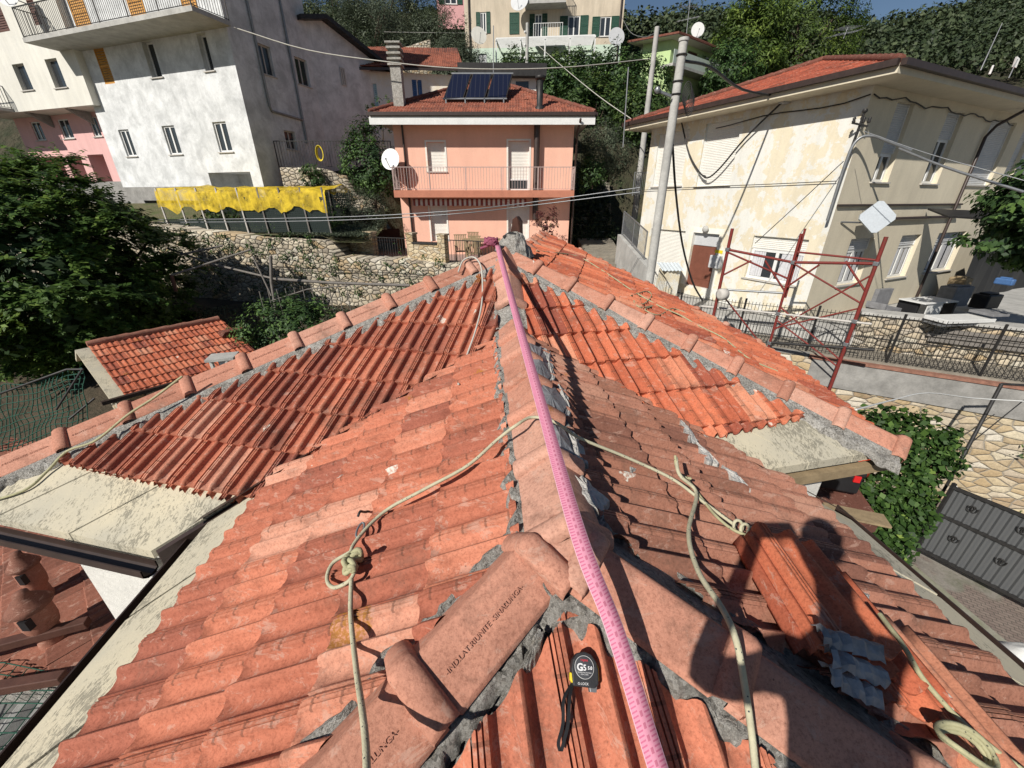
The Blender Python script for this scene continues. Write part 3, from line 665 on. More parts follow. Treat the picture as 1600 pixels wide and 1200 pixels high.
# striped awning under the balcony
def stripem():
    q = N('striped_awning'); sx = q.n('ShaderNodeSeparateXYZ'); q.l(q.pos, sx.inputs[0]); f = q.math('FRACT', q.math('MULTIPLY', sx.outputs[0], 4.6)); k = q.math('GREATER_THAN', f, .5)
    return q.fin(q.mix(k, (.70, .66, .62), (.28, .07, .06)), .8)
M['stripe'] = stripem()
a0, _ = F.at(648, 320); a1, _ = F.at(822, 320); m = MB(); m.tube([F.P(a0, zbal-.40, .25), F.P(a1, zbal-.40, .25)], .07, 10)
n = 30; vs = []
for i in range(n+1): x = a0+(a1-a0)*i/n; vs += [F.P(x, zbal-.38, .34), F.P(x, zbal-.60-.04*(i % 2), .36)]
m.add(vs, [(2*i, 2*i+1, 2*i+3, 2*i+2) for i in range(n)]); m.build('awning', M['stripe'], ph)
# hip roof
def hip_roof(F, par, a0, a1, dep, z, over, pitch, mat, gut=None, eave=None, thick=.16, ridge_r=.09):
    A0, A1, N0, N1 = a0-over, a1+over, over, -dep-over; wd = (A1-A0); dp = N0-N1; h = min(wd, dp)/2*pitch
    c = [F.P(A0, z, N0), F.P(A1, z, N0), F.P(A1, z, N1), F.P(A0, z, N1)]
    if wd >= dp: r0 = F.P(A0+dp/2, z+h, (N0+N1)/2); r1 = F.P(A1-dp/2, z+h, (N0+N1)/2); fs = [(c[0], c[1], r1, r0), (c[1], c[2], r1), (c[2], c[3], r0, r1), (c[3], c[0], r0)]
    else: r0 = F.P((A0+A1)/2, z+h, N0-wd/2); r1 = F.P((A0+A1)/2, z+h, N1+wd/2); fs = [(c[0], c[1], r0), (c[1], c[2], r1, r0), (c[2], c[3], r1), (c[3], c[0], r0, r1)]
    up = Vector((0, 0, 1))
    for i, f in enumerate(fs):
        pl = plane3(*f[:3]); poly = [(p.x, p.y) for p in f]
        bb = MB(); bb.add([p-up*.02 for p in f], [tuple(range(len(f)))]); 
        if i in (0, 1, 3): tile_field('roof_slope', pl, poly, mat, par, .30, .36, .24, .0, lo=True, sref=max(f, key=lambda p: p.z))
        else: bb.build('roof_slope', mat, par)
    s_ = MB(); s_.prism(c, (0, 0, -thick)); s_.build('eave_soffit', eave or M['eavew'], par)
    g = MB()
    for i in range(4):
        p, q = c[i], c[(i+1) % 4]; o_ = (p+q)/2-(c[0]+c[2])/2; o_.z = 0; o_.normalize(); g.bar(p+o_*.06-up*.03, q+o_*.06-up*.03, .12, .12)
    g.build('gutter', gut or M['gutter'], par)
    for p, q in ((c[0], r0), (c[1], r0 if wd < dp else r1), (r0, r1)):
        ridge_row(par, Vector(p)+up*.06, Vector(q)+up*.06, ridge_r, mat)
    return c, r0, r1, h
pc, pr0, pr1, phh = hip_roof(F, ph, 0, W, 7.5, ztop-.02, .72, .46, M['tile_far'])
m = MB(); F.box(m, -.74, W+.74, ztop-.42, ztop-.16, .70, .76); m.build('fascia', M['white'], ph)
# pipe flue on the facade and on the roof
a, z = F.at(838, 240); m = MB(); m.tube([F.P(a, zbal-1.2, .22), F.P(a, ztop-.2, .22)], .13, 12); m.build('flue_pipe', M['gutter'], ph)
for uu in (633, 900):
    a, z = F.at(uu, 240); m = MB(); m.tube([F.P(a+(.0 if uu < 700 else -.02), ztop-.25, .9 if uu > 700 else .1), F.P(a, ztop-.7, .08), F.P(a, zb, .08)], .045, 8); m.build('downpipe', M['gutter'], ph)
fl = F.at(844, 160)
def on_front_roof(u, v): r = ray(u, v); pl = plane3(pc[0], pc[1], pr0); return onP(u, v, pl)
p = on_front_roof(843, 170); m = MB(); m.lathe(p-Vector((0, 0, .2)), [(.2, 0), (.2, .25), (.13, .3), (.13, 1.15), (.14, 1.2), (.20, 1.2), (.20, 1.3), (.1, 1.34)], 14); m.build('flue_pipe', M['metal_dark'], ph)
p = on_front_roof(625, 165); m = MB(); m.box(p+Vector((0, 0, .5)), .42, .42, 1.6)
for i in range(4): m.box(p+Vector((0, 0, 1.35+i*.18)), .56, .56, .07)
m.box(p+Vector((0, 0, 1.65)), .34, .34, .7); m.box(p+Vector((0, 0, 2.05)), .6, .6, .06); m.build('chimney', M['mortar'], ph)
M['solar'] = None
def solarm():
    q = N('solar_collector'); sx = q.n('ShaderNodeSeparateXYZ'); q.l(q.pos, sx.inputs[0]); f = q.math('FRACT', q.math('MULTIPLY', sx.outputs[0], 5.0)); k = q.math('LESS_THAN', f, .12)
    return q.fin(q.mix(k, (.010, .012, .028), (.03, .032, .045)), .18, None, 0, .6)
M['solar'] = solarm()
pL = on_front_roof(692, 162); pR = on_front_roof(792, 162); wv = (pR-pL); wv.z = 0; sp_ = empty('solar_collector_array', pL, 'three dark blue solar panels on a tilted rack on the pink house roof', 'solar panels')
pL = pL+Vector((0, 0, .18)); upv = Vector((.25, 1.15, 1.05)).normalized()*1.75
for i in range(3):
    o = pL+wv*(i/3+.012); a = wv*(.31); m = MB(); nn = a.cross(upv).normalized(); m.obox(o, a, upv, nn*-.08, 0)
    fr_ = m.build('solar_panel', M['metal_dark'], sp_); g = MB(); g.obox(o+a*.05+upv*.035+nn*-.003, a*.90, upv*.93, nn*.012); g.build('collector_glass', M['solar'], fr_)
m = MB(); m.bar(pL, pL+wv, .05); m.bar(pL+upv, pL+wv+upv, .05)
for k in (.05, .35, .65, .95): m.bar(pL+wv*k+upv, pL+wv*k+upv*.9+Vector((0, .6, -1.3)), .04); m.bar(pL+wv*k, pL+wv*k+Vector((0, 0, -.22)), .05)
m.build('rack', M['metal_grey'], sp_)
p = F.P(*F.at(616, 251), .55); dish('white satellite dish at the left end of the pink house balcony', p, (-.25, -1, .25), .42, M['white'], F.P(.02, zbal+.1, .9))
# ================= cream house (right) =================
cc = (9.7, 13.0); FL = Fac(cc, (-.44, .898)); FR = Fac(cc, (.903, .43))
ch = empty('cream_house', (9.7, 13, -3.7), 'cream house with peeling plaster and a red hipped tile roof on the right', 'house')
zt = FL.at(1367, 128)[1]+.02; zg = -3.72; LL = FL.at(1003, 330)[0]
hL_ = {'ul': FL.rect(1030, 210, 1064, 290), 'ur': FL.rect(1104, 194, 1139, 290), 'gl': FL.rect(1018, 357, 1058, 440), 'door': FL.rect(1084, 363, 1107, 452), 'gw': FL.rect(1178, 368, 1243, 447)}
b = wall_holes(FL, 0, LL, zg, zt, list(hL_.values()), .2)
hR_ = {'u1': (.95, 1.85), 'u2': (3.2, 3.95), 'u3': (5.2, 6.1), 'u4': (6.9, 7.8), 'u5': (9.1, 10.0)}
zs1 = FR.at(1358, 284)[1]; zs2 = FR.at(1395, 156)[1]
def colx(u, v): return FR.at(u, v)[0]
hR_ = [(colx(1361, 284), colx(1387, 284), zs1, zs2), (colx(1438, 289), colx(1463, 289), zs1, zs2), (colx(1507, 290), colx(1545, 290), zs1, zs2), (colx(1560, 290), colx(1600, 290), zs1, zs2)]
g1 = FR.at(1320, 445)[1]; g2 = FR.at(1352, 372)[1]
hR2 = [(colx(1308, 440), colx(1342, 440), g1, g2), (colx(1384, 436), colx(1412, 436), g1, g2), (colx(1440, 430), colx(1480, 430), g1, g2)]
b.build('wall', M['cream'], ch)
b = wall_holes(FR, 0, 11.5, zg, zt, hR_+hR2, .25); b2 = b
q0 = FL.P(LL, zg); q1 = q0+Vector((.903, .43, 0))*11.5; q2 = FR.P(11.5, zg); up = Vector((0, 0, zt-zg))
b.add([q0, q1, q1+up, q0+up], [(0, 1, 2, 3)]); b.add([q1, q2, q2+up, q1+up], [(0, 1, 2, 3)]); b.build('wall', M['cream2'], ch)
for k in ('ul', 'ur', 'gl'): window(FL, ch, hL_[k], 'shutter', off=-.10, sill=k != 'gl')
d = hL_['door']; m = MB(); FL.box(m, d[0], d[1], d[2], d[3]-.5, -.18, -.12); FL.box(m, d[0]+.12, d[1]-.12, d[2]+.3, d[3]-.8, -.12, -.105); do = m.build('door', M['door_brown'], ch)
m = MB(); FL.box(m, d[0], d[1], d[3]-.48, d[3], -.17, -.14); m.build('fanlight', M['shuttergrey'], do)
m = MB(); t = .2; FL.box(m, d[0]-t, d[0], d[2], d[3]+t, 0, .012); FL.box(m, d[1], d[1]+t, d[2], d[3]+t, 0, .012); FL.box(m, d[0], d[1], d[3], d[3]+t, 0, .012); m.build('door_surround', M['whitewall'], ch)
p = FL.P((d[0]+d[1])/2, d[3]+.16, .08); m = MB(); m.lathe(p, [(.13, 0), (.13, .05), (.09, .1), (.03, .12)], 12, FL.n.to_3d()); m.build('wall_lamp', M['concrete_l'], ch)
r = hL_['gw']; zmid = r[3]-.42
window(FL, ch, (r[0], r[1], zmid, r[3]), 'shutter', off=-.10, sill=False); gw = window(FL, ch, (r[0], r[1], r[2], zmid), 'glass', .09, -.16)
m = MB()
for s0, s1 in ((.06, .42), (.72, .95)):
    n = 14; vs = []
    for i in range(n+1):
        a = r[0]+(r[1]-r[0])*(s0+(s1-s0)*i/n); o_ = -.13+.012*math.sin(i*2.2); vs += [FL.P(a, r[2]+.1, o_), FL.P(a, zmid-.1, o_)]
    m.add(vs, [(2*i, 2*i+1, 2*i+3, 2*i+2) for i in range(n)], 0, True); m.build('curtain', M['curtain'], gw); m = MB()
for i, r in enumerate(hR_):
    H_ = r[3]-r[2]; k = [.62, .36, 1.0, 1.0][i]; zz = r[3]-H_*k
    window(FR, ch, (r[0], r[1], zz, r[3]), 'shutter', off=-.14, mats=M['shuttergrey'], sill=k == 1)
    if k < 1: window(FR, ch, (r[0], r[1], r[2], zz), 'glass', .08, -.2)
for i, r in enumerate(hR2):
    zz = r[3]-.38; window(FR, ch, (r[0], r[1], zz, r[3]), 'shutter', off=-.14, mats=M['shuttergrey'], sill=False); g = window(FR, ch, (r[0], r[1], r[2], zz), 'glass', .08, -.2)
    m = MB(); n = 12; vs = []
    for j in range(n+1): a = r[0]+.1+(r[1]-r[0]-.2)*j/n; o_ = -.175+.01*math.sin(j*2); vs += [FR.P(a, r[2]+.1, o_), FR.P(a, zz-.08, o_)]
    m.add(vs, [(2*j, 2*j+1, 2*j+3, 2*j+2) for j in range(n)], 0, True); m.build('curtain', M['curtain'], g)
# string course pipe and downpipe
zc = FR.at(1400, 320)[1]; m = MB(); m.tube([FR.P(-.02, zc, .05), FR.P(8, zc, .05)], .035, 6); m.tube([FR.P(2.6, zc-.42, .08), FR.P(8, zc-.42, .08)], .05, 6); m.build('wall_conduit', M['gutter'], ch)
s0, z0 = FR.at(1575, 125); s1, z1 = FR.at(1432, 480)
sd_ = FR.at(1455, 400)[0]; m = MB(); m.tube([FR.P(FR.at(1585, 140)[0], zt+.1, .8), FR.P(sd_+.3, zt-.55, .15), FR.P(sd_, zt-.9, .09), FR.P(sd_, zg, .09)], .05, 8); m.build('downpipe', M['gutter'], ch)
cab = []
for i in range(30): cab.append(FR.P(.0+i*.32, zt-.30-.05*math.sin(i*.9)-.03*math.sin(i*2.3)-.004*i, .06))
m = MB(); m.tube(cab, .018, 6); m.tube([FL.P(0, zt-.3, .05)]+[FL.P(i*.6, zt-.35-.05*math.sin(i)-.01*i, .05) for i in range(1, 9)], .018, 6); m.build('wall_cable', M['metal_dark'], ch)
# roof of the cream house: eave corner over pixel (1397,75)
ov_ = .85; rz = zt+.12
c0 = FL.P(-ov_, rz, ov_) ; dL = Vector((-.44, .898, 0)).normalized(); dR = Vector((.903, .43, 0)).normalized()
cE = Vector((cc[0], cc[1], rz))-dL*ov_-dR*ov_; wA, wB = LL+2*ov_, 11.5+2*ov_
q = [cE, cE+dL*wA, cE+dL*wA+dR*wB, cE+dR*wB]; hh_ = .34*min(wA, wB)/2; mn_ = min(wA, wB)/2
r0 = cE+dL*mn_+dR*mn_+Vector((0, 0, hh_)); r1 = cE+dL*(wA-mn_)+dR*(wB-mn_)+Vector((0, 0, hh_))
if wA > wB: faces = [(q[1], q[0], r0, r1), (q[0], q[3], r0), (q[3], q[2], r1, r0), (q[2], q[1], r1)]
else: faces = [(q[1], q[0], r0), (q[0], q[3], r1, r0), (q[3], q[2], r1), (q[2], q[1], r0, r1)]
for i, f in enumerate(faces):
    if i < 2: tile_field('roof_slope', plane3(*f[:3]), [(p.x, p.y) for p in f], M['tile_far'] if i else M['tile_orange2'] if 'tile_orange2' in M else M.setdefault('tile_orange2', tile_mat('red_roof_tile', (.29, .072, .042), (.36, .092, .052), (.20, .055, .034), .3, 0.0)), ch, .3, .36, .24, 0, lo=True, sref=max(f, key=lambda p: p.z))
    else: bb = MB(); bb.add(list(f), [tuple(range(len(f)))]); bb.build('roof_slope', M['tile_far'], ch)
m = MB(); m.prism([p-Vector((0, 0, .01)) for p in q], (0, 0, -.2)); m.build('eave_soffit', M['cream2'], ch)
m = MB(); up = Vector((0, 0, 1))
for i in range(4):
    a, b_ = q[i], q[(i+1) % 4]; o_ = (a+b_)/2-(q[0]+q[2])/2; o_.z = 0; o_.normalize(); m.bar(a+o_*.07, b_+o_*.07, .13, .14)
m.build('gutter', M['gutter'], ch)
for a, b_ in ((q[0], r0 if True else r1), (q[1], r1 if wA > wB else r0), (r0, r1)): ridge_row(ch, a+up*.07, b_+up*.07, .1, M['tile_far'])
# square flat panel antenna on the cream house corner, meter box, power bracket
p = FR.P(*FR.at(1339, 338), .55); t_ = empty('panel_antenna', p, 'white square flat antenna turned on its corner on the cream house', 'antenna')
m = MB(); nf = Vector((-.30, -1, .28)).normalized(); e1 = nf.cross(Vector((0, 0, 1))).normalized(); e2 = e1.cross(nf); hw = .46; pts = []
for k in range(4):
    for s_ in (-.14, .14):
        an = math.pi/2*k+s_; pts.append(p+(e1*math.cos(an)+e2*math.sin(an))*hw)
m.prism(pts, nf*-.07); m.build('antenna_plate', surf('grey_white_plate', (.50, .54, .58), .05, 2, .5), t_); m = MB(); m.tube([p-nf*.07, p-nf*.3-up*.1, FR.P(FR.at(1312, 350)[0], p.z-.15, .02)], .025, 6); m.build('bracket', M['metal_grey'], t_)
p = FL.P(*FL.at(1121, 410), .08); t_ = empty('meter_box', p, 'small grey utility box on the cream wall right of the brown door', 'utility box'); m = MB(); FL.box(m, FL.at(1130, 400)[0], FL.at(1113, 400)[0], p.z-.22, p.z+.26, .01, .14); m.build('housing', M['shuttergrey'], t_, .02)
m = MB(); a_ = (FL.at(1126, 410)[0]+FL.at(1117, 410)[0])/2; FL.box(m, a_-.06, a_+.06, p.z-.08, p.z+.05, .141, .155); m.build('lock_plate', M['white'], t_)
M['yellow'] = surf('yellow_plastic', (.80, .62, .03), .1, 4, .5); M['yellow_sign'] = M['yellow']
m = MB(); a_ = FL.at(1123, 396)[0]; FL.box(m, a_-.17, a_+.17, p.z+.34, p.z+.46, .01, .02); tag(m.build('warning_sign', M['yellow'], None), 'tiny yellow sign above the grey utility box on the cream wall', 'sign')
p = FR.P(*FR.at(1338, 205), .12); p = FL.P(0.05, FL.at(1337, 212)[1], .1); t_ = empty('power_bracket', p, 'galvanised power line bracket with insulators on the corner of the cream house', 'power bracket')
m = MB(); pts = [p+Vector((-.1, -.1, -2.2)), p+Vector((-.12, -.15, -.7)), p+Vector((-.05, -.2, -.15)), p+Vector((.25, -.3, -.05)), p+Vector((.7, -.45, -.22)), p+Vector((1.25, -.55, -.42))]; m.tube(spline(pts, 5), .04, 8); m.build('conduit', M['metal_grey'], t_)
m = MB(); m.tube([p+Vector((0, 0, -.5)), p+Vector((0, -.1, .55))], .03, 6); m.bar(p+Vector((-.25, -.1, .28)), p+Vector((.2, -.1, .2)), .04)
for k in (-.22, .05, .2): m.lathe(p+Vector((k, -.1, .28)), [(.03, 0), (.045, .03), (.03, .07), (.045, .1), (.02, .14)], 8)
m.lathe(p+Vector((0, -.1, .5)), [(.03, 0), (.07, .04), (.05, .1)], 8); m.build('insulator_arm', M['metal_dark'], t_)
p = FL.P(*FL.at(1231, 155), .12); t_ = empty('junction_box', p, 'grey cable junction box under the eave on the cream left wall', 'junction box'); m = MB(); m.box(p, .3, .2, .25, .4); m.build('housing', M['shuttergrey'], t_); m = MB(); m.bar(p+Vector((.1, .0, .05)), p+Vector((.75, -.5, .25)), .05); m.build('arm', M['metal_grey'], t_)
# ================= grey house (upper left) =================
gc = (-11.2, 20.0); G1 = Fac(gc, (-.949, .316)); G2 = Fac(gc, (.316, .949))
gh = empty('grey_house', (-12, 20, .4), 'tall grey rendered house with a balcony, ochre shutters and small white windows, upper left', 'house')
gz = G1.at(300, 292)[1]-.6; gt = 13.5; GWd = G1.at(150, 190)[0]; GWd = (G1.at(113, 69)[0]+G1.at(196, 311)[0])/2
def rc(F, l): return [F.rect(*x) for x in l]
lo_w = rc(G1, [(184, 203, 214.5, 244), (252, 197, 285, 241), (331, 191, 364, 237)]); mi_w = rc(G1, [(220, 65, 254, 120), (306, 53, 335, 110)]); sh_w = G1.rect(145, 76, 180, 130)
gar = G1.rect(325, 270, 402, 315)
zsl = G1.at(330, 38)[1]
up_w = [(1.2, 2.0, zsl+.05, zsl+2.2), (4.1, 5.0, zsl+.05, zsl+2.2), (7.6, 8.6, zsl+.05, zsl+2.2)]
b = wall_holes(G1, 0, GWd, gz, gt, lo_w+mi_w+[sh_w, (gar[0], gar[1], gz, gar[3], 1.5)]+up_w, .28); b.build('wall', M['greywall'], gh)
s_w = rc(G2, [(399, 65, 431, 121), (459, 87, 486, 137), (443, 203, 466, 235)]); L2 = 7.0
L2 = G2.at(497, 150)[0]
b = wall_holes(G2, 0, L2, gz, gt, s_w, .2); q0 = G1.P(GWd, gz); q1 = q0+Vector((.316, .949, 0))*L2; q2 = G2.P(L2, gz); uu = Vector((0, 0, gt-gz))
b.add([q0, q1, q1+uu, q0+uu], [(0, 1, 2, 3)]); b.add([q1, q2, q2+uu, q1+uu], [(0, 1, 2, 3)]); b.add([q0+uu, q1+uu, q2+uu, Vector((gc[0], gc[1], gt))], [(0, 1, 2, 3)]); b.build('wall', M['greywall'], gh)
for r in lo_w: window(G1, gh, r, 'glass', .07, -.12)
for r in mi_w: window(G1, gh, r, 'glass', .06, -.25, panes=1)
louvre(G1, gh, *sh_w[:2], *sh_w[2:], M['wood_sh'], -.05)
for r in s_w: window(G2, gh, r, 'glass', .05, -.15, mats=M['sill'])
for r in up_w: louvre(G1, gh, r[0], r[1], r[2], r[3], M['wood_sh'], -.02)
bl0, bl1 = G1.at(354, 30)[0]-.15, GWd+.35; m = MB(); G1.box(m, bl0, bl1, zsl-.16, zsl, .003, 1.5); m.build('balcony', M['concrete_l'], gh)
railing([G1.P(bl0+.05, zsl, 0), G1.P(bl0+.05, zsl, 1.45), G1.P(bl1-.05, zsl, 1.45), G1.P(bl1-.05, zsl, 0)], 1.0, M['metal_dark'], 'balcony_railing', gh, .11, .007, 1.7)
m = MB(); m.tube([G2.P(1.2, gt, .06), G2.P(1.25, G2.at(400, 170)[1]+.2, .06), G2.P(1.3, G2.at(385, 165)[1], .06), G2.P(L2-1.4, G2.at(482, 190)[1], .06)], .05, 8); m.tube([G2.P(L2-1.5, gt, .06), G2.P(L2-1.4, G2.at(482, 190)[1]-1, .06)], .05, 8); m.build('downpipe', M['metal_grey'], gh)
# concrete base band
m = MB(); G1.box(m, gar[1]+.03, GWd+.02, gz, gz+.62, 0.01, .06); m.build('plinth', M['concrete'], gh)
# gabled annex behind it
an = Fac(G2.P(L2, 0).to_2d(), (.55, .83)); ah = empty('grey_annex', an.P(0, 0), 'shaded grey gabled house between the tall grey house and the white one', 'house')
A1 = 4.6; zA = an.at(500, 45)[1]+.2
m = MB(); aw = an.rect(530, 105, 541, 135)
gr0, gr1, gap = an.P(-.05, zA+.2), an.P(A1+.5, an.at(572, 95)[1]), None
poly = [an.P(-.0, gz), an.P(A1, gz), an.P(A1, an.at(545, 90)[1]), an.P(.9, an.at(512, 32)[1]), an.P(-.0, an.at(500, 36)[1])]
m.prism(poly, an.n.to_3d()*-5); m.build('wall', M['greywall'], ah)
m = MB(); a = an.P(.9, an.at(512, 30)[1]+.03, .45); b_ = an.P(A1+.7, an.at(552, 93)[1]-.1, .45); c_ = an.P(-.5, an.at(500, 35)[1]-.1, .45)
m.prism([a, b_, b_-up*.18, a-up*.18], an.n.to_3d()*-5.5); m.prism([a, a-up*.18, c_-up*.18, c_], an.n.to_3d()*-5.5); m.build('roof', M['metal_dark'], ah)
window(an, ah, aw, 'glass', .06, .02, mats=M['sill'], sill=False)
# ================= far left: off-white over pink house =================
H1 = Fac((-17.5, 19.0), (-.955, .296)); H1.o = Vector((G1.P(GWd, 0).x-.1, G1.P(GWd, 0).y-.3))
fh = empty('pink_and_white_house', H1.P(2, 0), 'house with off-white upper floors jutting over a pink ground floor with arches, far left', 'house')
zu = H1.at(100, 168)[1]; e0 = H1.at(134, 165)[0]
w2 = rc(H1, [(18, 101, 53, 140), (69, 93, 105, 136)]); w3 = rc(H1, [(40, 0, 66, 38), (-30, 0, 16, 48)])
b = wall_holes(H1, -.6, 8.5, zu, 13.5, w2+w3, .25); b.add([H1.P(-.6, zu), H1.P(8.5, zu), H1.P(8.5, zu, -3), H1.P(-.6, zu, -3)], [(0, 1, 2, 3)]); b.add([H1.P(-.6, zu), H1.P(-.6, zu, -3), H1.P(-.6, 13.5, -3), H1.P(-.6, 13.5)], [(0, 1, 2, 3)]); b.build('wall', M['creamupper'], fh)
for r in w2: window(H1, fh, r, 'glass', .05, -.2, mats=M['sill'], panes=1)
for r in w3: louvre(H1, fh, *r, M['brown_sh'], -.04)
H2 = Fac((H1.o-H1.n*1.1), (-.955, .296)); zp0 = H2.at(100, 285)[1]
w4 = rc(H2, [(46, 191, 73, 219), (88, 187, 117, 216), (136, 183, 160, 213)]); arch = rc(H2, [(56, 246, 112, 287), (102, 244, 142, 287), (136, 242, 178, 287)])
b = wall_holes(H2, -1.2, H2.at(40, 230)[0], zp0, zu+.02, w4+[(*r, 1.2) for r in arch], .2); b.build('wall', M['pinkwall'], fh)
for r in w4: window(H2, fh, r, 'glass', .05, -.1)
b = MB(); H2.box(b, -1.2, 9, zp0-5, zp0, -1.5, .05); b.build('terrace', M['concrete'], fh)
m = MB()
for k in (1.6, 4.8): m = MB(); m.prism([H2.P(k, zu-.02, .02), H2.P(k, zu-.02, 1.0), H2.P(k, zu-.55, .02)], H2.d.to_3d()*.12); m.build('bracket', M['concrete'], fh)
m = MB(); H1.box(m, 5.4, 9.5, zu+.0, zu+.14, .0, .9); m.build('balcony', M['concrete_l'], fh); railing([H1.P(5.5, zu+.14, 0), H1.P(5.5, zu+.14, .85), H1.P(9, zu+.14, .85)], .95, M['metal_dark'], 'balcony_railing', fh, .12)
dish('pale satellite dish on the off-white wall above the balcony corner', H1.P(*H1.at(48, 5), .7), (.1, -1, .3), .42, M['shuttergrey'], H1.P(*H1.at(62, 14), 0))
# ================= white house with low tile roof =================
W1 = Fac((onY(560, 180, 27)).to_2d(), (.985, .17)); wh = empty('white_house', W1.P(2, 2), 'white patchy house with a low tile roof and blue shutters behind the pink house', 'house')
a0 = W1.at(541, 170)[0]; a1 = W1.at(722, 140)[0]; z0 = 0.5; z1 = W1.at(620, 113)[1]
ww = [W1.rect(573, 130, 592, 166), W1.rect(643, 124, 661, 158)]
b = wall_holes(W1, a0, a1, z0, z1, ww, .2); back_box(b, W1, a0, a1, z0, z1, 5); b.build('wall', M['whitewall'], wh)
M['blue'] = surf('blue_shutter', (.07, .16, .36), .2, 5, .5); M['paleblue'] = surf('pale_blue_shutter', (.45, .62, .66), .2, 5, .5)
for r, mm in zip(ww, (M['paleblue'], M['blue'])):
    window(W1, wh, r, 'glass', .05, -.15, panes=2); w_ = (r[1]-r[0])*.45; louvre(W1, wh, r[0]-.02, r[0]+w_, r[2], r[3], mm, -.1); louvre(W1, wh, r[1]-w_*.8, r[1], r[2], r[3], mm, -.1)
rp = [W1.P(a0-.4, z1+.02, .5), W1.P(a1+.1, z1+.25, .5), W1.P(a1+.1, z1+2.5, -4.5), W1.P(a0-.2, z1+2.2, -4.5)]
tile_field('roof_slope', plane3(rp[0], rp[1], rp[3]), [(p.x, p.y) for p in rp], M['tile_far'], wh, .2, .36, .24, 0, lo=True, sref=rp[3]); m = MB(); m.prism([p-up*.03 for p in rp], (0, 0, -.12)); m.build('roof_deck', M['gutter'], wh)
# low dark flat-roofed annex beside it
V1 = Fac((onY(740, 130, 26.5)).to_2d(), (1, .03)); dh = empty('flat_roof_annex', V1.P(2, 2), 'low flat-roofed extension with a dark roof edge behind the solar panels', 'building')
a0 = V1.at(720, 130)[0]; a1 = V1.at(838, 130)[0]; z1 = V1.at(780, 122)[1]; r = V1.rect(804, 124, 828, 146)
b = wall_holes(V1, a0, a1, .5, z1, [r], .15); back_box(b, V1, a0, a1, .5, z1, 4); b.build('wall', M['whitewall'], dh); window(V1, dh, r, 'glass', .07, -.1, panes=1)
m = MB(); V1.box(m, a0-.1, a1+.5, z1, z1+.55, -4.2, .5); m.build('roof', M['metal_dark'], dh)
# ================= beige house with green shutters =================
B1 = Fac(onY(850, 100, 44).to_2d(), (.996, -.09)); bh = empty('beige_house', B1.P(0, 8), 'large beige house with green shutters and a mint green ground floor, top centre', 'house')
a0 = B1.at(727, 60)[0]; a1 = B1.at(971, 60)[0]; zbm = B1.at(800, 108)[1]-2.5; zm = B1.at(800, 74)[1]; zt2 = 20.5
wn_ = rc(B1, [(750, 19, 760, 52), (888, 25, 905, 56), (938, 26, 953, 57)]); dn_ = B1.rect(836, 22, 846, 65); sh1 = B1.rect(796, 20, 811, 53)
b = wall_holes(B1, a0, a1, zm, zt2, wn_+[dn_], .2); back_box(b, B1, a0, a1, zm, zt2, 9); b.build('wall', M['beige'], bh)
gd = B1.rect(747, 84, 761, 108); b = MB(); wall_holes(B1, a0, a1, zbm, zm, [gd], .3, b); back_box(b, B1, a0, a1, zbm, zm, 9, top=False); b.build('wall', M['mint'], bh)
window(B1, bh, gd, 'panel', mats=M['shuttergrey'], sill=False, name='door')
for r in wn_:
    w_ = (r[1]-r[0])*.92; window(B1, bh, r, 'glass', .08, -.1); louvre(B1, bh, r[0]-w_*.75, r[0]-.02, r[2], r[3], M['green_sh']); louvre(B1, bh, r[1]+.02, r[1]+w_*.75, r[2], r[3], M['green_sh'])
louvre(B1, bh, *sh1, M['green_sh']); window(B1, bh, dn_, 'glass', .08, -.1, sill=False, name='door'); w_ = dn_[1]-dn_[0]; louvre(B1, bh, dn_[0]-w_*.75, dn_[0]-.02, dn_[2], dn_[3], M['green_sh']); louvre(B1, bh, dn_[1]+.02, dn_[1]+w_*.75, dn_[2], dn_[3], M['green_sh'])
bb0, bb1 = B1.at(821, 8)[0], B1.at(884, 8)[0]; zz = B1.at(850, 8)[1]; m = MB(); B1.box(m, bb0, bb1, zz-.3, zz, 0.01, 1.3); m.build('balcony', M['concrete_l'], bh); railing([B1.P(bb0, zz, 0), B1.P(bb0, zz, 1.25), B1.P(bb1, zz, 1.25), B1.P(bb1, zz, 0)], 1.0, M['metal_dark'], 'r', bh, .14, .01)
bb0, bb1 = B1.at(834, 62)[0], B1.at(878, 62)[0]; zz = B1.at(850, 65)[1]; railing([B1.P(bb0, zz, .8), B1.P(bb1, zz, .8)], 1.0, M['white'], 'r', bh, .2, .012); m = MB(); B1.box(m, bb0, bb1, zz-.2, zz, 0.01, .85); m.build('balcony', M['concrete_l'], bh)
for uu in (734, 967): m = MB(); m.tube([B1.P(B1.at(uu, 50)[0], zbm, .1), B1.P(B1.at(uu, 50)[0], zt2, .1)], .07, 6); m.build('downpipe', M['gutter'], bh)
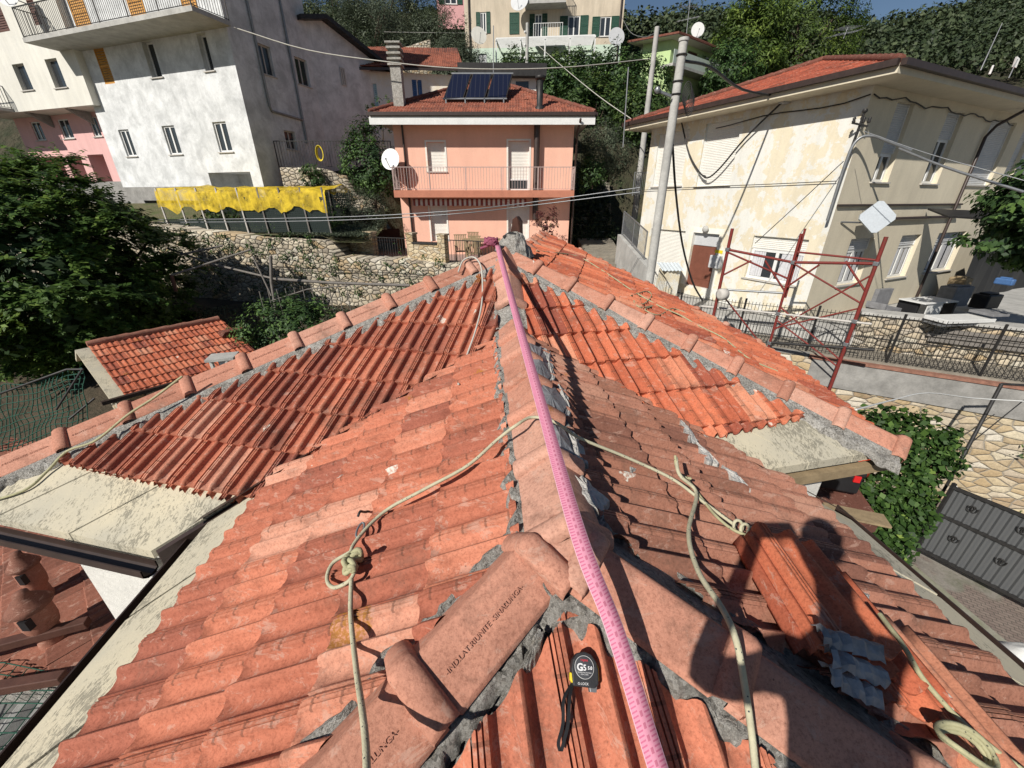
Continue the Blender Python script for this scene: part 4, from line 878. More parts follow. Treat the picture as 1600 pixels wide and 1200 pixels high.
# white pergola in front of it
pg = empty('white_pergola', B1.P(0, zm, 3), 'white slatted pergola across the front of the beige house', 'pergola'); x0, x1 = B1.at(782, 70)[0], B1.at(925, 70)[0]; zz = B1.at(850, 72)[1]-.1
m = MB()
for k in range(9): o_ = .4+k*.33; m.bar(B1.P(x0, zz-.02*k, o_), B1.P(x1, zz-.02*k, o_), .06, .10)
m.build('slat_row', M['white'], pg)
for k in range(5):
    x = x0+(x1-x0)*k/4; m = MB(); m.bar(B1.P(x, zz-.15, .1), B1.P(x, zz-.3, 3.3), .09, .14); m.bar(B1.P(x, zz-.3, 3.2), B1.P(x, zbm, 3.2), .1, .1, (1, 0, 0)); m.build('post', M['white'], pg)
dish('cream satellite dish with dark pole left of the beige house', onY(748, 56, 40), (.35, -1, .3), .62, M['creamupper'], onY(744, 112, 40))
dish('big pale dish beside the balcony of the beige house', onY(812, 2, 43), (-.3, -1, .35), .75, M['shuttergrey'], B1.P(*B1.at(822, 12), 0))
dish('grey satellite dish on a dark pole at the right of the beige house', onY(963, 58, 41), (.05, -1, .2), .65, M['shuttergrey'], onY(960, 105, 41))
# pink house sliver behind
Pf = Fac(onY(700, 10, 56).to_2d(), (1, .05)); pf = empty('far_pink_house', Pf.P(0, 14), 'sliver of a far pink house with dark green shutters left of the beige house', 'house')
r = Pf.rect(694, -4, 714, 7); b = wall_holes(Pf, Pf.at(683, 10)[0], Pf.at(740, 10)[0], Pf.at(700, 45)[1], 28, [r], .2); back_box(b, Pf, Pf.at(683, 10)[0], Pf.at(740, 10)[0], Pf.at(700, 45)[1], 28, 8); b.build('wall', M['pinkfar'], pf); window(Pf, pf, r, 'glass', .1, -.1); louvre(Pf, pf, r[0]-.6, r[0]-.03, r[2], r[3], M['green_sh']); louvre(Pf, pf, r[1]+.03, r[1]+.6, r[2], r[3], M['green_sh'])
# ================= lime green house =================
Lc = onY(1047, 90, 38); La = Fac(Lc.to_2d(), (-.86, .5)); Lb = Fac(Lc.to_2d(), (.80, .6)); lh = empty('green_house', Lc, 'lime green house with brown roof edge and balcony between the poles, upper right', 'house')
zt3 = La.at(1047, 62)[1]; zb3 = La.at(1047, 115)[1]; m = MB(); a1 = La.at(1003, 90)[0]; b1_ = Lb.at(1127, 90)[0]
b = wall_holes(La, 0, a1, zb3-3, zt3, [], .2); rr_ = Lb.rect(1103, 88, 1113, 124); rr2 = (Lb.at(1075, 80)[0], Lb.at(1092, 80)[0], rr_[3]-1.2, rr_[3])
wall_holes(Lb, 0, b1_, zb3-3, zt3, [rr_, rr2], .2, b); p0 = La.P(a1, zt3); p2 = Lb.P(b1_, zt3); b.add([Lc.to_2d().to_3d()+up*zt3, p0, p0+p2-Lb.P(0, zt3), p2], [(0, 1, 2, 3)]); b.build('wall', M['limewall'], lh)
window(Lb, lh, rr_, 'glass', .1, -.1, name='door', sill=False); window(Lb, lh, rr2, 'panel', mats=M['brown_sh'], name='window')
m = MB(); o_ = La.P(-.6, zt3, .7); 
cR = Vector((Lc.x, Lc.y, zt3))-La.d.to_3d()*.9-Lb.d.to_3d()*.9; m.prism([cR, cR+La.d.to_3d()*(a1+1.5), cR+La.d.to_3d()*(a1+1.5)+Lb.d.to_3d()*(b1_+1.8), cR+Lb.d.to_3d()*(b1_+1.8)], (0, 0, .14)); m.build('eave_soffit', M['eavew'], lh)
m = MB(); c2_ = cR-La.d.to_3d()*.08-Lb.d.to_3d()*.08+up*.16; A_ = La.d.to_3d()*(a1+1.6); B__ = Lb.d.to_3d()*(b1_+1.9); ap = c2_+A_*.5+B__*.5+up*.9; m.add([c2_, c2_+A_, c2_+A_+B__, c2_+B__, ap], [(0, 1, 4), (1, 2, 4), (2, 3, 4), (3, 0, 4)]); m.prism([c2_, c2_+A_, c2_+A_+B__, c2_+B__], (0, 0, -.12)); m.build('roof', M['tile_far'], lh)
m = MB(); za = Lb.at(1080, 118)[1]; m.prism([Lb.P(-1.1, za, 1.1), Lb.P(b1_, za, 1.1), Lb.P(b1_, za, .01), Lb.P(-1.1, za, .01)], (0, 0, -.18)); m.build('balcony', M['concrete_l'], lh)
M['panelwhite'] = surf('pale_balcony_panel', (.55, .62, .55), .1, 4, .6); m = MB(); Lb.box(m, -1.1, b1_, za, za+.8, 1.05, 1.09); m.build('balcony_panel', M['panelwhite'], lh)
dish('white round dish above the roof of the lime green house', onY(1090, 47, 42), (-.1, -1, .1), .52, M['white'], onY(1090, 66, 42))
# ================= ground, terraces, retaining walls =================
def V2(x, y): return Vector((x, y))
def pave():
    q = N('paved_courtyard'); n = q.noise(1.1, 6, .7); col = q.ramp(n, [(.35, (.17, .15, .13)), (.5, (.26, .24, .21)), (.68, (.13, .135, .09))])
    v = q.n('ShaderNodeTexBrick'); q.l(q.scale((1, 1, 1), (0, 0, .6)), v.inputs['Vector']); v.inputs['Scale'].default_value = 3.2; v.inputs['Mortar Size'].default_value = .02
    v.inputs['Color1'].default_value = (.20, .155, .135, 1); v.inputs['Color2'].default_value = (.25, .20, .17, 1); v.inputs['Mortar'].default_value = (.09, .08, .07, 1)
    k = q.ramp(q.noise(.5, 3), [(.47, 0.0), (.50, 1.0)]); col = q.mix(k, col, v.outputs['Color'])
    col = q.mix(.6, col, q.ramp(q.noise(20, 5, .7), [(.3, .55), (.65, 1.0)]), 'MULTIPLY'); return q.fin(col, .95, q.bump(q.noise(30, 5, .7), .5, .01))
M['pave'] = pave()
M['soil'] = surf('garden_soil', (.10, .075, .05), .5, 2, .95, 1.0, 14, .05, c2=(.045, .04, .025))
M['grassy'] = surf('rough_grass_soil', (.085, .11, .035), .5, 1.5, .95, 1.0, 20, .05, c2=(.16, .13, .08))
M['hill'] = surf('hillside_scrub', (.035, .042, .020), .5, .8, .95, 1.0, 3, .3, c2=(.085, .07, .045))
M['stairs'] = surf('stone_steps', (.30, .27, .22), .35, 3, .95, .7, 20, .02)
def sheet(name, x0, x1, y0, y1, nx, ny, fz, mat, inside=None, kind='structure'):
    xs = np.linspace(x0, x1, nx); ys = np.linspace(y0, y1, ny); V = [(x, y, fz(x, y)) for y in ys for x in xs]
    Fq = [(j*nx+i, j*nx+i+1, (j+1)*nx+i+1, (j+1)*nx+i) for j in range(ny-1) for i in range(nx-1)]
    o = npmesh(name, V, Fq, mat, None, True); return tag(o, kind=kind)
def lerpk(y, ks):
    for (a, za), (b, zb_) in zip(ks, ks[1:]):
        if y <= b: return za+(zb_-za)*max(0, (y-a)/(b-a))
    return ks[-1][1]
from mathutils import noise as mn
tag(npmesh('ground', [(-900, -600, -8), (900, -600, -8), (900, 900, -8), (-900, 900, -8)], [(0, 1, 2, 3)], M['pave']), kind='structure')
SW = Fac((-7.9, 16.7), (.99, -.14))
def swy(x): return 16.7-.1414*(x+7.9)
sheet('garden_ground', -45, 2.2, 1, 18, 60, 40, lambda x, y: (lerpk(y, [(1, -7.4), (7, -6.6), (11, -5.4), (15, -4.15), (17, -4.0)])+.12*mn.noise((x*.6, y*.6, 0))) if x > -30 else -5, M['soil'])
def hillz(x, y):
    k = max(0, min(1, (-x-3)/8)); base = lerpk(y, [(16.5, -1.2+.0*k), (19.5, -.9+.9*k), (22, -.4+1.4*k), (27, 1.4+1.0*k), (33, 5.0), (44, 9.0), (60, 14.8), (90, 24.8)])
    if y > 90: base = 24.8+(y-90)*.30
    if x < -10 and y < 34: base -= 2.6*min(1, (-10-x)/2)*min(1, (34-y)/6)
    if y > 60:
        r = x/max(y, 1); d = (y-60)/90; base += min(1, d)*(1.6*mn.noise((r*7, 1.3, 0))+1.2*mn.noise((r*23, 2.7, 0))+1.6-5.5*math.exp(-((r-.25)/.03)**2)-5.5*math.exp(-((r-.69)/.07)**2)+3*max(0, r-.78)*8)
        if y > 150: base -= (y-150)*.3
    return base+.25*mn.noise((x*.3, y*.3, 0))*(1 if y > 22 else 0)
M['hillm'] = M['hill']
# yard left of the pink house, behind the stone wall
V = []; nx_, ny_ = 60, 16
for j in range(ny_):
    for i in range(nx_):
        x = -40+34.1*i/(nx_-1); y0_ = swy(x)+.25; y = y0_+(22-y0_)*j/(ny_-1); V.append((x, y, -1.30+.30*max(0, y-18.2)+.04*mn.noise((x, y, 0))-(.25 if x > -7.5 else 0)))
tag(npmesh('yard_ground', V, [(j*nx_+i, j*nx_+i+1, (j+1)*nx_+i+1, (j+1)*nx_+i) for j in range(ny_-1) for i in range(nx_-1)], M['grassy'], None, True), kind='structure')
lane = lambda y: lerpk(y, [(14.4, -3.3), (18, -2.25), (23, -1.95), (26, .2), (29, 1.6)])
def hzz(x, y):
    z = hillz(x, y)
    if y < 26 and -6 < x < 9: z = min(z, -2.6 if x < 3.2 else lerpk(y, [(21, -2.0), (26, .6)]))
    if y < 29.5 and x >= 3.2:
        z = min(z, -3.8 if x > 6.5 else lane(y)-.3)
    return z
sheet('hillside', -75, 150, 21.8, 60, 150, 40, hzz, M['hillm'])
sheet('hill', -190, 330, 59.5, 240, 130, 60, hillz, M['hillm'])
# pink house terrace
tz = -2.38; tw = MB(); tpoly = [V2(-7.9, 18.6), V2(-1.2, 15.9), V2(3.2, 14.6), V2(3.2, 22), V2(-7.9, 22)]
tw.prism([Vector((p.x, p.y, tz)) for p in tpoly], (0, 0, -.3)); tag(tw.build('terrace_paving', surf('terrace_tiles', (.42, .30, .26), .2, 3, .8, .2, 30)), kind='structure')
# upper right terrace and walkway
fd = V2(.865, -.502); f0 = V2(7.9, 11.95)
def fl(s, off=0): p = f0+fd*s+V2(.502, .865)*off; return p
rt = MB(); P_ = [fl(-5.5, .2), fl(22, .2), fl(22, 30), fl(-5.5, 16)]; P_[0] = V2(2.3, 15.2); P_[3] = V2(4.6, 26)
rt.prism([Vector((p.x, p.y, -4.2)) for p in P_], (0, 0, -3.9)); tag(rt.build('walkway', M['stairs']), kind='structure')
rt = MB(); P_ = [V2(4.6, 14.2), fl(-1.5, 1.35), fl(22, 1.35), fl(22, 30), V2(4.6, 30)]; rt.prism([Vector((p.x, p.y, -3.74)) for p in P_], (0, 0, -.5)); tag(rt.build('courtyard_terrace', M['concrete_l']), kind='structure')
# stepped lane between the pink and the cream house
st = MB(); n = 30
for i in range(n):
    y = 14.4+i*.48; z = lane(y); xl = 3.25+.02*i; xr = 4.4+.06*i; 
    if y < 17.6: xr = 4.38
    st.prism([(xl, y, z), (xr, y, z), (xr+.03, y+.52, z), (xl, y+.52, z)], (0, 0, -1.4))
tag(st.build('lane_steps', M['stairs']), kind='structure')
cw = MB(); cw.prism([(4.4, 13.4, -2.0), (4.4, 17.6, -1.30), (4.4, 17.6, -4.4), (4.4, 13.4, -4.4)], (.28, 0, 0)); lw = cw.build('lane_wall', M['concrete_l']); tag(lw, 'low concrete wall beside the stone steps of the lane', 'wall')
rl = empty('lane_railing', (4.5, 14, -2), 'grey metal railing on the concrete wall beside the lane steps', 'railing'); railing([(4.54, 14.2, -1.87), (4.54, 17.5, -1.32)], .9, M['metal_grey'], 'r', rl, .13)
rl = empty('lane_gate', (5.4, 20.5, -.6), 'small white gate at the top of the lane against the cream house', 'gate'); p = onY(988, 305, 20.5); railing([p, p+Vector((.65, .3, 0))], .95, M['metal_grey'], 'r', rl, .1)
# left retaining wall of the garden
wm = MB(); tops = [(-60, 330), (120, 340), (240, 352), (300, 359), (370, 367), (440, 372), (500, 376), (521, 378), (524, 402), (640, 409), (800, 421)]
pts = [SW.P(*SW.at(u, v)) for u, v in tops]
# subdivided rough face
def rough_wall(name, F, tops, zb, th, mat, label, cap=None, cell=.35, amp=.05):
    S = [F.at(u, v) for u, v in tops]; a0, a1 = S[0][0], S[-1][0]; n = int((a1-a0)/cell)
    def top(a):
        for (x0, z0), (x1, z1) in zip(S, S[1:]):
            if a <= x1: return z0+(z1-z0)*(a-x0)/max(1e-6, x1-x0)
        return S[-1][1]
    xs = [a0+(a1-a0)*i/n for i in range(n+1)]; rows = 14; V = []; Fq = []
    for i, a in enumerate(xs):
        t = top(a)+random.uniform(-.04, .04)
        for k in range(rows+1): V.append(tuple(F.P(a, zb+(t-zb)*k/rows, amp*mn.noise((a*2, k*1.1, 3))+amp*.3*(k == 0))))
        V.append(tuple(F.P(a, t, -th)))
    r = rows+2
    for i in range(n):
        for k in range(r-1): Fq.append((i*r+k, (i+1)*r+k, (i+1)*r+k+1, i*r+k+1))
    o = npmesh(name, V, Fq, mat); return tag(o, label, 'wall')
rough_wall('garden_wall', SW, tops, -4.6, 1.2, M['rubble'], 'long rubble stone retaining wall of the garden left of the pink house')
# parapet of the pink house terrace
T1 = Fac((-7.9, 18.55), (6.7, -2.7))
pa = empty('terrace_parapet', T1.P(3, tz), 'low stone parapet with pillars and iron railings along the pink house terrace', 'parapet')
def tr(u0, v0, u1, v1): return T1.rect(u0, v0, u1, v1)
m = MB(); a0, a1 = T1.at(524, 390)[0], T1.at(572, 390)[0]; zt_ = T1.at(550, 377)[1]; T1.box(m, a0, a1, tz-.4, zt_, -.25, 0); a2, a3 = T1.at(646, 390)[0], T1.at(684, 390)[0]; m.build('parapet_wall', M['terrace_stone'], pa)
m = MB(); T1.box(m, a2, a3, tz-.4, zt_+.02, -.25, 0); m.build('parapet_wall', M['terrace_stone'], pa)
for k0, k1 in ((a0, a1), (a2, a3)): m = MB(); T1.box(m, k0-.03, k1, zt_+.02, zt_+.08, -.3, .05); m.build('coping', M['metal_dark'], pa)
for u0, u1, v in ((572, 583, 364), (636, 646, 366), (684, 695, 368)):
    m = MB(); p0, p1 = T1.at(u0, 385)[0], T1.at(u1, 385)[0]; z_ = T1.at(u0, v)[1]; T1.box(m, p0, p1, tz-.4, z_, -.3, .02); T1.box(m, p0-.03, p1+.03, z_, z_+.06, -.33, .05); m.build('pillar', M['terrace_stone'], pa)
railing([T1.P(T1.at(583, 400)[0], tz, -.1), T1.P(T1.at(636, 400)[0], tz, -.1)], .95, M['metal_dark'], 'r', pa, .12)
railing([T1.P(T1.at(695, 400)[0], tz, -.1), T1.P(T1.at(800, 410)[0], tz, -.1)], .95, M['metal_dark'], 'r', pa, .12)
m = MB(); m.tube([T1.P(T1.at(527, 402)[0], tz-.12, .14), T1.P(T1.at(790, 424)[0], tz-.14, .14)], .09, 8); m.tube([T1.P(T1.at(527, 402)[0], tz-.12, .14), T1.P(T1.at(523, 377)[0], zt_, .1)], .05, 8); tag(m.build('drain_pipe', M['metal_dark']), 'dark drain pipe running along the foot of the pink house terrace', 'pipe')
# garden furniture on the terrace
def chair(p, rz, label, grp):
    r = empty('garden_chair', p, label, 'chair', grp); r.rotation_euler[2] = 0; c, s_ = math.cos(rz), math.sin(rz)
    T = lambda x, y, z: Vector(p)+Vector((x*c-y*s_, x*s_+y*c, z))
    m = MB()
    for k in range(6): m.bar(T(-.24, -.22+k*.085, .43), T(.24, -.22+k*.085, .43), .06, .02)
    m.build('seat', M['wood'], r); m = MB()
    for k in range(7): m.bar(T(-.22+k*.073, .25, .45), T(-.22+k*.073, .36, 1.05), .045, .02, (0, 1, 0))
    m.bar(T(-.27, .36, 1.05), T(.27, .36, 1.05), .05, .03); m.build('backrest', M['wood'], r)
    for x in (-.24, .24):
        for y0, y1 in ((-.24, .22), (.26, -.18)): m = MB(); m.bar(T(x, y0, 0), T(x, y1, .62), .04, .03); m.build('leg', M['wood'], r)
        m = MB(); m.bar(T(x, -.26, .64), T(x, .3, .64), .06, .025); m.build('armrest', M['wood'], r)
    return r
for u, v, rz, nm in ((722, 403, .2, 'leftmost wooden slatted chair at the table before the pink house'), (740, 407, -.1, 'wooden slatted chair nearest the viewer before the pink house door'), (743, 393, 3.0, 'wooden slatted chair on the far side of the terrace table')):
    p = onZ(u, v+6, tz); chair(p, rz, nm, 'wooden garden chairs on the pink house terrace')
p = onZ(750, 400, tz); t_ = empty('garden_table', p, 'wooden garden table on the terrace of the pink house', 'table'); m = MB(); m.box(p+Vector((.1, 0, .73)), 1.7, .8, .04); m.build('table_top', M['wood'], t_)
for dx in (-.6, .8):
    for dy in (-.3, .3): m = MB(); m.box(p+Vector((dx, dy, .36)), .06, .06, .72); m.build('leg', M['wood'], t_)
p = onZ(606, 392, tz); t_ = empty('garden_bench', p, 'dark wooden bench with slatted back behind the terrace railing', 'bench'); m = MB(); m.box(p+Vector((0, 0, .45)), 1.3, .45, .05); m.build('seat', M['brown_sh'], t_); m = MB(); m.box(p+Vector((0, .25, .8)), 1.3, .06, .5); m.build('backrest', M['brown_sh'], t_)
for dx in (-.6, .6): m = MB(); m.box(p+Vector((dx, 0, .3)), .07, .45, .6); m.build('leg', M['wood'], t_)
# right retaining wall with brick coping, fence on top
FF = Fac(f0, fd); FF.n = V2(-.502, -.865); 
rw = empty('retaining_wall', FF.P(4, -8), 'tall mortared stone retaining wall with brick coping below the cream house terrace', 'wall')
s0 = -2.2; s1 = 20
xs = [s0+i*.3 for i in range(int((s1-s0)/.3)+1)]; V = []; rws = 12
for a in xs:
    for k in range(rws+1): V.append(tuple(FF.P(a, -8.05+(-5.15+8.05)*k/rws, .05*mn.noise((a*1.7, k, 1)))))
r_ = rws+1; npmesh('stone_face', V, [(i*r_+k, (i+1)*r_+k, (i+1)*r_+k+1, i*r_+k+1) for i in range(len(xs)-1) for k in range(rws)], M['ashlar'], rw)
m = MB(); a_ = 1.4; FF.box(m, a_, s1, -5.15, -4.34, -.3, .06); m.build('concrete_band', M['concrete'], rw)
m = MB(); FF.box(m, s0, a_, -5.15, -4.30, -.3, .03); m.build('stone_face', M['ashlar'], rw)
m = MB(); FF.box(m, a_-.1, s1, -4.34, -4.26, -.34, .10); m.build('brick_coping', surf('brick_coping', (.34, .17, .12), .4, 9, .9, .6, 30), rw)
m = MB(); FF.box(m, s0, a_-.1, -4.30, -4.2, -.4, .06); m.build('coping', M['concrete'], rw)
fe = empty('terrace_fence', FF.P(3, -4.2), 'long grey wire panel fence on top of the right stone retaining wall', 'fence')
s = -4.5
while s < 14:
    L = 1.9; m = MB(); zb_ = -4.2; p = lambda a, z: FF.P(a, z, -.12)
    for k in range(5): z = zb_+.08+k*.29; m.bar(p(s, z), p(s+L, z), .014, .014)
    nb = 20
    for k in range(nb+1): a = s+L*k/nb; m.bar(p(a, zb_+.02), p(a, zb_+1.32), .010, .010, (1, 0, 0))
    if s > 2.5:
        for k in range(12): a = s+L*k/12; m.bar(p(a, zb_+.02), p(a+L/12, zb_+.3), .01, .01); m.bar(p(a+L/12, zb_+.02), p(a, zb_+.3), .01, .01)
    m.build('fence_panel', M['metal_dark'], fe); m = MB(); m.bar(p(s, zb_-.1), p(s, zb_+1.4), .045, .045, (1, 0, 0)); m.build('fence_post', M['metal_dark'], fe); s += L
# low stone wall and planks on the terrace edge behind the walkway
LW = Fac(fl(5.0, 1.3), fd); LW.n = FF.n; a0 = LW.at(1345, 500)[0]; lw = empty('low_stone_wall', LW.P(a0, -4.2), 'low rubble wall carrying grey planks behind the wire fence, right', 'wall')
m = MB(); LW.box(m, a0, 16, -4.2, -3.15, -.45, 0); m.build('stone_face', M['rubble'], lw); m = MB(); LW.box(m, a0-.05, 16, -3.15, -3.07, -.5, .06); m.build('coping', M['concrete_l'], lw)
pk = LW.at(1450, 520)[0]
for i in range(3): m = MB(); a = pk+random.uniform(-.1, .1); LW.box(m, a, a+2.3, -3.42-.14*i, -3.32-.14*i, .06, .12); tag(m.build('plank', M['greywood']), ['topmost', 'middle', 'lowest'][i]+' of the three grey planks on the face of the low rubble wall', 'plank', 'grey planks on the low wall')
# furniture and clutter on the cream house terrace
def boxy(name, label, cat, p, parts, grp=None):
    r = empty(name, p, label, cat, grp)
    for nm, mt, lst in parts:
        m = MB()
        for c_, sx, sy, sz, rz in lst: m.box(Vector(p)+Vector(c_), sx, sy, sz, rz)
        m.build(nm, mt, r, .01)
    return r
M['plastic_green'] = surf('dark_green_plastic', (.012, .05, .035), .2, 4, .4); M['black'] = surf('black_plastic', (.02, .02, .022), .3, 6, .5)
M['plasticw'] = surf('white_plastic', (.72, .72, .70), .1, 4, .5); M['grey_fab'] = surf('grey_fabric', (.24, .24, .25), .3, 6, .9, .4, 50)
def plastic_chair(p, rz, mt, label):
    r = empty('plastic_chair', p, label, 'chair'); c, s_ = math.cos(rz), math.sin(rz); T = lambda x, y, z: Vector(p)+Vector((x*c-y*s_, x*s_+y*c, z))
    m = MB(); m.prism([T(-.24, -.22, .42), T(.24, -.22, .42), T(.2, .22, .40), T(-.2, .22, .40)], (0, 0, -.03)); m.build('seat', mt, r, .01)
    m = MB(); pts = [T(-.25+.5*i/10, .26+.10*(1-((i-5)/5)**2), 0) for i in range(11)]
    for i in range(11):
        if i % 2 == 0 or i in (1, 9): m.bar(pts[i]+up*.42, pts[i]+up*(.86+.06*(1-((i-5)/5)**2)), .035, .02, (0, 1, 0))
    m.tube([q_+up*(.86+.06*(1-((i-5)/5)**2)) for i, q_ in enumerate(pts)], .03, 6); m.build('backrest', mt, r)
    m = MB(); 
    for sx in (-1, 1): 
        m = MB(); m.tube([T(sx*.27, -.24, .6), T(sx*.29, 0, .64), T(sx*.26, .26, .66)], .025, 6); m.build('armrest', mt, r)
        for yy in (-.24, .26): m = MB(); m.bar(T(sx*.27, yy, 0), T(sx*.25, yy*.9, .62), .05, .04); m.build('leg', mt, r)
    return r
gz_ = -3.74
plastic_chair(onZ(1160, 476, gz_), 2.6, M['plastic_green'], 'dark green plastic armchair beside the white table by the cream house')
p = onZ(1198, 480, gz_); t_ = empty('folding_table', p, 'white tilted plastic table with crossed legs under the cream house window', 'table')
m = MB(); m.prism([p+Vector((-.55, -.3, .55)), p+Vector((.55, -.4, .55)), p+Vector((.6, .3, .72)), p+Vector((-.5, .35, .72))], (0, 0, .035)); m.build('table_top', M['plasticw'], t_)
for dx in (-.3, .3):
    for sg in (-1, 1): m = MB(); m.tube([p+Vector((dx+.2*sg, -.2, 0)), p+Vector((dx-.1*sg, .2, .6))], .015, 6); m.build('leg', M['plasticw'], t_)
p = onZ(1193-2, 448+14, gz_); p = onZ(1088, 456, gz_); t_ = empty('flower_pot', p, 'round terracotta bowl with a small green plant at the brown door', 'flower pot'); m = MB(); m.lathe(p, [(.12, 0), (.2, .1), (.24, .2), (.22, .3), (.25, .32), (.21, .33), (.19, .29)], 16); m.build('pot', M['ridge'], t_)
p = onZ(1373, 500, -3.74); boxy('armchair', 'grey cushioned garden armchair behind the fence near the downpipe', 'chair', p, [('seat', M['grey_fab'], [((0, 0, .38), .7, .65, .16, .3)]), ('backrest', M['grey_fab'], [((.1, .33, .7), .7, .14, .6, .3)]), ('armrest', M['grey_fab'], [((-.35, -.08, .52), .1, .6, .2, .3)]), ('leg', M['black'], [((0, 0, .15), .6, .55, .3, .3)])])
p = onZ(1437, 500, -3.74); boxy('covered_table', 'small table under a white cloth with dark sides behind the fence', 'table', p, [('tablecloth', M['plasticw'], [((0, 0, .68), 1.5, .8, .04, .25), ((-.1, -.38, .45), .7, .02, .45, .25)]), ('leg', M['black'], [((-.6, 0, .33), .1, .6, .66, .25)]), ('leg', M['black'], [((.6, 0, .33), .1, .6, .66, .25)])])
p = onZ(1505, 512, -3.2); boxy('folded_lounger', 'white folded sun lounger lying on the low wall, far right', 'lounger', p, [('mattress', M['plasticw'], [((0, .2, .2), 1.5, .6, .10, .1)]), ('backrest', M['grey_fab'], [((.8, .25, .35), .5, .6, .07, .1)]), ('frame', M['metal_grey'], [((0, .2, .08), 1.6, .5, .04, .1)])])
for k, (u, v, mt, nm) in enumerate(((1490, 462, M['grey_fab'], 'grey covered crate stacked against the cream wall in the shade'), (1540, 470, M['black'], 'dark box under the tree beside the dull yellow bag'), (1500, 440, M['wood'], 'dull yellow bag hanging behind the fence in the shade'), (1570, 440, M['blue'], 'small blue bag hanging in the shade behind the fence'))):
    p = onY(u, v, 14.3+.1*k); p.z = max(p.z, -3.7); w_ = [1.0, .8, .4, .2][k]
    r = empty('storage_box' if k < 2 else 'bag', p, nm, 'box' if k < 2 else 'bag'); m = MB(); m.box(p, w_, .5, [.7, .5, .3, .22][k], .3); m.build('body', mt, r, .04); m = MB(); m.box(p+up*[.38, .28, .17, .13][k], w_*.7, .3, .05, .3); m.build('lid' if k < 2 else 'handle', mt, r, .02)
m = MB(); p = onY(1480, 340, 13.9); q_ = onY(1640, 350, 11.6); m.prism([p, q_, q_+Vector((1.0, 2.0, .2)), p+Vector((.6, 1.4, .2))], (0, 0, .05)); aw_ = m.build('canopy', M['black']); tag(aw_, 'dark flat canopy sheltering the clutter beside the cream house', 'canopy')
a0, a1 = FR.at(1462, 430)[0], FR.at(1640, 430)[0]; m = MB(); n = 24; vs = []  # added black sheet: its dark colour stands in for shade along the wall
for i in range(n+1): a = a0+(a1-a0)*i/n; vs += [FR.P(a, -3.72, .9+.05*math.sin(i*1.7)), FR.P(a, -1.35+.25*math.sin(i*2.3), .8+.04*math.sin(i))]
m.add(vs, [(2*i, 2*i+2, 2*i+3, 2*i+1) for i in range(n)]); tag(m.build('shade_stand_in', M['black']), 'added black ragged sheet standing in for shade along the cream wall behind the fence clutter', 'shade stand-in')
# yellow recycling bin and meter hut near the pole
p = onZ(1006, 440, -3.7); p.z = -3.72; t_ = empty('recycling_bin', p, 'yellow plastic bin behind the big grey pole', 'bin'); m = MB(); m.prism([p+Vector((-.26, -.2, 0)), p+Vector((.26, -.2, 0)), p+Vector((.3, -.22, 1.0)), p+Vector((-.3, -.22, 1.0))], (0, .5, 0)); m.build('body', M['yellow'], t_, .03); m = MB(); m.box(p+Vector((0, .03, 1.04)), .66, .58, .08); m.build('lid', M['yellow'], t_, .03); m = MB(); m.box(p+Vector((0, -.26, .93)), .5, .03, .05); m.build('handle', M['black'], t_)
p = onZ(1040, 462, -3.72); t_ = empty('meter_hut', p, 'small cream plaster hut with a pale corrugated lid beside the big pole', 'hut'); m = MB(); m.box(p+Vector((0, 0, .55)), .62, .6, 1.1, .2); m.build('wall', M['cream'], t_)
m = MB(); vs = []; c3 = p+Vector((0, 0, 1.22))
for i in range(25): x = -.45+.9*i/24; vs += [c3+Vector((x, -.42, -.12+.02*math.sin(i*1.6))), c3+Vector((x, .4, .10+.02*math.sin(i*1.6)))]
m.add(vs, [(2*i, 2*i+2, 2*i+3, 2*i+1) for i in range(24)]); m.build('roof', surf('pale_corrugated', (.62, .68, .72), .2, 5, .6), t_)
# ================= shed with tiled roof (left) =================
sa = onZ(137, 541, -3.3); sb = onZ(346, 500, -3.3); d_ = (sb-sa).to_2d().normalized(); n_ = V2(d_.y, -d_.x); n_ = n_ if n_.dot(-sa.to_2d()) > 0 else -n_
shd = empty('garden_shed', (sa.x, sa.y, -6), 'small stone shed with a bright red tiled roof below the big dark tree', 'shed'); Ls = (sb-sa).length; wd_ = 2.25; dr = .72
e0 = Vector((sa.x+n_.x*wd_, sa.y+n_.y*wd_, -3.3-dr)); e1 = e0+d_.to_3d()*Ls
pl = plane3(sa, sb, e0); tile_field('roof_slope', pl, [(sa.x, sa.y), (sb.x, sb.y), (e1.x, e1.y), (e0.x, e0.y)], M['tile_orange'], shd, .3, .33, .25, 0, lo=True, sref=sa)
bk0 = Vector((sa.x-n_.x*.9, sa.y-n_.y*.9, -3.3-.45)); bk1 = bk0+d_.to_3d()*Ls; m = MB(); m.add([sa, sb, bk1, bk0], [(0, 1, 2, 3)]); m.build('roof_slope', M['tile_dull'], shd)
ridge_row(shd, sa+up*.05, sb+up*.05, .09, M['ridge'])
m = MB(); g0, g1 = -.45, 0; dd = d_.to_3d()
m.prism([sa-dd*.24-up*.03, e0-dd*.24-up*.03, e0-up*.03+dd*.05, sa-up*.03+dd*.05], (0, 0, -.07)); m.prism([sa-dd*.24-up*.03, bk0-dd*.24-up*.03, bk0-up*.03, sa-up*.03], (0, 0, -.07)); m.build('verge_board', M['slab'], shd)
m = MB(); i_ = .25; nn3 = n_.to_3d(); fA = sa-up*.1+dd*.0; m.prism([sa-up*.12, e0-nn3*i_-up*.06, Vector((e0.x-nn3.x*i_, e0.y-nn3.y*i_, -6.8)), Vector((bk0.x+nn3.x*.1, bk0.y+nn3.y*.1, -6.8)), bk0+nn3*.1-up*.12], dd*Ls); m.build('wall', M['rubble'], shd)
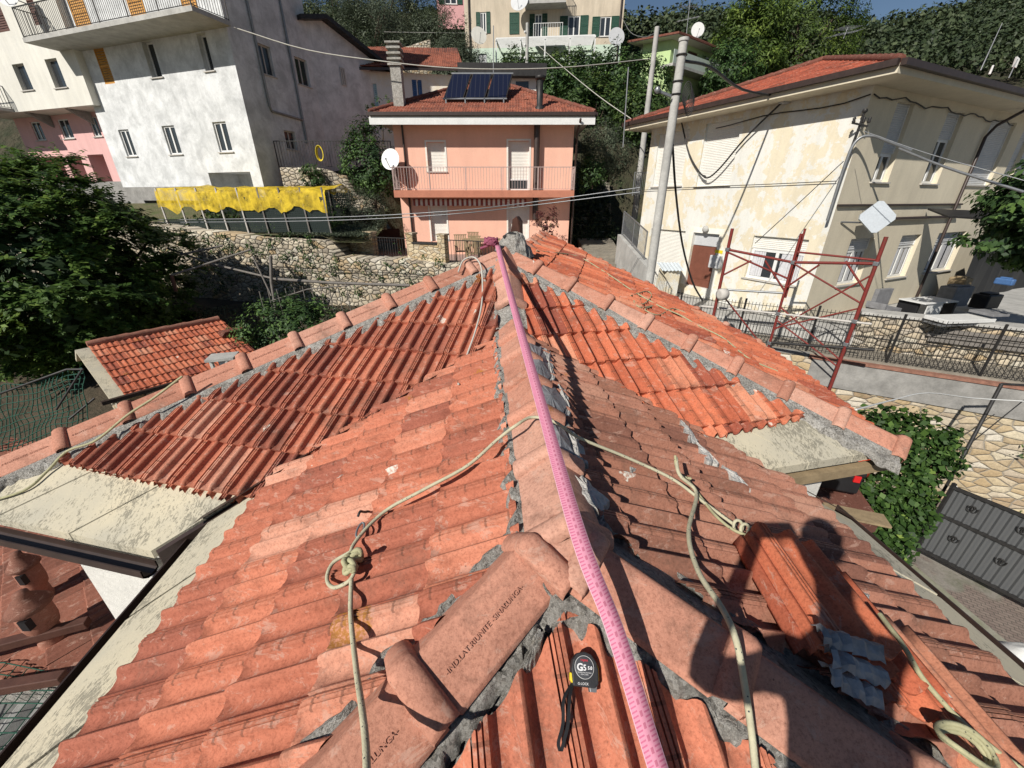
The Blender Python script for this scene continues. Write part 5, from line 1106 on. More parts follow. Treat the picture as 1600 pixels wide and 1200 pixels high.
m = MB(); m.bar(e0+nn3*.05-dd*.4, e1+nn3*.05, .1, .08); m.build('gutter', M['gutter'], shd)
wc = e0-nn3*.85-up*.75-dd*.02; m = MB(); m.obox(wc-nn3*.3, nn3*.6, dd*-.05, up*.9); w_ = m.build('window', M['white'], shd); m = MB(); m.obox(wc-nn3*.2+up*.1-dd*.051, nn3*.4, dd*-.01, up*.7); m.build('pane', M['glass'], w_)
pc_ = onP(352, 572, pl, .25); m = MB(); m.box(pc_+up*.25, .62, .5, .06, .3); shc = empty('shed_flue', pc_, 'grey flue box with a flat lid at the eave of the small shed', 'flue'); m.build('lid', M['concrete_l'], shc)
for dx, dy in ((-.2, -.15), (.2, -.15), (.2, .15), (-.2, .15)): m = MB(); m.box(pc_+Vector((dx, dy, .05)), .07, .07, .4); m.build('post', M['concrete_l'], shc)
m = MB(); m.lathe(pc_-up*.2, [(.12, 0), (.12, .4), (.05, .42)], 12); m.build('pipe', M['white'], shc)
st_p = onP(362, 522, pl, .03)
for k in range(4): m = MB(); m.box(st_p+d_.to_3d()*(k*.02)+up*(.02+k*.035), .62, .30, .028, math.atan2(d_.y, d_.x)+.05*k); tag(m.build('spare_tile', M['tile_far'], None, .008), 'spare roof tile in the small pile lying on the shed roof', 'roof tile', 'spare tiles piled on the shed roof')
# ================= yellow net enclosure =================
def netm():
    q = N('yellow_net'); n = q.noise(6, 5, .6, vec=q.scale((1, 1, .4))); col = q.ramp(n, [(.3, (.40, .27, .015)), (.6, (.70, .50, .03))]); m_ = q.fin(col, .8)
    tr_ = q.n('ShaderNodeBsdfTransparent'); mx = q.n('ShaderNodeMixShader'); fac = q.ramp(q.noise(2.5, 5, .7), [(.35, .35), (.6, .92)]); q.l(fac, mx.inputs[0]); q.l(tr_.outputs[0], mx.inputs[1]); q.l(q.b.outputs[0], mx.inputs[2]); q.l(mx.outputs[0], q.out.inputs[0]); return m_
M['ynet'] = netm()
ty = empty('net_enclosure', SW.P(SW.at(330, 365)[0], -1.2, -1), 'kitchen garden cage with wooden posts draped in yellow netting', 'garden cage')
a0, a1 = SW.at(228, 350)[0], SW.at(497, 350)[0]; zt_ = SW.at(300, 300)[1]+.12; off0 = -.9; nn = 60; V = []; Fq = []
for i in range(nn+1):
    a = a0+(a1-a0)*i/nn; row = []
    for k, (o_, z_) in enumerate(((.10, zt_-.78-.25*mn.noise((a*1.6, 0, 5))-.10*mn.noise((a*6, 0, 5))), (.06, zt_-.15), (0, zt_), (-.7, zt_+.05), (-1.4, zt_+.12), (-2.0, zt_+.05), (-2.1, zt_-.25))):
        V.append(tuple(SW.P(a, z_+.15*mn.noise((a*1.4, k*1.7, 1))+.05*mn.noise((a*6, k, 2)), off0+o_+.10*mn.noise((a*3, k, 7))+.04*mn.noise((a*11, k*.4, 3)))))
Fq = [(i*7+k, (i+1)*7+k, (i+1)*7+k+1, i*7+k+1) for i in range(nn) for k in range(6)]; npmesh('netting', V, Fq, M['ynet'], ty, True)
for i in range(9): a = a0+.1+(a1-a0-.2)*i/8; m = MB(); m.bar(SW.P(a+.12, -1.3, off0+.12), SW.P(a-.05, zt_+.05, off0), .06, .05, (1, 0, 0)); m.build('post', M['sill'] if i < 5 else M['greywood'], ty); m = MB(); m.bar(SW.P(a, -1.3, off0-2.0), SW.P(a, zt_, off0-2), .05, .05, (1, 0, 0)); m.build('post', M['greywood'], ty)
def meshnet(name, col, sc, thick):
    q = N(name); q.fin(col, .8); sx = q.n('ShaderNodeSeparateXYZ'); q.l(q.pos, sx.inputs[0])
    h = q.math('ADD', sx.outputs[0], sx.outputs[1]); a = q.math('LESS_THAN', q.math('FRACT', q.math('MULTIPLY', h, sc)), thick); b_ = q.math('LESS_THAN', q.math('FRACT', q.math('MULTIPLY', sx.outputs[2], sc)), thick)
    tr_ = q.n('ShaderNodeBsdfTransparent'); mx = q.n('ShaderNodeMixShader'); q.l(q.math('MAXIMUM', a, b_), mx.inputs[0]); q.l(tr_.outputs[0], mx.inputs[1]); q.l(q.b.outputs[0], mx.inputs[2]); q.l(mx.outputs[0], q.out.inputs[0]); return q.m
M['darknet'] = meshnet('dark_net', (.015, .024, .022), 14, .66); M['greennet'] = meshnet('green_net', (.02, .07, .05), 9, .16)
m = MB(); am = SW.at(385, 350)[0]; m.add([SW.P(a0, -1.25, off0+.05), SW.P(a1, -1.25, off0+.05), SW.P(a1, -.78, off0+.05), SW.P(a0, -.78, off0+.05)], [(0, 1, 2, 3)]); m.add([SW.P(am-.9, -.78, off0+.04), SW.P(a1, -.78, off0+.04), SW.P(a1, zt_-.3, off0+.04), SW.P(am-.9, zt_-.3, off0+.04)], [(0, 1, 2, 3)]); m.build('shade_net', M['darknet'], ty); m = MB(); m.add([SW.P(a0+.1, -1.25, off0-2.05), SW.P(a1-.1, -1.25, off0-2.05), SW.P(a1-.1, zt_-.1, off0-2.05), SW.P(a0+.1, zt_-.1, off0-2.05)], [(0, 1, 2, 3)]); m.build('shade_net', M['darknet'], ty)
# stone wall + terrace behind the cage, right of the grey house
BW = Fac(onY(480, 300, 20.6).to_2d(), (1, -.05)); 
tps = [(437, 262), (500, 262), (535, 275), (545, 300), (600, 320)]
rough_wall('yard_wall', BW, tps, -1.3, .5, M['rubble'], 'rubble stone wall right of the grey house behind the yellow netting')
rr0 = empty('yard_railing', BW.P(BW.at(440, 258)[0], 1.3), 'dark iron railing on the stone wall right of the grey house', 'railing'); railing([BW.P(BW.at(432, 260)[0], BW.at(432, 262)[1]+.02, -.2), BW.P(BW.at(612, 262)[0], BW.at(600, 262)[1], -.2)], 1.05, M['metal_dark'], 'r', rr0, .13)
p = BW.P(BW.at(501, 240)[0], BW.at(501, 240)[1], 0); m = MB()
for k in range(5): m.tube([p+Vector((math.cos(t+k)*(.12+.012*k), -.05-.02*k, math.sin(t+k)*(.25+.015*k))) for t in [2*math.pi*j/18 for j in range(18)]], .011, 5, closed=True)
tag(m.build('garden_hose', M['yellow']), 'coiled yellow garden hose hanging on the iron railing', 'hose')
# small stone wall on the hill
HW = Fac(onY(620, 80, 38).to_2d(), (1, .15)); rough_wall('hill_wall', HW, [(610, 82), (640, 72), (668, 62), (672, 60)], HW.at(620, 108)[1]-1, .6, M['rubble'], 'crumbling dry stone terrace wall on the olive hillside', amp=.15)
# ================= vegetation =================
def leafm(name, stops, trans=.25, rough=.6):
    q = N(name); t = q.attr('tint'); col = q.ramp(t, stops); q.fin(col, rough, None, 0, .35)
    tl = q.n('ShaderNodeBsdfTranslucent'); q.l(col, tl.inputs[0]); mx = q.n('ShaderNodeMixShader'); mx.inputs[0].default_value = trans
    q.l(q.b.outputs[0], mx.inputs[1]); q.l(tl.outputs[0], mx.inputs[2]); q.l(mx.outputs[0], q.out.inputs[0]); return q.m
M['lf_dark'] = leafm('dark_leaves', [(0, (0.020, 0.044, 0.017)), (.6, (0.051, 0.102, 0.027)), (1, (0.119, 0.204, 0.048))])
M['lf_big'] = leafm('feathery_leaves', [(0, (0.026, 0.054, 0.013)), (.55, (0.064, 0.125, 0.022)), (1, (0.184, 0.264, 0.048))])
M['lf_olive'] = leafm('olive_leaves', [(0, (0.039, 0.053, 0.033)), (.6, (0.094, 0.116, 0.072)), (1, (0.187, 0.220, 0.143))])
M['lf_vine'] = leafm('vine_leaves', [(0, (.018, .045, .010)), (.5, (.045, .095, .020)), (.85, (.10, .18, .035)), (1, (.24, .33, .07))], .3)
M['lf_pine'] = leafm('pine_needles', [(0, (.030, .060, .012)), (.6, (.085, .135, .022)), (1, (.16, .22, .04))])
M['lf_red'] = leafm('dark_red_leaves', [(0, (.05, .012, .015)), (.6, (.12, .03, .03)), (1, (.09, .10, .03))])
M['lf_wood'] = leafm('woodland_leaves', [(0, (0.017, 0.029, 0.012)), (.5, (0.043, 0.062, 0.025)), (.8, (0.087, 0.109, 0.052)), (1, (0.131, 0.152, 0.087))], .1)
M['bark'] = surf('bark', (.10, .075, .055), .4, 8, .95, .8, 30, .02)
def leaves(P, Nn, size, asp=.45, jit=.35):
    """P (n,3) centres, Nn (n,3) rough normals -> quads"""
    n = len(P); a = rng.normal(size=(n, 3)); Nn = Nn+jit*rng.normal(size=(n, 3)); Nn /= np.linalg.norm(Nn, axis=1)[:, None]+1e-9
    u = np.cross(Nn, a); u /= np.linalg.norm(u, axis=1)[:, None]+1e-9; w = np.cross(Nn, u)
    s = (size*rng.uniform(.6, 1.35, n))[:, None]; l = u*s; ww = w*s*asp
    V = np.stack([P-l, P+ww*1.0+Nn*s*.12, P+l, P-ww*1.0+Nn*s*.12], 1).reshape(-1, 3)
    return V, np.arange(4*n).reshape(n, 4)
def crown_pts(c, rad, ncl, per, clr, flat=1.0, shell=.55, lump=.35):
    c = np.array(c, float); rad = np.array(rad, float)
    d = rng.normal(size=(ncl, 3)); d /= np.linalg.norm(d, axis=1)[:, None]
    lum = np.array([1+lump*mn.noise((x*1.7, y*1.7, z*1.7+c[0])) for x, y, z in d])
    r = (shell+(1-shell)*rng.random(ncl)**.6)*lum; cc = c+d*rad*r[:, None]
    P = np.repeat(cc, per, 0); o = rng.normal(size=P.shape); o /= np.linalg.norm(o, axis=1)[:, None]; o *= (rng.random(len(P))**.5)[:, None]*clr*rng.uniform(.6, 1.25, ncl).repeat(per)[:, None]
    o[:, 2] *= flat; P = P+o
    Nn = o/clr+np.repeat(d, per, 0)*.8+np.array([0, 0, .7]); ti = np.clip(rng.normal(.45, .2, ncl).repeat(per)+rng.normal(0, .17, len(P)), 0, 1)
    return P, Nn, ti, cc
def tree(label, c, rad, ncl, per, clr, size, mat, base, name='tree', tr=.14, asp=.45, group=None, cat='tree', shell=.55, limbs=7, flat=1.0, lump=.35):
    root = empty(name, base, label, cat, group); P, Nn, ti, cc = crown_pts(c, rad, ncl, per, clr, flat, shell, lump)
    V, Fq = leaves(P, Nn, size, asp); npmesh('crown', V, Fq, mat, root, False, ti)
    m = MB(); b = Vector(base); c = Vector(c); pts = [b, b.lerp(c, .4)+Vector((.1, .05, 0))*tr*4, b.lerp(c, .75), c]
    m.tube(spline(pts, 4), [tr*(1.15-.9*i/12) for i in range(13)], 7)
    for i in range(limbs):
        e = Vector(cc[int(rng.integers(len(cc)))]); s_ = b.lerp(c, random.uniform(.35, .8)); md = s_.lerp(e, .5)+Vector((0, 0, -.08*(e-s_).length)); m.tube(spline([s_, md, e], 3), [tr*.45*(1-.13*k) for k in range(7)], 5)
    m.build('trunk', M['bark'], root); return root
def g(u, v, Y): p = onY(u, v, Y); return p
# the big dark feathery tree on the left
def frond_tree():
    c = Vector((-14.3, 12.6, -2.0)); base = (-14.0, 12.8, -6.0); root = empty('mimosa_tree', base, 'big dark feathery tree filling the left edge above the little shed', 'tree')
    P, Nn, ti, cc = crown_pts(c, (3.6, 3.2, 3.1), 420, 1, .1, 1, .80, .32); PP = []; NN = []; TT = []
    for q_, nn in zip(P, Nn):
        nn = nn/np.linalg.norm(nn); t0 = rng.normal(.5, .15)
        for b in range(16):
            d = rng.normal(size=3)*.9+nn*.8; d[2] = d[2]*.5-.05; d /= np.linalg.norm(d); side = np.cross(d, nn); side /= np.linalg.norm(side)+1e-9; L = rng.uniform(.35, .75)
            for k in range(7):
                s_ = L*(k+1)/7; dr = np.array([0, 0, -.22*s_*s_])
                for sg in (-1, 1): PP.append(q_+d*s_+dr+side*sg*.055*(1.2-k/8)); NN.append(np.array([0, 0, 1.])*.8+nn*.5); TT.append(t0+rng.normal(0, .13)+.15*(k/7-.4))
    V, Fq = leaves(np.array(PP), np.array(NN), .088, .42, .3); npmesh('crown', V, Fq, M['lf_big'], root, False, np.clip(TT, 0, 1))
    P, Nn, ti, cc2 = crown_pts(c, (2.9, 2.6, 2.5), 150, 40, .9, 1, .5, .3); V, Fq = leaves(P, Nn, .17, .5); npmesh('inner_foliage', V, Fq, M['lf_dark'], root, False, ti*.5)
    m = MB(); b = Vector(base); m.tube(spline([b, b+Vector((.1, 0, 1.6)), c+Vector((0, 0, -.6)), c+Vector((0, 0, 1))], 4), [.26*(1-.06*i) for i in range(13)], 9)
    for i in range(12): e = Vector(cc[int(rng.integers(len(cc)))]); s_ = b.lerp(c, random.uniform(.4, .8)); m.tube(spline([s_, s_.lerp(e, .5)-up*.2, e], 3), [.09*(1-.12*k) for k in range(7)], 5)
    m.build('trunk', M['bark'], root)
frond_tree()
tree('leafy dark shrub behind the wire fence at the lower left', (-7.6, 5.2, -5.4), (2.0, 1.3, 1.3), 130, 60, .32, .06, M['lf_dark'], (-7.6, 5.2, -7.2), 'shrub', .06, cat='shrub')
tree('light green weeds in front of the stone end of the shed', (-7.4, 7.3, -5.7), (.7, .5, .5), 40, 50, .2, .05, M['lf_vine'], (-7.4, 7.3, -6.6), 'shrub', .03, cat='shrub')
tree('round leafy bush in the garden behind the left hip of the roof', g(455, 512, 11.5), (1.6, 1.0, .9), 110, 55, .3, .06, M['lf_dark'], g(455, 540, 11.5)-up*1.2, 'bush', .05, cat='bush')
tree('dark citrus tree left of the pink house', g(577, 255, 20.1), (1.2, .7, 1.5), 120, 60, .35, .065, M['lf_dark'], g(590, 350, 19.9), 'citrus_tree', .08)
tree('grey green olive bush in front of the dark citrus tree', g(568, 330, 19.6), (1.15, .6, 1.0), 110, 60, .30, .05, M['lf_olive'], g(568, 372, 19.6), 'olive_bush', .06, asp=.28)
tree('ivy clump hanging over the rubble wall right of the grey house', g(487, 278, 20.3), (.55, .3, .65), 40, 45, .2, .05, M['lf_dark'], g(487, 300, 20.5), 'ivy', .03, cat='ivy')
tree('olive green bush on the bank right of the pink house', g(944, 240, 22.5), (1.45, 1.2, 1.25), 130, 60, .38, .06, M['lf_olive'], g(950, 285, 22.5), 'bush', .07, cat='bush', asp=.3)
tree('darker bush at the foot of the bank beside the lane', g(925, 268, 21.3), (.7, .6, .7), 50, 50, .3, .06, M['lf_dark'], g(925, 295, 21.3), 'bush', .05, cat='bush')
tree('young tree with dark red leaves by the right end of the pink wall', g(854, 345, 18.6), (.62, .5, .85), 40, 14, .2, .055, M['lf_red'], g(855, 385, 18.4), 'red_leaf_tree', .04, shell=.3, asp=.5)
tree('tree with dark leaves reaching in from the right edge over the canopy', Vector((13.2, 10.2, -.25)), (1.6, 1.6, 1.45), 190, 65, .42, .085, M['lf_dark'], (14.6, 10.6, -4), 'lime_tree', .12, asp=.6, flat=.5)
# creeper by the house, right
def vine():
    base = (6.3, 5.4, -8); root = empty('grape_vine', base, 'dense green grape vine climbing beside the right eave, above the paved yard', 'vine')
    P = []; NN = []; TT = []
    for i in range(13000):
        u_ = rng.random(); th = rng.uniform(0, 2*math.pi); r = .55+.45*rng.random()**.4; z = -3.15-3.8*u_; w = 1.0+.20*math.sin(z*3.1+th*2)+.15*math.sin(th*5+z*7); cx = 6.05+.10*(z+4.5); cy = 5.3
        if z > -3.4: w *= .7
        P.append((cx+math.cos(th)*.62*w*r, cy+math.sin(th)*.75*w*r, z+rng.normal(0, .08))); NN.append((math.cos(th)*.8, math.sin(th)*.8, .9)); TT.append(np.clip(rng.normal(.42, .22), 0, 1))
    V, Fq = leaves(np.array(P), np.array(NN), .048, .8, .95); npmesh('foliage', V, Fq, M['lf_vine'], root, False, TT)
    m = MB()
    for k in range(5): a = k*1.3; m.tube(spline([(6.2+.4*math.cos(a), 5.3+.4*math.sin(a), -8), (6.3+.3*math.cos(a+1), 5.3, -6), (6.2+.5*math.cos(a), 5.3+.5*math.sin(a), -3.6)], 5), .035, 6)
    m.build('trunk', M['bark'], root)
vine()
P = []
for i in range(2600): a = rng.uniform(SW.at(240, 350)[0], SW.at(490, 350)[0]); q_ = SW.P(a, 0, off0-.3-rng.random()*1.5); P.append((q_.x, q_.y, -1.25+rng.random()**1.5*(1.0+.5*math.sin(a*2.1))))
V, Fq = leaves(np.array(P), np.tile([0, -.6, .6], (len(P), 1)), .075, .6, .7); tag(npmesh('vegetable_plants', V, Fq, M['lf_dark'], None, False, rng.random(len(P))), 'vegetable plants growing inside the yellow netting cage', kind='stuff')
# hedge in front of the beige house, citrus and pines
for i, (u, v, Y, rx, rz_, lb) in enumerate(((812, 121, 39, 2.6, 1.5, 'leftmost clump of the hedge below the white pergola'), (868, 119, 39.5, 2.7, 1.5, 'hedge clump under the middle of the white pergola'), (925, 124, 38, 2.9, 1.8, 'hedge clump below the right end of the white pergola'), (870, 140, 36, 3.4, 1.8, 'dark shrub bank behind the roof flue of the pink house'), (975, 135, 36, 3.0, 2.2, 'dark shrub at the right below the grey dish of the beige house'), (930, 168, 33, 3.2, 1.8, 'lower shrub behind the right hip of the pink house roof'), (1000, 180, 30, 1.6, 1.6, 'shrub beside the far utility pole at the left end of the cream roof'))):
    tree(lb, g(u, v, Y), (rx, 1.4, rz_), 130, 42, .6, .13, M['lf_dark'] if i in (3, 4) else M['lf_vine2'] if 'lf_vine2' in M else M.setdefault('lf_vine2', leafm('hedge_leaves', [(0, (.02, .045, .012)), (.6, (.05, .09, .02)), (1, (.12, .17, .04))])), g(u, v+20, Y)-up*1.5, 'hedge_shrub', .1, cat='shrub', group='shrubs below the beige house')
tree('tall sunlit pine rising behind the cream house roof', g(1248, 28, 45), (4.8, 4.2, 6.2), 460, 90, .9, .13, M['lf_pine'], g(1235, 140, 45), 'pine_tree', .35, asp=.3, lump=.6, shell=.6)
tree('shorter rounded pine left of the tall pine, right of the green house', g(1168, 70, 43), (3.0, 2.6, 3.6), 200, 60, .8, .17, M['lf_pine'], g(1168, 150, 43), 'pine_tree', .25, asp=.3, lump=.5)
tree('dark ivy covered tree between the green house and the pines', g(1138, 108, 39), (2.2, 1.8, 1.9), 110, 45, .6, .13, M['lf_dark'], g(1138, 150, 39), 'tree', .15)
for i, (u, v, Y, r, lb) in enumerate(((520, 35, 44, 3.2, 'olive tree at the top left of the hillside, right of the grey house'), (575, 60, 40, 2.8, 'olive tree just above the gabled grey roof'), (600, 12, 50, 3.4, 'olive tree at the top edge of the hillside'), (655, 20, 52, 3.2, 'olive tree left of the far pink house'), (690, 70, 42, 2.6, 'large weeping olive tree left of the beige house'), (712, 108, 38, 1.9, 'olive tree at the left corner of the mint ground floor'), (560, 105, 36, 2.2, 'low olive tree over the white house roof'), (640, 95, 40, 1.5, 'small olive bush on the crumbling dry stone wall'), (545, -15, 56, 3.6, 'olive tree on the skyline behind the grey house'))):
    tree(lb, g(u, v, Y), (r, r*.8, r*.85), 130, 75, .7, .11, M['lf_olive'] if i % 3 else M['lf_wood'], g(u, v+18, Y)-up*r*.9, 'olive_tree', .18, asp=.25, group='olive trees on the hillside', lump=.5)
# bright plants by the chimney
tree('tall thin shoots growing beside the chimney of the pink house', g(598, 178, 22.5), (.9, .4, .9), 26, 26, .16, .07, M['lf_vine'], g(598, 225, 22.5), 'shrub', .03, cat='shrub', shell=.2, asp=.35)
# woodland: far hillside mass
def woodland():
    P = []; NN = []; TT = []; 
    y = 45.0
    while y < 185:
        x = -.95*y-8
        while x < 1.5*y+8:
            px, py = x+random.uniform(-1.8, 1.8), y+random.uniform(-1.8, 1.8)
            if True:
                z = hillz(px, py)
                if py < 57 and not (px > 9 or px < -20): x += 4.1; continue
                sz = random.uniform(1.7, 3.0)*(1+.004*y); n = 420 if py < 75 else (230 if py < 110 else 120); t0 = min(1, max(0, random.gauss(.42, .2))); 
                d = rng.normal(size=(n, 3)); d /= np.linalg.norm(d, axis=1)[:, None]; d[:, 2] = np.abs(d[:, 2])*1.0-.15
                P.append(np.array([px, py, z+sz*.55])+d*np.array([sz, sz, sz*1.05])*rng.uniform(.7, 1.1, (n, 1))); NN.append(d+np.array([0, 0, .4])); TT.append(np.clip(t0+rng.normal(0, .12, n), 0, 1))
            x += 4.1*(1+.004*y)
        y += 3.7*(1+.005*y)
    P = np.concatenate(P); NN = np.concatenate(NN); TT = np.concatenate(TT); sz = .10+.0024*P[:, 1]
    V, Fq = leaves(P, NN, sz, .6, .5); o = npmesh('woodland', V, Fq, M['lf_wood'], None, False, TT); tag(o, 'dense dark woodland covering the far hillside up to the skyline', kind='stuff')
woodland()
# weeds and grass on the ground near the wall
def grass():
    P = []; 
    for i in range(5200):
        x = rng.uniform(-9.5, -5.9); y = swy(x)+.3+rng.random()*2.2; P.append((x, y, -1.33+.30*max(0, y-18.2)))
    for i in range(2500):
        x = rng.uniform(-16, -1); y = rng.uniform(13.5, 16.2); P.append((x, y, lerpk(y, [(1, -7.4), (7, -6.6), (11, -5.4), (15, -4.15), (17, -4.0)])+.05))
    P = np.array(P); n = len(P); V, Fq = leaves(P+np.array([0, 0, .05]), np.tile([1., -.6, .2], (n, 1)), .09, .25, .8); o = npmesh('grass', V, Fq, M['lf_olive'], None, False, rng.random(n)*.8); tag(o, 'tufts of grass and weeds on the garden banks', kind='stuff')
grass()

def undergrowth():
    P = []; TT = []
    for i in range(1700):
        x = random.uniform(-30, 34); y = random.uniform(22.3, 56); 
        if -7 < x < 3.6 and y < 31: continue
        if 3.0 < x < 16 and y < 28: continue
        if -22 < x < -8 and y < 28: continue
        s = random.uniform(.3, .8); n = 26; c = np.array([x, y, hzz(x, y)+.1]); P.append(c+rng.normal(size=(n, 3))*np.array([s, s, s*.45])*.7); TT.append(np.clip(random.gauss(.4, .2)+rng.normal(0, .15, n), 0, 1))
    for i in range(240):
        x = random.uniform(3.3, 5.6); y = random.uniform(23.0, 28); s = .3; n = 30; P.append(np.array([x, y, hzz(x, y)+.15])+rng.normal(size=(n, 3))*s*.6); TT.append(np.clip(rng.normal(.3, .15, n), 0, 1))
    P = np.concatenate(P); V, Fq = leaves(P, np.tile([0, -.5, .8], (len(P), 1)), .11, .5, .8); tag(npmesh('undergrowth', V, Fq, M['lf_wood'], None, False, np.concatenate(TT)), 'low scrub and undergrowth on the banks between the houses', kind='stuff')
undergrowth()

def wall_weeds():
    P = []; TT = []
    for i in range(150):
        a = rng.uniform(SW.at(240, 400)[0], SW.at(700, 420)[0]); q_ = SW.P(a, rng.uniform(-3.9, -1.2), .10)
        if q_.z > SW.at(520, 395)[1] and a > SW.at(500, 390)[0]: continue
        s = rng.uniform(.05, .20); n = 26; P.append(np.array(q_)+rng.normal(size=(n, 3))*np.array([s, s*.35, s])); TT.append(np.clip(rng.normal(.4, .2, n), 0, 1))
    for i in range(60):
        a = rng.uniform(-1.5, 16); q_ = FF.P(a, rng.uniform(-7.9, -5.3) if i % 2 else -7.95, .08); s = rng.uniform(.05, .16); n = 24; P.append(np.array(q_)+rng.normal(size=(n, 3))*np.array([s, s*.4, s])); TT.append(np.clip(rng.normal(.5, .2, n), 0, 1))
    P = np.concatenate(P); V, Fq = leaves(P, np.tile([-.2, -.8, .6], (len(P), 1)), .045, .5, .8); tag(npmesh('wall_weeds', V, Fq, M['lf_vine'], None, False, np.concatenate(TT)), 'small weeds rooted in the joints of the stone retaining walls', kind='stuff')
wall_weeds()
# ================= walls of the near house, gutters, flashing =================
def ins(p, pl): return Vector((p[0], p[1], zp(pl, p[0], p[1])))
wl_ = MB(); zt_ = -1.86
def cut(g1, g2):
    d_ = g1[0]*g2[1]-g1[1]*g2[0]; return V2((g1[2]*g2[1]-g1[1]*g2[2])/d_, (g1[0]*g2[2]-g1[2]*g2[0])/d_)
gCw = (.1, .46, .574+.02); gDw = (-.1, .447, .797+.02); gAw = aline(1.62); gBw = bline(1.66)
cA, cB = cut(gAw, gCw), cut(gBw, gDw); far = (3.6, 9.0)
hcw = V2(-2.93, (.594+.293)/.46); hdw = V2(2.27, (.817+.227)/.447)
poly = [cA, V2(cA.x-(rd.x)*0, cA.y), hcw]
def vwall(a, b, z0, z1, th=.25, name='wall', mat=None, inner=None):
    a, b = V2(*a), V2(*b); e = (b-a).normalized(); n = V2(-e.y, e.x); c_ = inner if inner is not None else V2(0, 3)
    if n.dot(c_-a) < 0: n = -n
    m = MB(); m.prism([(a.x, a.y, z0), (b.x, b.y, z0), (b.x+n.x*th, b.y+n.y*th, z0), (a.x+n.x*th, a.y+n.y*th, z0)], (0, 0, z1-z0)); return m.build(name, mat or M['stucco'], house)
a_end = cA-rd*6.0; b_end = cB-rd*6.0
vwall(cA, hcw, -8.0, -1.97); vwall(cA, a_end, -8, -1.84); vwall(cB, hdw, -8, -1.74); vwall(cB, b_end, -8, -1.75)
vwall(hdw, (hdw.x+.1, 8.5), -8, -1.75, inner=V2(0, 5)); vwall(hcw, (hcw.x+.6, 8.5), -8, -1.9, inner=V2(0, 5)); vwall((hdw.x+.1, 8.5), (hcw.x+.6, 8.5), -8, -1.9)
def edge_gutter(a, b, pl, out, off=.0, name='gutter', w=.11, h=.10, dz=-.07):
    m = MB(); a3, b3 = ins(a, pl), ins(b, pl); o_ = Vector((out[0], out[1], 0)).normalized()*(w/2+off); p, q_ = a3+o_+up*dz, b3+o_+up*dz
    d = (q_-p).normalized(); s_ = Vector((out[0], out[1], 0)).normalized(); prof = [(-w/2, .0), (-w/2, -h*.7), (-w*.25, -h), (w*.25, -h), (w/2, -h*.7), (w/2, .005), (w*.42, .005), (w*.42, -h*.6), (0, -h*.85), (-w*.42, -h*.6), (-w*.42, 0)]
    vs = [p+s_*x+up*z for x, z in prof]+[q_+s_*x+up*z for x, z in prof]; n = len(prof); m.add(vs, [(i, (i+1) % n, (i+1) % n+n, i+n) for i in range(n)]); return m.build(name, M['gutter'], house)
edge_gutter(AVe+rd*.25, AJe-rd*1.2, PA, rn); edge_gutter(BVe+rd*.2, BJe-rd*1.0, PB, -rn)
nC = V2(-.1, -.46); edge_gutter(VCe+V2(.0, 0), HCe, PC, nC, dz=-.06, w=.09, h=.07)
nD = V2(.1, -.447); m = MB(); a3, b3 = ins(VDe, PD), ins(HDe, PD); m.obox(a3+Vector((0, -.02, -.10)), b3-a3, (0, .06, 0), (0, 0, -.07)); m.build('eave_board', M['wood'], house)
m = MB(); m.obox(ins(VCe, PC)+Vector((0, -.045, -.165)), ins(HCe, PC)-ins(VCe, PC), (.0, .03, 0), (0, 0, .03)); m.build('eave_board', M['white'], house)
# valley flashing
def strip(name, pts, w, mat, side, th=.003):
    m = MB(); P = [Vector(p) for p in pts]; s_ = [Vector(x) for x in side]; vs = []
    for p, sd in zip(P, s_): vs += [p-sd*w/2, p+sd*w/2]
    m.add(vs, [(2*i, 2*i+1, 2*i+3, 2*i+2) for i in range(len(P)-1)]); return m.build(name, mat, house)
v0 = Vector((0, 3.2, -1.0)); vle = Vector((AVe.x-.05, AVe.y-.03, 0)); 
def valley(plA, pe, off, name='valley_gutter'):
    n = 14; vs = []
    for i in range(n+1):
        t = i/n; x = v0.x+(pe.x-v0.x)*t; y = v0.y+(pe.y-v0.y)*t; z = zp(plA, x, y); vs += [(x-.02, y+.10, z+.012), (x, y-.07, z+.045)]
    m = MB(); m.add(vs, [(2*i, 2*i+1, 2*i+3, 2*i+2) for i in range(n)]); return m.build(name, M['gutter'], house)
valley(PA, vle, .02); valley(PB, Vector((BVe.x, BVe.y, 0)), .02)
# side cheek of the left slab
m = MB(); p, q_ = ins(VCt, PC), ins(VCe, PC); m.prism([p+up*.02+V2(.03, -.0).to_3d(), q_+up*.02+V2(.03, 0).to_3d(), q_-up*.12+V2(.03, 0).to_3d(), p-up*.16+V2(.03, 0).to_3d()], (.03, -.02, 0)); m.build('side_flashing', M['gutter'], house)
m = MB(); p, q_ = ins(VDt, PD), ins(VDe, PD); m.prism([p+up*.0-V2(.06, .0).to_3d(), q_+up*.0-V2(.06, 0).to_3d(), q_-up*.1-V2(.06, 0).to_3d(), p-up*.1-V2(.06, 0).to_3d()], (-.03, -.02, 0)); m.build('side_flashing', M['gutter'], house)
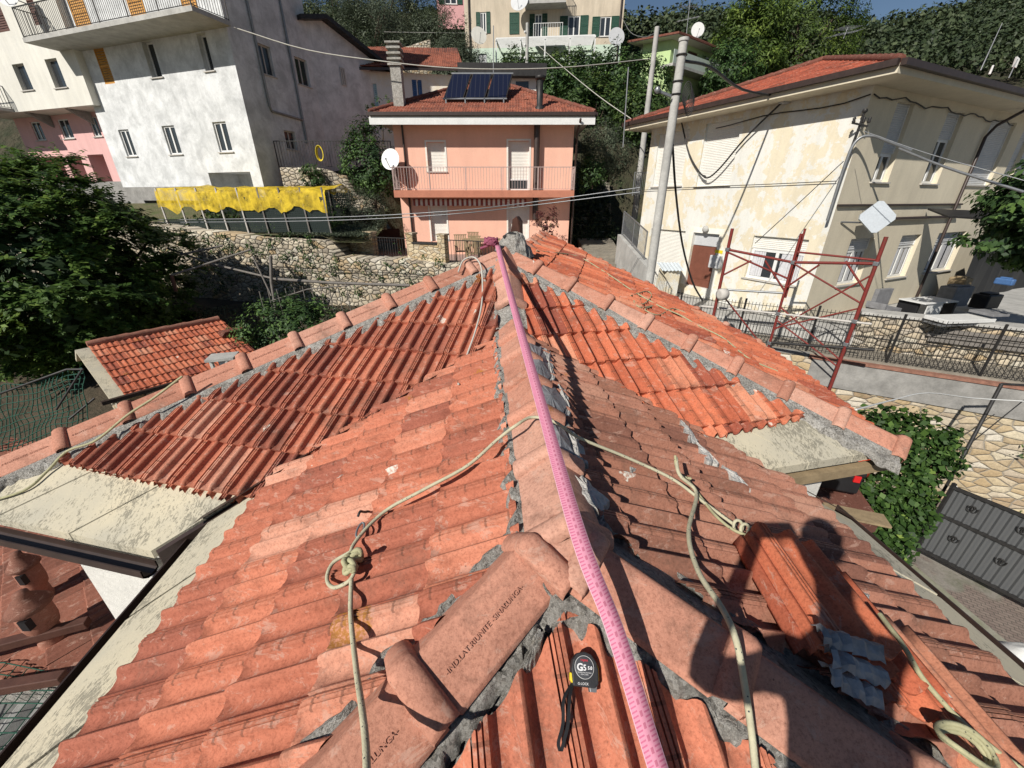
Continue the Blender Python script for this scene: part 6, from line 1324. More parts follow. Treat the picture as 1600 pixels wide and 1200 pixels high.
# cement cone with a broken tile stump at the apex
def cone():
    c = Vector((K.x+.08, K.y+.10, K.z-.02)); vs = []; n = 22; prof = [(.21, 0), (.175, .08), (.145, .14), (.115, .19), (.085, .225), (.05, .24), (.0, .245)]
    for r, h in prof:
        for k in range(n):
            t = 2*math.pi*k/n; rr = r*(1+.16*mn.noise((math.cos(t)*2, math.sin(t)*2, h*9))+.05*random.uniform(-1, 1)); vs.append(c+Vector((math.cos(t)*rr, math.sin(t)*rr, h+.02*random.uniform(-1, 1)+.0)))
    m = MB(); m.add(vs, [(i*n+k, i*n+(k+1) % n, (i+1)*n+(k+1) % n, (i+1)*n+k) for i in range(len(prof)-1) for k in range(n)]); m.build('cement_cap', M['mortar'], house)
    m = MB(); t_ = c+Vector((.02, 0, .22)); m.prism([t_+Vector((-.05, 0, 0)), t_+Vector((.05, .02, 0)), t_+Vector((.045, .02, .13)), t_+Vector((.01, 0, .18)), t_+Vector((-.03, 0, .15))], (.03, .08, 0)); m.build('broken_finial', M['brown_sh'], house)
    m = MB(); m.tube([c+Vector((-.10, -.06, .20)), c+Vector((-.03, -.04, .24)), c+Vector((.04, -.03, .22))], .022, 6); m.build('iron_hook', M['metal_dark'], house)
cone()
# grey flashing and crumbly cement along the right of the ridge
def blob_sheet(name, pl, pts, mat, h=.02, rough=.012, parent=house, n=26, off=.05):
    """ragged patch lying on a plane; pts = pixel outline"""
    P = [onP(u, v, pl, off) for u, v in pts]; c = sum(P, Vector())/len(P); out = []
    for i in range(len(P)):
        for k in range(5): t = k/5; p = P[i].lerp(P[(i+1) % len(P)], t); out.append(c+(p-c)*(1+.13*random.uniform(-1, 1)))
    vs = [c+up*h*1.4]+[c+(p-c)*.55+up*(h+rough*random.uniform(-1, 1)) for p in out]+[p+up*(h*.6+rough*random.uniform(-1, 1)) for p in out]+[p+(p-c).normalized()*.006-up*.05 for p in out]
    m_ = len(out); fs = [(0, 1+i, 1+(i+1) % m_) for i in range(m_)]
    for r in range(2): fs += [(1+r*m_+i, 1+(r+1)*m_+i, 1+(r+1)*m_+(i+1) % m_, 1+r*m_+(i+1) % m_) for i in range(m_)]
    m = MB(); m.add(vs, fs, 0, False); return m.build(name, mat, parent)
for pts in ([(826, 538), (846, 545), (862, 590), (848, 612), (832, 590)], [(838, 598), (868, 608), (886, 640), (866, 662), (846, 640)], [(856, 655), (880, 672), (896, 712), (878, 728), (862, 700)]): blob_sheet('flashing', PB, pts, M['flash'], .03, .003, off=.055)
for pts in ([(846, 545), (860, 552), (868, 590), (858, 600)], [(870, 600), (884, 612), (894, 648), (884, 654)], [(884, 664), (906, 690), (918, 724), (900, 728)], [(892, 742), (920, 756), (952, 786), (938, 800), (902, 778)], [(1060, 655), (1075, 668), (1090, 690), (1078, 692)], [(1085, 690), (1110, 712), (1122, 726), (1104, 722)], [(1125, 728), (1150, 742), (1172, 766), (1150, 756)]): blob_sheet('cement_patch', PB, pts, M['flashw'], .018, .007, off=.052)
for u, v in ((990, 728), (1228, 838), (1350, 932)): blob_sheet('cement_crumb', PB, [(u-8, v-4), (u, v-7), (u+9, v-2), (u+7, v+5), (u-4, v+6)], M['flashw'], .004, .002, off=.046)
blob_sheet('cement_patch', PG, [(832, 1150), (838, 1135), (850, 1134), (858, 1160), (852, 1196), (838, 1200), (830, 1175)], M['mortar'], .006, .003, off=.018)
blob_sheet('cement_patch', PG, [(822, 1022), (840, 985), (850, 992), (842, 1017), (826, 1042), (816, 1039)], M['mortar'], .012, .005, off=.05)
# ================= ropes, ribbon, tape =================
def ropem(name, c, fleck):
    q = N(name); w = q.n('ShaderNodeTexVoronoi'); q.l(q.pos, w.inputs['Vector']); w.inputs['Scale'].default_value = 95; k = q.ramp(w.outputs['Distance'], [(.16, 1.0), (.24, 0.0)])
    se = q.n('ShaderNodeSeparateColor'); q.l(w.outputs['Color'], se.inputs[0]); k = q.math('MULTIPLY', k, q.math('GREATER_THAN', se.outputs[0], .62))
    col = q.mix(k, q.ramp(q.noise(30, 4), [(.3, c), (.7, dk(c, .75))]), fleck); return q.fin(col, .85, q.bump(q.noise(300, 2), .7, .002))
M['rope'] = ropem('climbing_rope', (.50, .47, .33), (.02, .03, .05)); M['rope2'] = ropem('olive_rope', (.42, .40, .24), (.05, .05, .04)); M['cable_w'] = surf('pale_cable', (.55, .53, .47), .2, 20, .7)
def rope(label, pts, r, mat, name='rope', cat='rope', n=8):
    m = MB(); m.tube(spline(pts, n), r*.86, 8); return tag(m.build(name, mat), label, cat)
A_ = lambda u, v, o=.075: onP(u, v, PA, o); B_ = lambda u, v, o=.075: onP(u, v, PB, o); G_ = lambda u, v, o=.09: onP(u, v, PG, o); H_ = lambda u, v, z: onZ(u, v, z)
rope('speckled rope running from the knot on the left slope up over the ridge', [A_(549, 884, .10), A_(553, 850, .10), A_(600, 800, .08), A_(662, 765, .09), A_(730, 728, .10), A_(776, 688, .12), A_(806, 665, .16), H_(832, 652, -.88), B_(868, 660, .15), B_(905, 684, .11), B_(980, 715, .09), B_(1050, 748, .09), B_(1100, 785, .08), B_(1150, 822, .08)], .0085, M['rope'])
rope('speckled rope hanging straight down from the knot to the bottom edge', [A_(549, 905, .09), A_(548, 960, .075), A_(556, 1040, .10), A_(566, 1110, .17), A_(572, 1170, .20), A_(574, 1260, .24)], .0090, M['rope'])
rope('loop of rope left of the knot on the left slope', [A_(548, 862, .08), A_(520, 880, .075), A_(511, 905, .07), A_(522, 918, .07), A_(545, 908, .08), A_(556, 890, .09)], .0085, M['rope'])
kn = A_(551, 880, .10); kt = empty('rope_knot', kn, 'bulky knot tied in the speckled rope on the left slope', 'knot'); m = MB()
for j in range(3):
    pts = []
    for k in range(26): t = 2*math.pi*k/25; pts.append(kn+Vector((.022*math.sin(2*t+j), .034*math.sin(t+j*1.1), .016*math.cos(3*t+j)+.008*j)))
    m.tube(pts, .0095, 7)
m.build('knot_turns', M['rope2'], kt)
m = MB(); p = A_(563, 828, .085); ring = [p+Vector((.013*math.cos(t), .034*math.sin(t), .006*math.sin(t))) for t in [2*math.pi*k/20 for k in range(20)]]; m.tube(ring, .0045, 6, closed=True); tag(m.build('carabiner', M['metal_grey']), 'small metal carabiner joining the rope to the roof hook', 'carabiner')
m = MB(); p = A_(570, 800, .06); m.tube(spline([p+Vector((.01, .04, -.03)), p, p+Vector((-.005, -.03, .03)), p+Vector((-.01, -.05, .02))], 5), .006, 6); tag(m.build('roof_hook', M['metal_dark']), 'dark hook anchored in the left slope above the knot', 'hook')
rope('thick speckled rope curving down the right slope over the near hip', [B_(1056, 715, .16), B_(1062, 742, .12), B_(1088, 770, .09), B_(1076, 830, .09), B_(1090, 890, .10), B_(1128, 950, .14), H_(1150, 1000, -1.0), G_(1165, 1080, .16), G_(1175, 1150, .13), G_(1183, 1230, .12)], .0098, M['rope'])
rope('short rope end standing up from its knot on the right slope', [B_(1055, 712, .17), B_(1057, 730, .13), B_(1066, 744, .09), B_(1080, 748, .10)], .0075, M['rope2'])
rope('doubled rope tied into a hitch on the right slope beside the stacked tiles', [B_(1075, 750, .08), B_(1105, 790, .08), B_(1125, 812, .09), B_(1150, 830, .10), B_(1185, 842, .12), B_(1200, 850, .13)], .0072, M['rope2'])
kn = B_(1165, 828, .12); m = MB()
for j in range(4): c_ = kn+Vector((.018*j-.02, -.02*j+.02, 0)); m.tube([c_+Vector((.018*math.cos(t), .012*math.sin(t), .02*math.sin(t))) for t in [2*math.pi*k/14 for k in range(14)]], .0065, 6, closed=True)
tag(m.build('rope_hitch', M['rope']), 'pale rope hitch with several turns at the top of the stacked tiles', 'knot')
rope('pale green rope lying across the stacked tiles to the lower right corner', [B_(1375, 960, .19), B_(1412, 1010, .19), B_(1442, 1060, .14), B_(1490, 1115, .10), B_(1540, 1160, .09), B_(1600, 1205, .09), B_(1640, 1240, .09)], .0085, M['rope2'])
m = MB(); c_ = B_(1508, 1168, .10)
for j in range(3): m.tube([c_+Vector(((.068+.006*j)*math.cos(t), (.036+.005*j)*math.sin(t), .008*j+.01*math.sin(2*t)-.4*.09*math.cos(t))) for t in [2*math.pi*k/24 for k in range(24)]], .007, 6, closed=True)
tag(m.build('rope_coil', M['rope2']), 'coil of rope lying in the lower right corner of the roof', 'rope')
E_ = lambda u, v, o=.06: onP(u, v, PE, o)
rope('thin rope snaking down the far right slope', [E_(838, 392), E_(900, 400), E_(945, 425), E_(985, 452), E_(1030, 478), E_(1062, 492), E_(1090, 508), E_(1130, 528), E_(1170, 560), E_(1215, 580)], .008, M['rope2'])
rope('tangled rope loops on the far right slope', [E_(985, 462), E_(1010, 455), E_(1018, 462), E_(1005, 475), E_(990, 470), E_(1000, 480), E_(1020, 478), E_(1008, 484), E_(1030, 492), E_(1050, 482), E_(1075, 490)], .007, M['rope2'])
Cc = lambda u, v, o=.07: onP(u, v, PC, o)
rope('pale twisted cable looping over the left hip and down the far left slope', [Cc(716, 425, .12), Cc(724, 407, .16), Cc(740, 402, .17), Cc(751, 415, .14), Cc(754, 445), Cc(752, 480), Cc(742, 520), Cc(728, 560), Cc(722, 585), A_(716, 600, .06)], .009, M['cable_w'], 'cable', 'cable')
rope('olive rope crossing the left hip and the lower left concrete eave', [Cc(285, 588, .25), Cc(240, 622, .2), Cc(200, 648, .17), Cc(150, 688, .10), Cc(105, 705, .09), Cc(75, 735, .05), Cc(40, 765, .04), Cc(-20, 785, .04)], .010, M['rope2'])
# pink measuring ribbon
def ribbonm():
    q = N('pink_measuring_ribbon'); uv = q.n('ShaderNodeUVMap'); sx = q.n('ShaderNodeSeparateXYZ'); q.l(uv.outputs[0], sx.inputs[0]); u_, v_ = sx.outputs[0], sx.outputs[1]
    tk = q.math('LESS_THAN', q.math('FRACT', q.math('MULTIPLY', v_, 110)), .38); side = q.math('GREATER_THAN', q.math('ABSOLUTE', q.math('SUBTRACT', u_, .5)), .16)
    t2 = q.math('MULTIPLY', q.math('LESS_THAN', q.math('FRACT', q.math('MULTIPLY', v_, 44)), .5), q.math('LESS_THAN', q.math('ABSOLUTE', q.math('SUBTRACT', u_, .5)), .07))
    edge = q.math('GREATER_THAN', q.math('ABSOLUTE', q.math('SUBTRACT', u_, .5)), .46)
    col = q.mix(q.math('MULTIPLY', tk, side), (.60, .25, .34), (.48, .13, .22)); col = q.mix(q.math('MULTIPLY', t2, .6), col, (.34, .06, .12)); col = q.mix(edge, col, (.66, .38, .45)); col = q.mix(.35, col, q.ramp(q.noise(30, 4), [(.3, .7), (.7, 1.0)]), 'MULTIPLY'); return q.fin(col, .7)
M['ribbon'] = ribbonm(); P0 = Vector((K.x-.08, K.y-.12, -.40)); P1 = H_(904, 836, -.835); P2 = G_(1028, 1200, .17)
ctl = [P0.lerp(P1, k/6)-up*.02*math.sin(math.pi*k/6) for k in range(7)]+[P1.lerp(P2, k/2)+up*.03*math.sin(math.pi*k/2) for k in (1, 2, 3)]; sp_ = spline(ctl, 8); V = []; uv = []; L = 0
for i, p in enumerate(sp_):
    if i: L += (p-sp_[i-1]).length
    d = (sp_[min(i+1, len(sp_)-1)]-sp_[max(0, i-1)]).normalized(); s_ = d.cross(up).normalized(); s_ = (s_+up*(-.16+.1*math.sin(L*1.3))).normalized(); V += [tuple(p-s_*.023), tuple(p+s_*.023)]; uv += [(0, L), (1, L)]
rb = npmesh('measuring_ribbon', V, [(2*i, 2*i+1, 2*i+3, 2*i+2) for i in range(len(sp_)-1)], M['ribbon'], None, True, None, uv); md = rb.modifiers.new('t', 'SOLIDIFY'); md.thickness = .0012; tag(rb, 'pink measuring ribbon stretched along the ridge towards the viewer', 'measuring tape')
m = MB(); c_ = P0+Vector((-.03, .02, .01))
for j in range(5): a = random.uniform(0, 6); m.tube([c_+Vector((.07*math.cos(t+a)*(.6+.1*j)-.03, .04*math.sin(t+a), .03*math.sin(2*t+a)+.006*j)) for t in [2*math.pi*k/10 for k in range(10)]], .012, 5, closed=True)
m.tube([c_, c_+Vector((-.14, 0, -.05))], .014, 5); tag(m.build('ribbon_bundle', surf('dark_pink_cloth', (.34, .09, .15), .4, 30, .8)), 'bunched dark pink end of the ribbon tied at the cement cone', 'ribbon')
# tape measure
g_, a_g, b_g = PG; nG = Vector((-a_g, -b_g, 1)).normalized(); tpos = onP(910, 1046, PG, .05); yA = Vector((.02, 1, 0)); yA = (yA-nG*yA.dot(nG)).normalized(); xA = yA.cross(nG).normalized(); zA_ = nG
tm = empty('tape_measure', tpos, 'black and yellow pocket tape measure lying on the front roof slope', 'tape measure'); T = lambda x, y, z: tpos+xA*x+yA*y+zA_*z
out = [(-.031, -.036), (.024, -.038), (.034, -.030), (.035, .0), (.030, .018), (.018, .033), (0, .038), (-.018, .034), (-.030, .020), (-.035, 0)]
m = MB(); m.prism([T(x, y, 0) for x, y in out], zA_*.030); m.build('case', surf('dark_rubber', (.035, .036, .04), .2, 60, .55, .4, 200, .002), tm, .003)
m = MB(); m.prism([T(.028, -.022, .006), T(.0375, -.022, .006), T(.0375, .006, .006), T(.030, .020, .006)], zA_*.018); m.build('side_trim', M['yellow'], tm, .002)
m = MB(); m.prism([T(-.0375, -.024, .006), T(-.030, -.032, .006), T(-.028, -.012, .006), T(-.0370, -.008, .006)], zA_*.018); m.build('side_trim', M['yellow'], tm, .002)
m = MB(); m.lathe(T(-.002, .004, .030), [(.0255, 0), (.0255, .0012), (.0245, .0018), (0, .0018)], 32, zA_); bd_ = m.build('badge', surf('badge_grey', (.07, .072, .08), .1, 9, .4), tm); m = MB(); m.tube([T(-.002+.0245*math.cos(t), .004+.0245*math.sin(t), .0318) for t in [2*math.pi*k/36 for k in range(36)]], .0006, 4, closed=True); m.build('badge_ring', M['white'], bd_)
M['txtw'] = surf('white_lettering', (.80, .80, .80), 0.02, 2, .6, 0); M['txtr'] = surf('red_lettering', (.60, .05, .07), .02, 2, .6, 0)
text_mesh('TAJIMA', .0062, .0002, T(-.002, .0185, .0322), xA, yA, M['txtr'], 'lettering', bd_, bold=.0001); text_mesh('G', .022, .0002, T(-.0135, .003, .0322), xA, yA, M['txtw'], 'lettering', bd_, bold=.0007)
text_mesh('5', .0175, .0002, T(-.001, .0025, .0322), xA, yA, M['txtw'], 'lettering', bd_, bold=.0004); text_mesh('5.0', .0095, .0002, T(.0125, .003, .0322), xA, yA, M['txtw'], 'lettering', bd_, bold=.0003)
text_mesh('DOUBLE PROTECTION', .0034, .0001, T(-.002, -.0075, .0322), xA, yA, M['txtw'], 'lettering', bd_); text_mesh('METAL TRIMS', .0032, .0001, T(-.002, -.0115, .0322), xA, yA, M['txtw'], 'lettering', bd_); text_mesh('G-LOCK', .0075, .0002, T(-.006, -.0305, .0304), xA, yA, M['txtw'], 'lettering', tm)
m = MB(); m.prism([T(.014, -.046, .0), T(.030, -.046, .0), T(.033, -.030, .0), T(.012, -.034, .0)], zA_*.02); m.build('mouth_hook', M['metal_grey'], tm, .001)
def Gs(u, v, o=.078): return onP(u, v, PG, o)
m = MB()
for dx in (-5, 4):
    pts = spline([T(-.030, -.030, .012), Gs(886+dx, 1092), Gs(884+dx*.9, 1130), Gs(877+dx*.9, 1160), Gs(876+dx*.2, 1174)], 6); vs = []
    for p in pts: vs += [p-xA*.004, p+xA*.004]
    m.add(vs, [(2*i, 2*i+1, 2*i+3, 2*i+2) for i in range(len(pts)-1)])
    vs = [v+nG*.0015 for v in vs]; m.add(vs, [(2*i, 2*i+1, 2*i+3, 2*i+2) for i in range(len(pts)-1)])
m.build('wrist_strap', M['black'], tm)
# ================= loose tiles stacked on the right slope =================
def loose_tile(o, ax, ay, az, L, W, mat, label, tint, broken=False):
    tt = np.array([p[0] for p in PROF]); hh = np.array([p[1] for p in PROF])*1.2; sv = np.linspace(0, 1, 7); V = []
    for zz in (0, -.012):
        for s_ in sv:
            for t, h in zip(tt, hh): V.append(tuple(o+ay*(s_*L+(.012*math.sin(t*17) if broken and s_ == 1 else 0))+ax*(t*W)+az*(h+zz)))
    nt = len(tt); ns = len(sv); Fq = []
    for i in range(ns-1):
        for k in range(nt-1): Fq.append((i*nt+k, i*nt+k+1, (i+1)*nt+k+1, (i+1)*nt+k)); b = ns*nt; Fq.append((b+i*nt+k, b+(i+1)*nt+k, b+(i+1)*nt+k+1, b+i*nt+k+1))
    b = ns*nt
    for k in range(nt-1): Fq.append((k, k+b, k+1+b, k+1)); e = (ns-1)*nt; Fq.append((e+k, e+k+1, e+k+1+b, e+k+b))
    for i in range(ns-1): Fq.append((i*nt, (i+1)*nt, (i+1)*nt+b, i*nt+b)); Fq.append((i*nt+nt-1, i*nt+nt-1+b, (i+1)*nt+nt-1+b, (i+1)*nt+nt-1))
    ob = npmesh('loose_tile', V, Fq, mat, None, False, [tint]*len(Fq), [(tt[i % nt], 0) for i in range(len(V))]); return tag(ob, label, 'roof tile', 'loose tiles stacked on the right slope')
nB = Vector((.4, .0295, 1)).normalized(); q0 = onP(1150, 842, PB, .08); q1 = onP(1315, 1130, PB, .08); ay = (q1-q0).normalized(); ax = nB.cross(ay).normalized()
if ax.x < 0: ax = -ax
LT = .44
def st(o, k, h, W, lb, tint, mat='tile_orange', tilt=.0):
    a2 = (ax*math.cos(tilt)+nB*math.sin(tilt)).normalized(); n2 = (nB*math.cos(tilt)-ax*math.sin(tilt)).normalized(); loose_tile(o, a2, ay, n2, k, W, M[mat], lb, tint, True)
st(q0+nB*.0, .45, 0, .26, 'lowest loose tile in the left stack on the right slope', .2); st(q0+nB*.035+ax*.01+ay*.01, .46, 0, .25, 'second loose tile up in the left stack, against the near hip', .45, tilt=.05); st(q0+nB*.07+ax*.03-ay*.015, .45, 0, .235, 'topmost red loose tile of the left stack, ribs catching the sun', .6, tilt=.1)
q2 = onP(1215, 850, PB, .06); st(q2+nB*.0, .62, 0, .25, 'long flat loose tile under the right stack', .5, 'tile_orange'); q3 = onP(1330, 955, PB, .05)
st(q3+ax*-.02, .5, 0, .23, 'bright orange loose tile lying at the lower right of the stack', .85, 'tile_orange', .06)
st(q2+nB*.04+ay*.10-ax*.03, .48, 0, .24, 'shaded loose tile with a broken end in the middle of the stack', .3, 'tile_orange', -.04)
for i, (a, b) in enumerate(((((1275, 990), (1370, 1018))), (((1290, 1022), (1378, 1058))), (((1288, 1048), (1375, 1092))))):
    p, q_ = onP(*a, PB, .20-.03*i), onP(*b, PB, .19-.03*i); m = MB(); n = 12; vs = []; sd = (q_-p).cross(nB).normalized()
    for k in range(n+1):
        c_ = p.lerp(q_, k/n)+nB*.012*mn.noise((k*.7, i, 0))*2
        for w_, h in ((-.026, -.005), (-.018, .012), (0, .02), (.018, .010), (.028, -.006)): vs.append(c_+sd*(w_*(1+.2*random.uniform(-1, 1)))+nB*(h+.005*random.uniform(-1, 1)))
    m.add(vs, [(k*5+j, k*5+j+1, (k+1)*5+j+1, (k+1)*5+j) for k in range(n) for j in range(4)]); tag(m.build('cement_strip', M['flash']), ['upper', 'middle', 'lowest'][i]+' crumbling grey cement strip lying across the stacked tiles', 'cement strip', 'grey strips across the stacked tiles')
# ================= overhead lines, poles =================
def pole(label, tp_, zb_, r0, r1, name='utility_pole'):
    r = empty(name, (tp_.x, tp_.y, zb_), label, 'utility pole'); m = MB(); m.tube([(tp_.x, tp_.y, zb_), (tp_.x, tp_.y, tp_.z)], [r0, r1], 16); m.build('shaft', M['concrete_l'], r); return r
tp1 = Vector((.3405*11.5, 11.5, .285*11.5)); pr = pole('big concrete utility pole in front of the left end of the cream house', tp1, -4.2, .13, .095)
for z_ in (.25, .75, 1.0): m = MB(); m.tube([tp1+Vector((.112*math.cos(t), .112*math.sin(t), -z_)) for t in [2*math.pi*k/16 for k in range(16)]], .018, 5, closed=True); m.build('band', M['metal_dark'], pr)
m = MB(); m.tube([tp1-up*.0, tp1+up*.06], .115, 14); m.build('cap', M['concrete_l'], pr); m = MB(); m.bar(tp1+Vector((-.15, -.1, -1.05)), tp1+Vector((-.5, -.15, -.95)), .05); m.lathe(tp1+Vector((-.5, -.15, -1.0)), [(.04, 0), (.08, .05), (.04, .12)], 10); m.build('bracket_lamp', M['metal_grey'], pr)
pole('slimmer far utility pole behind the left eave of the cream house', g(1027, 42, 24), -1, .17, .11); 
p3 = g(824, 36, 37); r_ = pole('wooden pole with insulators in front of the beige house', p3, g(824, 106, 37).z-2, .13, .11)
for k in range(4): m = MB(); m.lathe(p3+Vector((-.16, -.1, -.6-.75*k)), [(.05, 0), (.09, .06), (.05, .14)], 8); m.build('insulator', M['plasticw'], r_)
m = MB(); m.tube([g(771, 40, 24), g(771, 118, 24)], .025, 6); m.build and tag(m.build('mast', M['metal_grey']), 'thin grey mast rising behind the solar panels', 'mast')
m = MB(); m.tube([g(982, 105, 20), g(976, 205, 20)-up*.6], .028, 6); tag(m.build('washing_pole', M['metal_grey']), 'slim grey post on the bank right of the pink house', 'post')
def wire(label, pts, r=.012, mat='metal_dark', sag=.0, twist=False):
    P = [Vector(p) for p in pts]
    if sag and len(P) == 2: P = [P[0].lerp(P[1], k/8)-up*sag*4*(k/8)*(1-k/8) for k in range(9)]
    m = MB(); m.tube(spline(P, 4), r, 5); return tag(m.build('overhead_wire', M[mat]), label, 'wire')
def wr(pix, Ys): return [onY(u, v, Y) for (u, v), Y in zip(pix, Ys)]
wire('thick pale twisted cable from the grey house across to the far pole', wr([(366, 43), (480, 78), (600, 96), (700, 106), (800, 108), (900, 104), (1015, 92)], [19.6, 19.5, 19.4, 19.6, 20, 21, 23.8]), .02, 'cable_w')
wire('upper of the two thin cables crossing before the pink ground floor', wr([(200, 344), (500, 340), (700, 330), (830, 316), (1000, 293)], [15.5, 14, 13, 13, 12]), .013, 'metal_grey')
wire('lower of the two thin cables crossing before the pink ground floor', wr([(200, 348), (500, 345), (700, 335), (830, 321), (1000, 300)], [15.5, 14, 13, 13, 12]), .013, 'metal_grey')
wire('thick spiral cable drooping from the big pole to the cream house eave', [tp1-up*.35, *wr([(1110, 105), (1160, 140), (1225, 152)], [12.2, 13.5, 15.5])], .035, 'metal_dark')
wire('twisted black cable hanging down beside the big pole to the terrace', wr([(1051, 225), (1056, 300), (1066, 380), (1082, 440), (1098, 470)], [11.6, 12, 12.6, 13, 13]), .03, 'metal_dark')
wire('black service cable from the junction box down to the windows of the left wall', [FL.P(FL.at(1231, 158)[0], FL.at(1231, 158)[1], .2), *[FL.P(*FL.at(u, v), .15) for u, v in ((1170, 215), (1130, 262), (1110, 278), (1099, 272))]], .03, 'metal_dark')
wire('black cable dropping from the junction of wires to the brown door', [FL.P(*FL.at(u, v), .12) for u, v in ((1068, 190), (1080, 240), (1097, 270), (1106, 276))], .03, 'metal_dark')
wire('thin horizontal cable across the middle of the cream left wall', [FL.P(*FL.at(u, v), .08) for u, v in ((1008, 297), (1100, 292), (1200, 288), (1310, 283))], .012, 'metal_dark')
wire('thin slanting cable from the scaffold side to the corner of the cream house', wr([(1180, 380), (1240, 325), (1318, 252)], [12.5, 12.6, 12.8]), .012, 'metal_dark')
wire('grey cable from the galvanised bracket off to the right edge', wr([(1405, 232), (1480, 262), (1600, 300)], [12.3, 11, 9.5]), .03, 'metal_grey')
wire('thin wire above the grey cable at the right edge', wr([(1350, 205), (1450, 240), (1600, 282)], [12.3, 11, 9.5]), .01, 'metal_grey')
wire('slack line from the beige house corner to the far pole', wr([(972, 28), (985, 50), (1005, 58), (1024, 52)], [43, 36, 30, 24.2]), .02, 'metal_grey')
wire('long diagonal line from the beige pergola down to the cream roof', wr([(842, 72), (880, 105), (935, 150), (1000, 195)], [40, 32, 26, 22]), .022, 'cable_w')
wire('thin line across the olive hillside into the beige house', wr([(600, 50), (660, 51), (745, 52)], [38, 40, 43]), .02, 'cable_w')
wire('white cable stretched from the right hip tile across to the retaining wall', wr([(1338, 640), (1395, 625), (1450, 614), (1520, 622), (1620, 628)], [4.3, 5.2, 6, 7, 7]), .012, 'plasticw')
wire('thin white line hanging over the dark sheet metal gate', wr([(1490, 755), (1520, 785), (1560, 815), (1605, 840)], [7.2, 6.8, 6.4, 6.1]), .008, 'plasticw')
for k, (u, v) in enumerate(((0, 0), (8, 6), (16, 10), (-6, 14))):
    pass
lp = MB(); 
for j in range(6): c_ = tp1+Vector((.22+.025*j, -.1, -1.0)); lp.tube([c_+Vector((.10*math.cos(t), .05*j*.2, .24*math.sin(t)-.04*j)) for t in [2*math.pi*k/16 for k in range(16)]], .010, 5, closed=True)
tag(lp.build('cable_loops', M['metal_dark']), 'bundle of spare black cable loops hanging on the right of the big pole', 'cable')
# antennas
def yagi(label, base, top, arms, Lw=.9, r=.02):
    rr = empty('tv_antenna', base, label, 'antenna'); m = MB(); m.tube([base, top], r, 6); m.build('mast', M['metal_grey'], rr); base, top = Vector(base), Vector(top)
    for k, (f, tl) in enumerate(arms):
        c_ = base.lerp(top, f); m = MB(); bx = Vector((1, .3*tl, .1)).normalized(); m.bar(c_-bx*Lw, c_+bx*Lw, .025)
        for j in range(7): q_ = c_+bx*Lw*(-1+2*j/6); m.bar(q_-Vector((.1, -.35, 0)), q_+Vector((.1, -.35, 0)), .014)
        m.build('boom', M['metal_grey'], rr)
yagi('double tv antenna on the roof of the lime green house', g(1072, 58, 40), g(1079, -6, 40), ((.75, 1), (.45, -1)), .8, .03)
yagi('tv antenna with long boom seen over the cream roof ridge', g(1318, 60, 27), g(1325, 42, 27), ((.9, 1), (.45, -1)), .55)
m = MB(); p = g(1532, 110, 16); m.tube([p, g(1566, 36, 16)], [.022, .01], 6); tag(m.build('whip_antenna', M['metal_grey']), 'tall slanting whip antenna above the right eave of the cream house', 'antenna')
r_ = empty('chimney_vane', g(1582, 118, 16), 'white weather vane on a thin rod above the right eave of the cream house', 'vane'); m = MB(); m.tube([g(1576, 122, 16), g(1590, 92, 16)], .018, 6); m.build('rod', M['metal_grey'], r_); m = MB(); m.prism([g(1584, 104, 16), g(1590, 88, 16), g(1594, 92, 16), g(1588, 106, 16)], (0, .06, 0)); m.build('vane', M['plasticw'], r_)
m = MB(); m.tube([g(1546, 116, 16), g(1552, 102, 16)], [.035, .03], 6); tag(m.build('vent_pipe', M['plasticw']), 'short white vent pipe between the whip antenna and the vane', 'pipe')
for u, v, Y in ((1171, 60, 60),): m = MB(); m.tube([g(1171, 36, 46), g(1176, 12, 46)], .03, 5); tag(m.build('thin_mast', M['metal_grey']), 'thin pale mast among the trees left of the tall pine', 'mast')
# ================= scaffold =================
sc = empty('scaffold', (7.9, 11.2, -8), 'rusty red steel scaffold frame standing before the stone retaining wall', 'scaffold')
def scm():
    q = N('rusty_red_paint'); n = q.noise(14, 6, .75); col = q.ramp(n, [(.32, (.22, .028, .022)), (.55, (.15, .024, .020)), (.68, (.10, .045, .03)), (.76, (.45, .40, .36))]); return q.fin(col, .6, q.bump(q.noise(60, 4), .4, .003))
M['scaff'] = scm(); A0 = Vector((9.05, 10.2)); A1 = Vector((7.86, 11.5)); A2 = Vector((6.40, 12.35)); A3 = Vector((7.6, 11.0))
def zpx(P, u, v): r = ray(u, v); return r.z*(P[1]/r.y)
zT = zpx(A0, 1385, 370); zT1 = zpx(A1, 1252, 365); zT2 = zpx(A2, 1145, 357); zL0 = zpx(A0, 1372, 412); 
def p3(P, z): return Vector((P[0], P[1], z))
def upr(P, z0, z1, r=.040): m = MB(); m.tube([p3(P, z0), p3(P, z1)], r*1.15, 10); m.build('upright', M['scaff'], sc)
upr(A0, -8, zT); upr(A1, -8, zT1, .032); upr(A1+V2(.14, .1), -2.6, zT1+.12, .026); upr(A2, -8, zT2)
def led(a, b, za, zb_, r=.022, mt='scaff', nm='ledger'): m = MB(); m.tube([p3(a, za), p3(b, zb_)], r*1.45, 8); m.build(nm, M[mt], sc)
zl1 = zpx(A1, 1246, 410); zl2 = zpx(A2, 1143, 390); led(A0, A1, zL0, zl1, .026); led(A1, A2, zl1, zl2, .024); led(A1, A0, zl1+.28, zL0+.08, .018); led(A2, A1, zl2-.07, zl1-.45, .018)
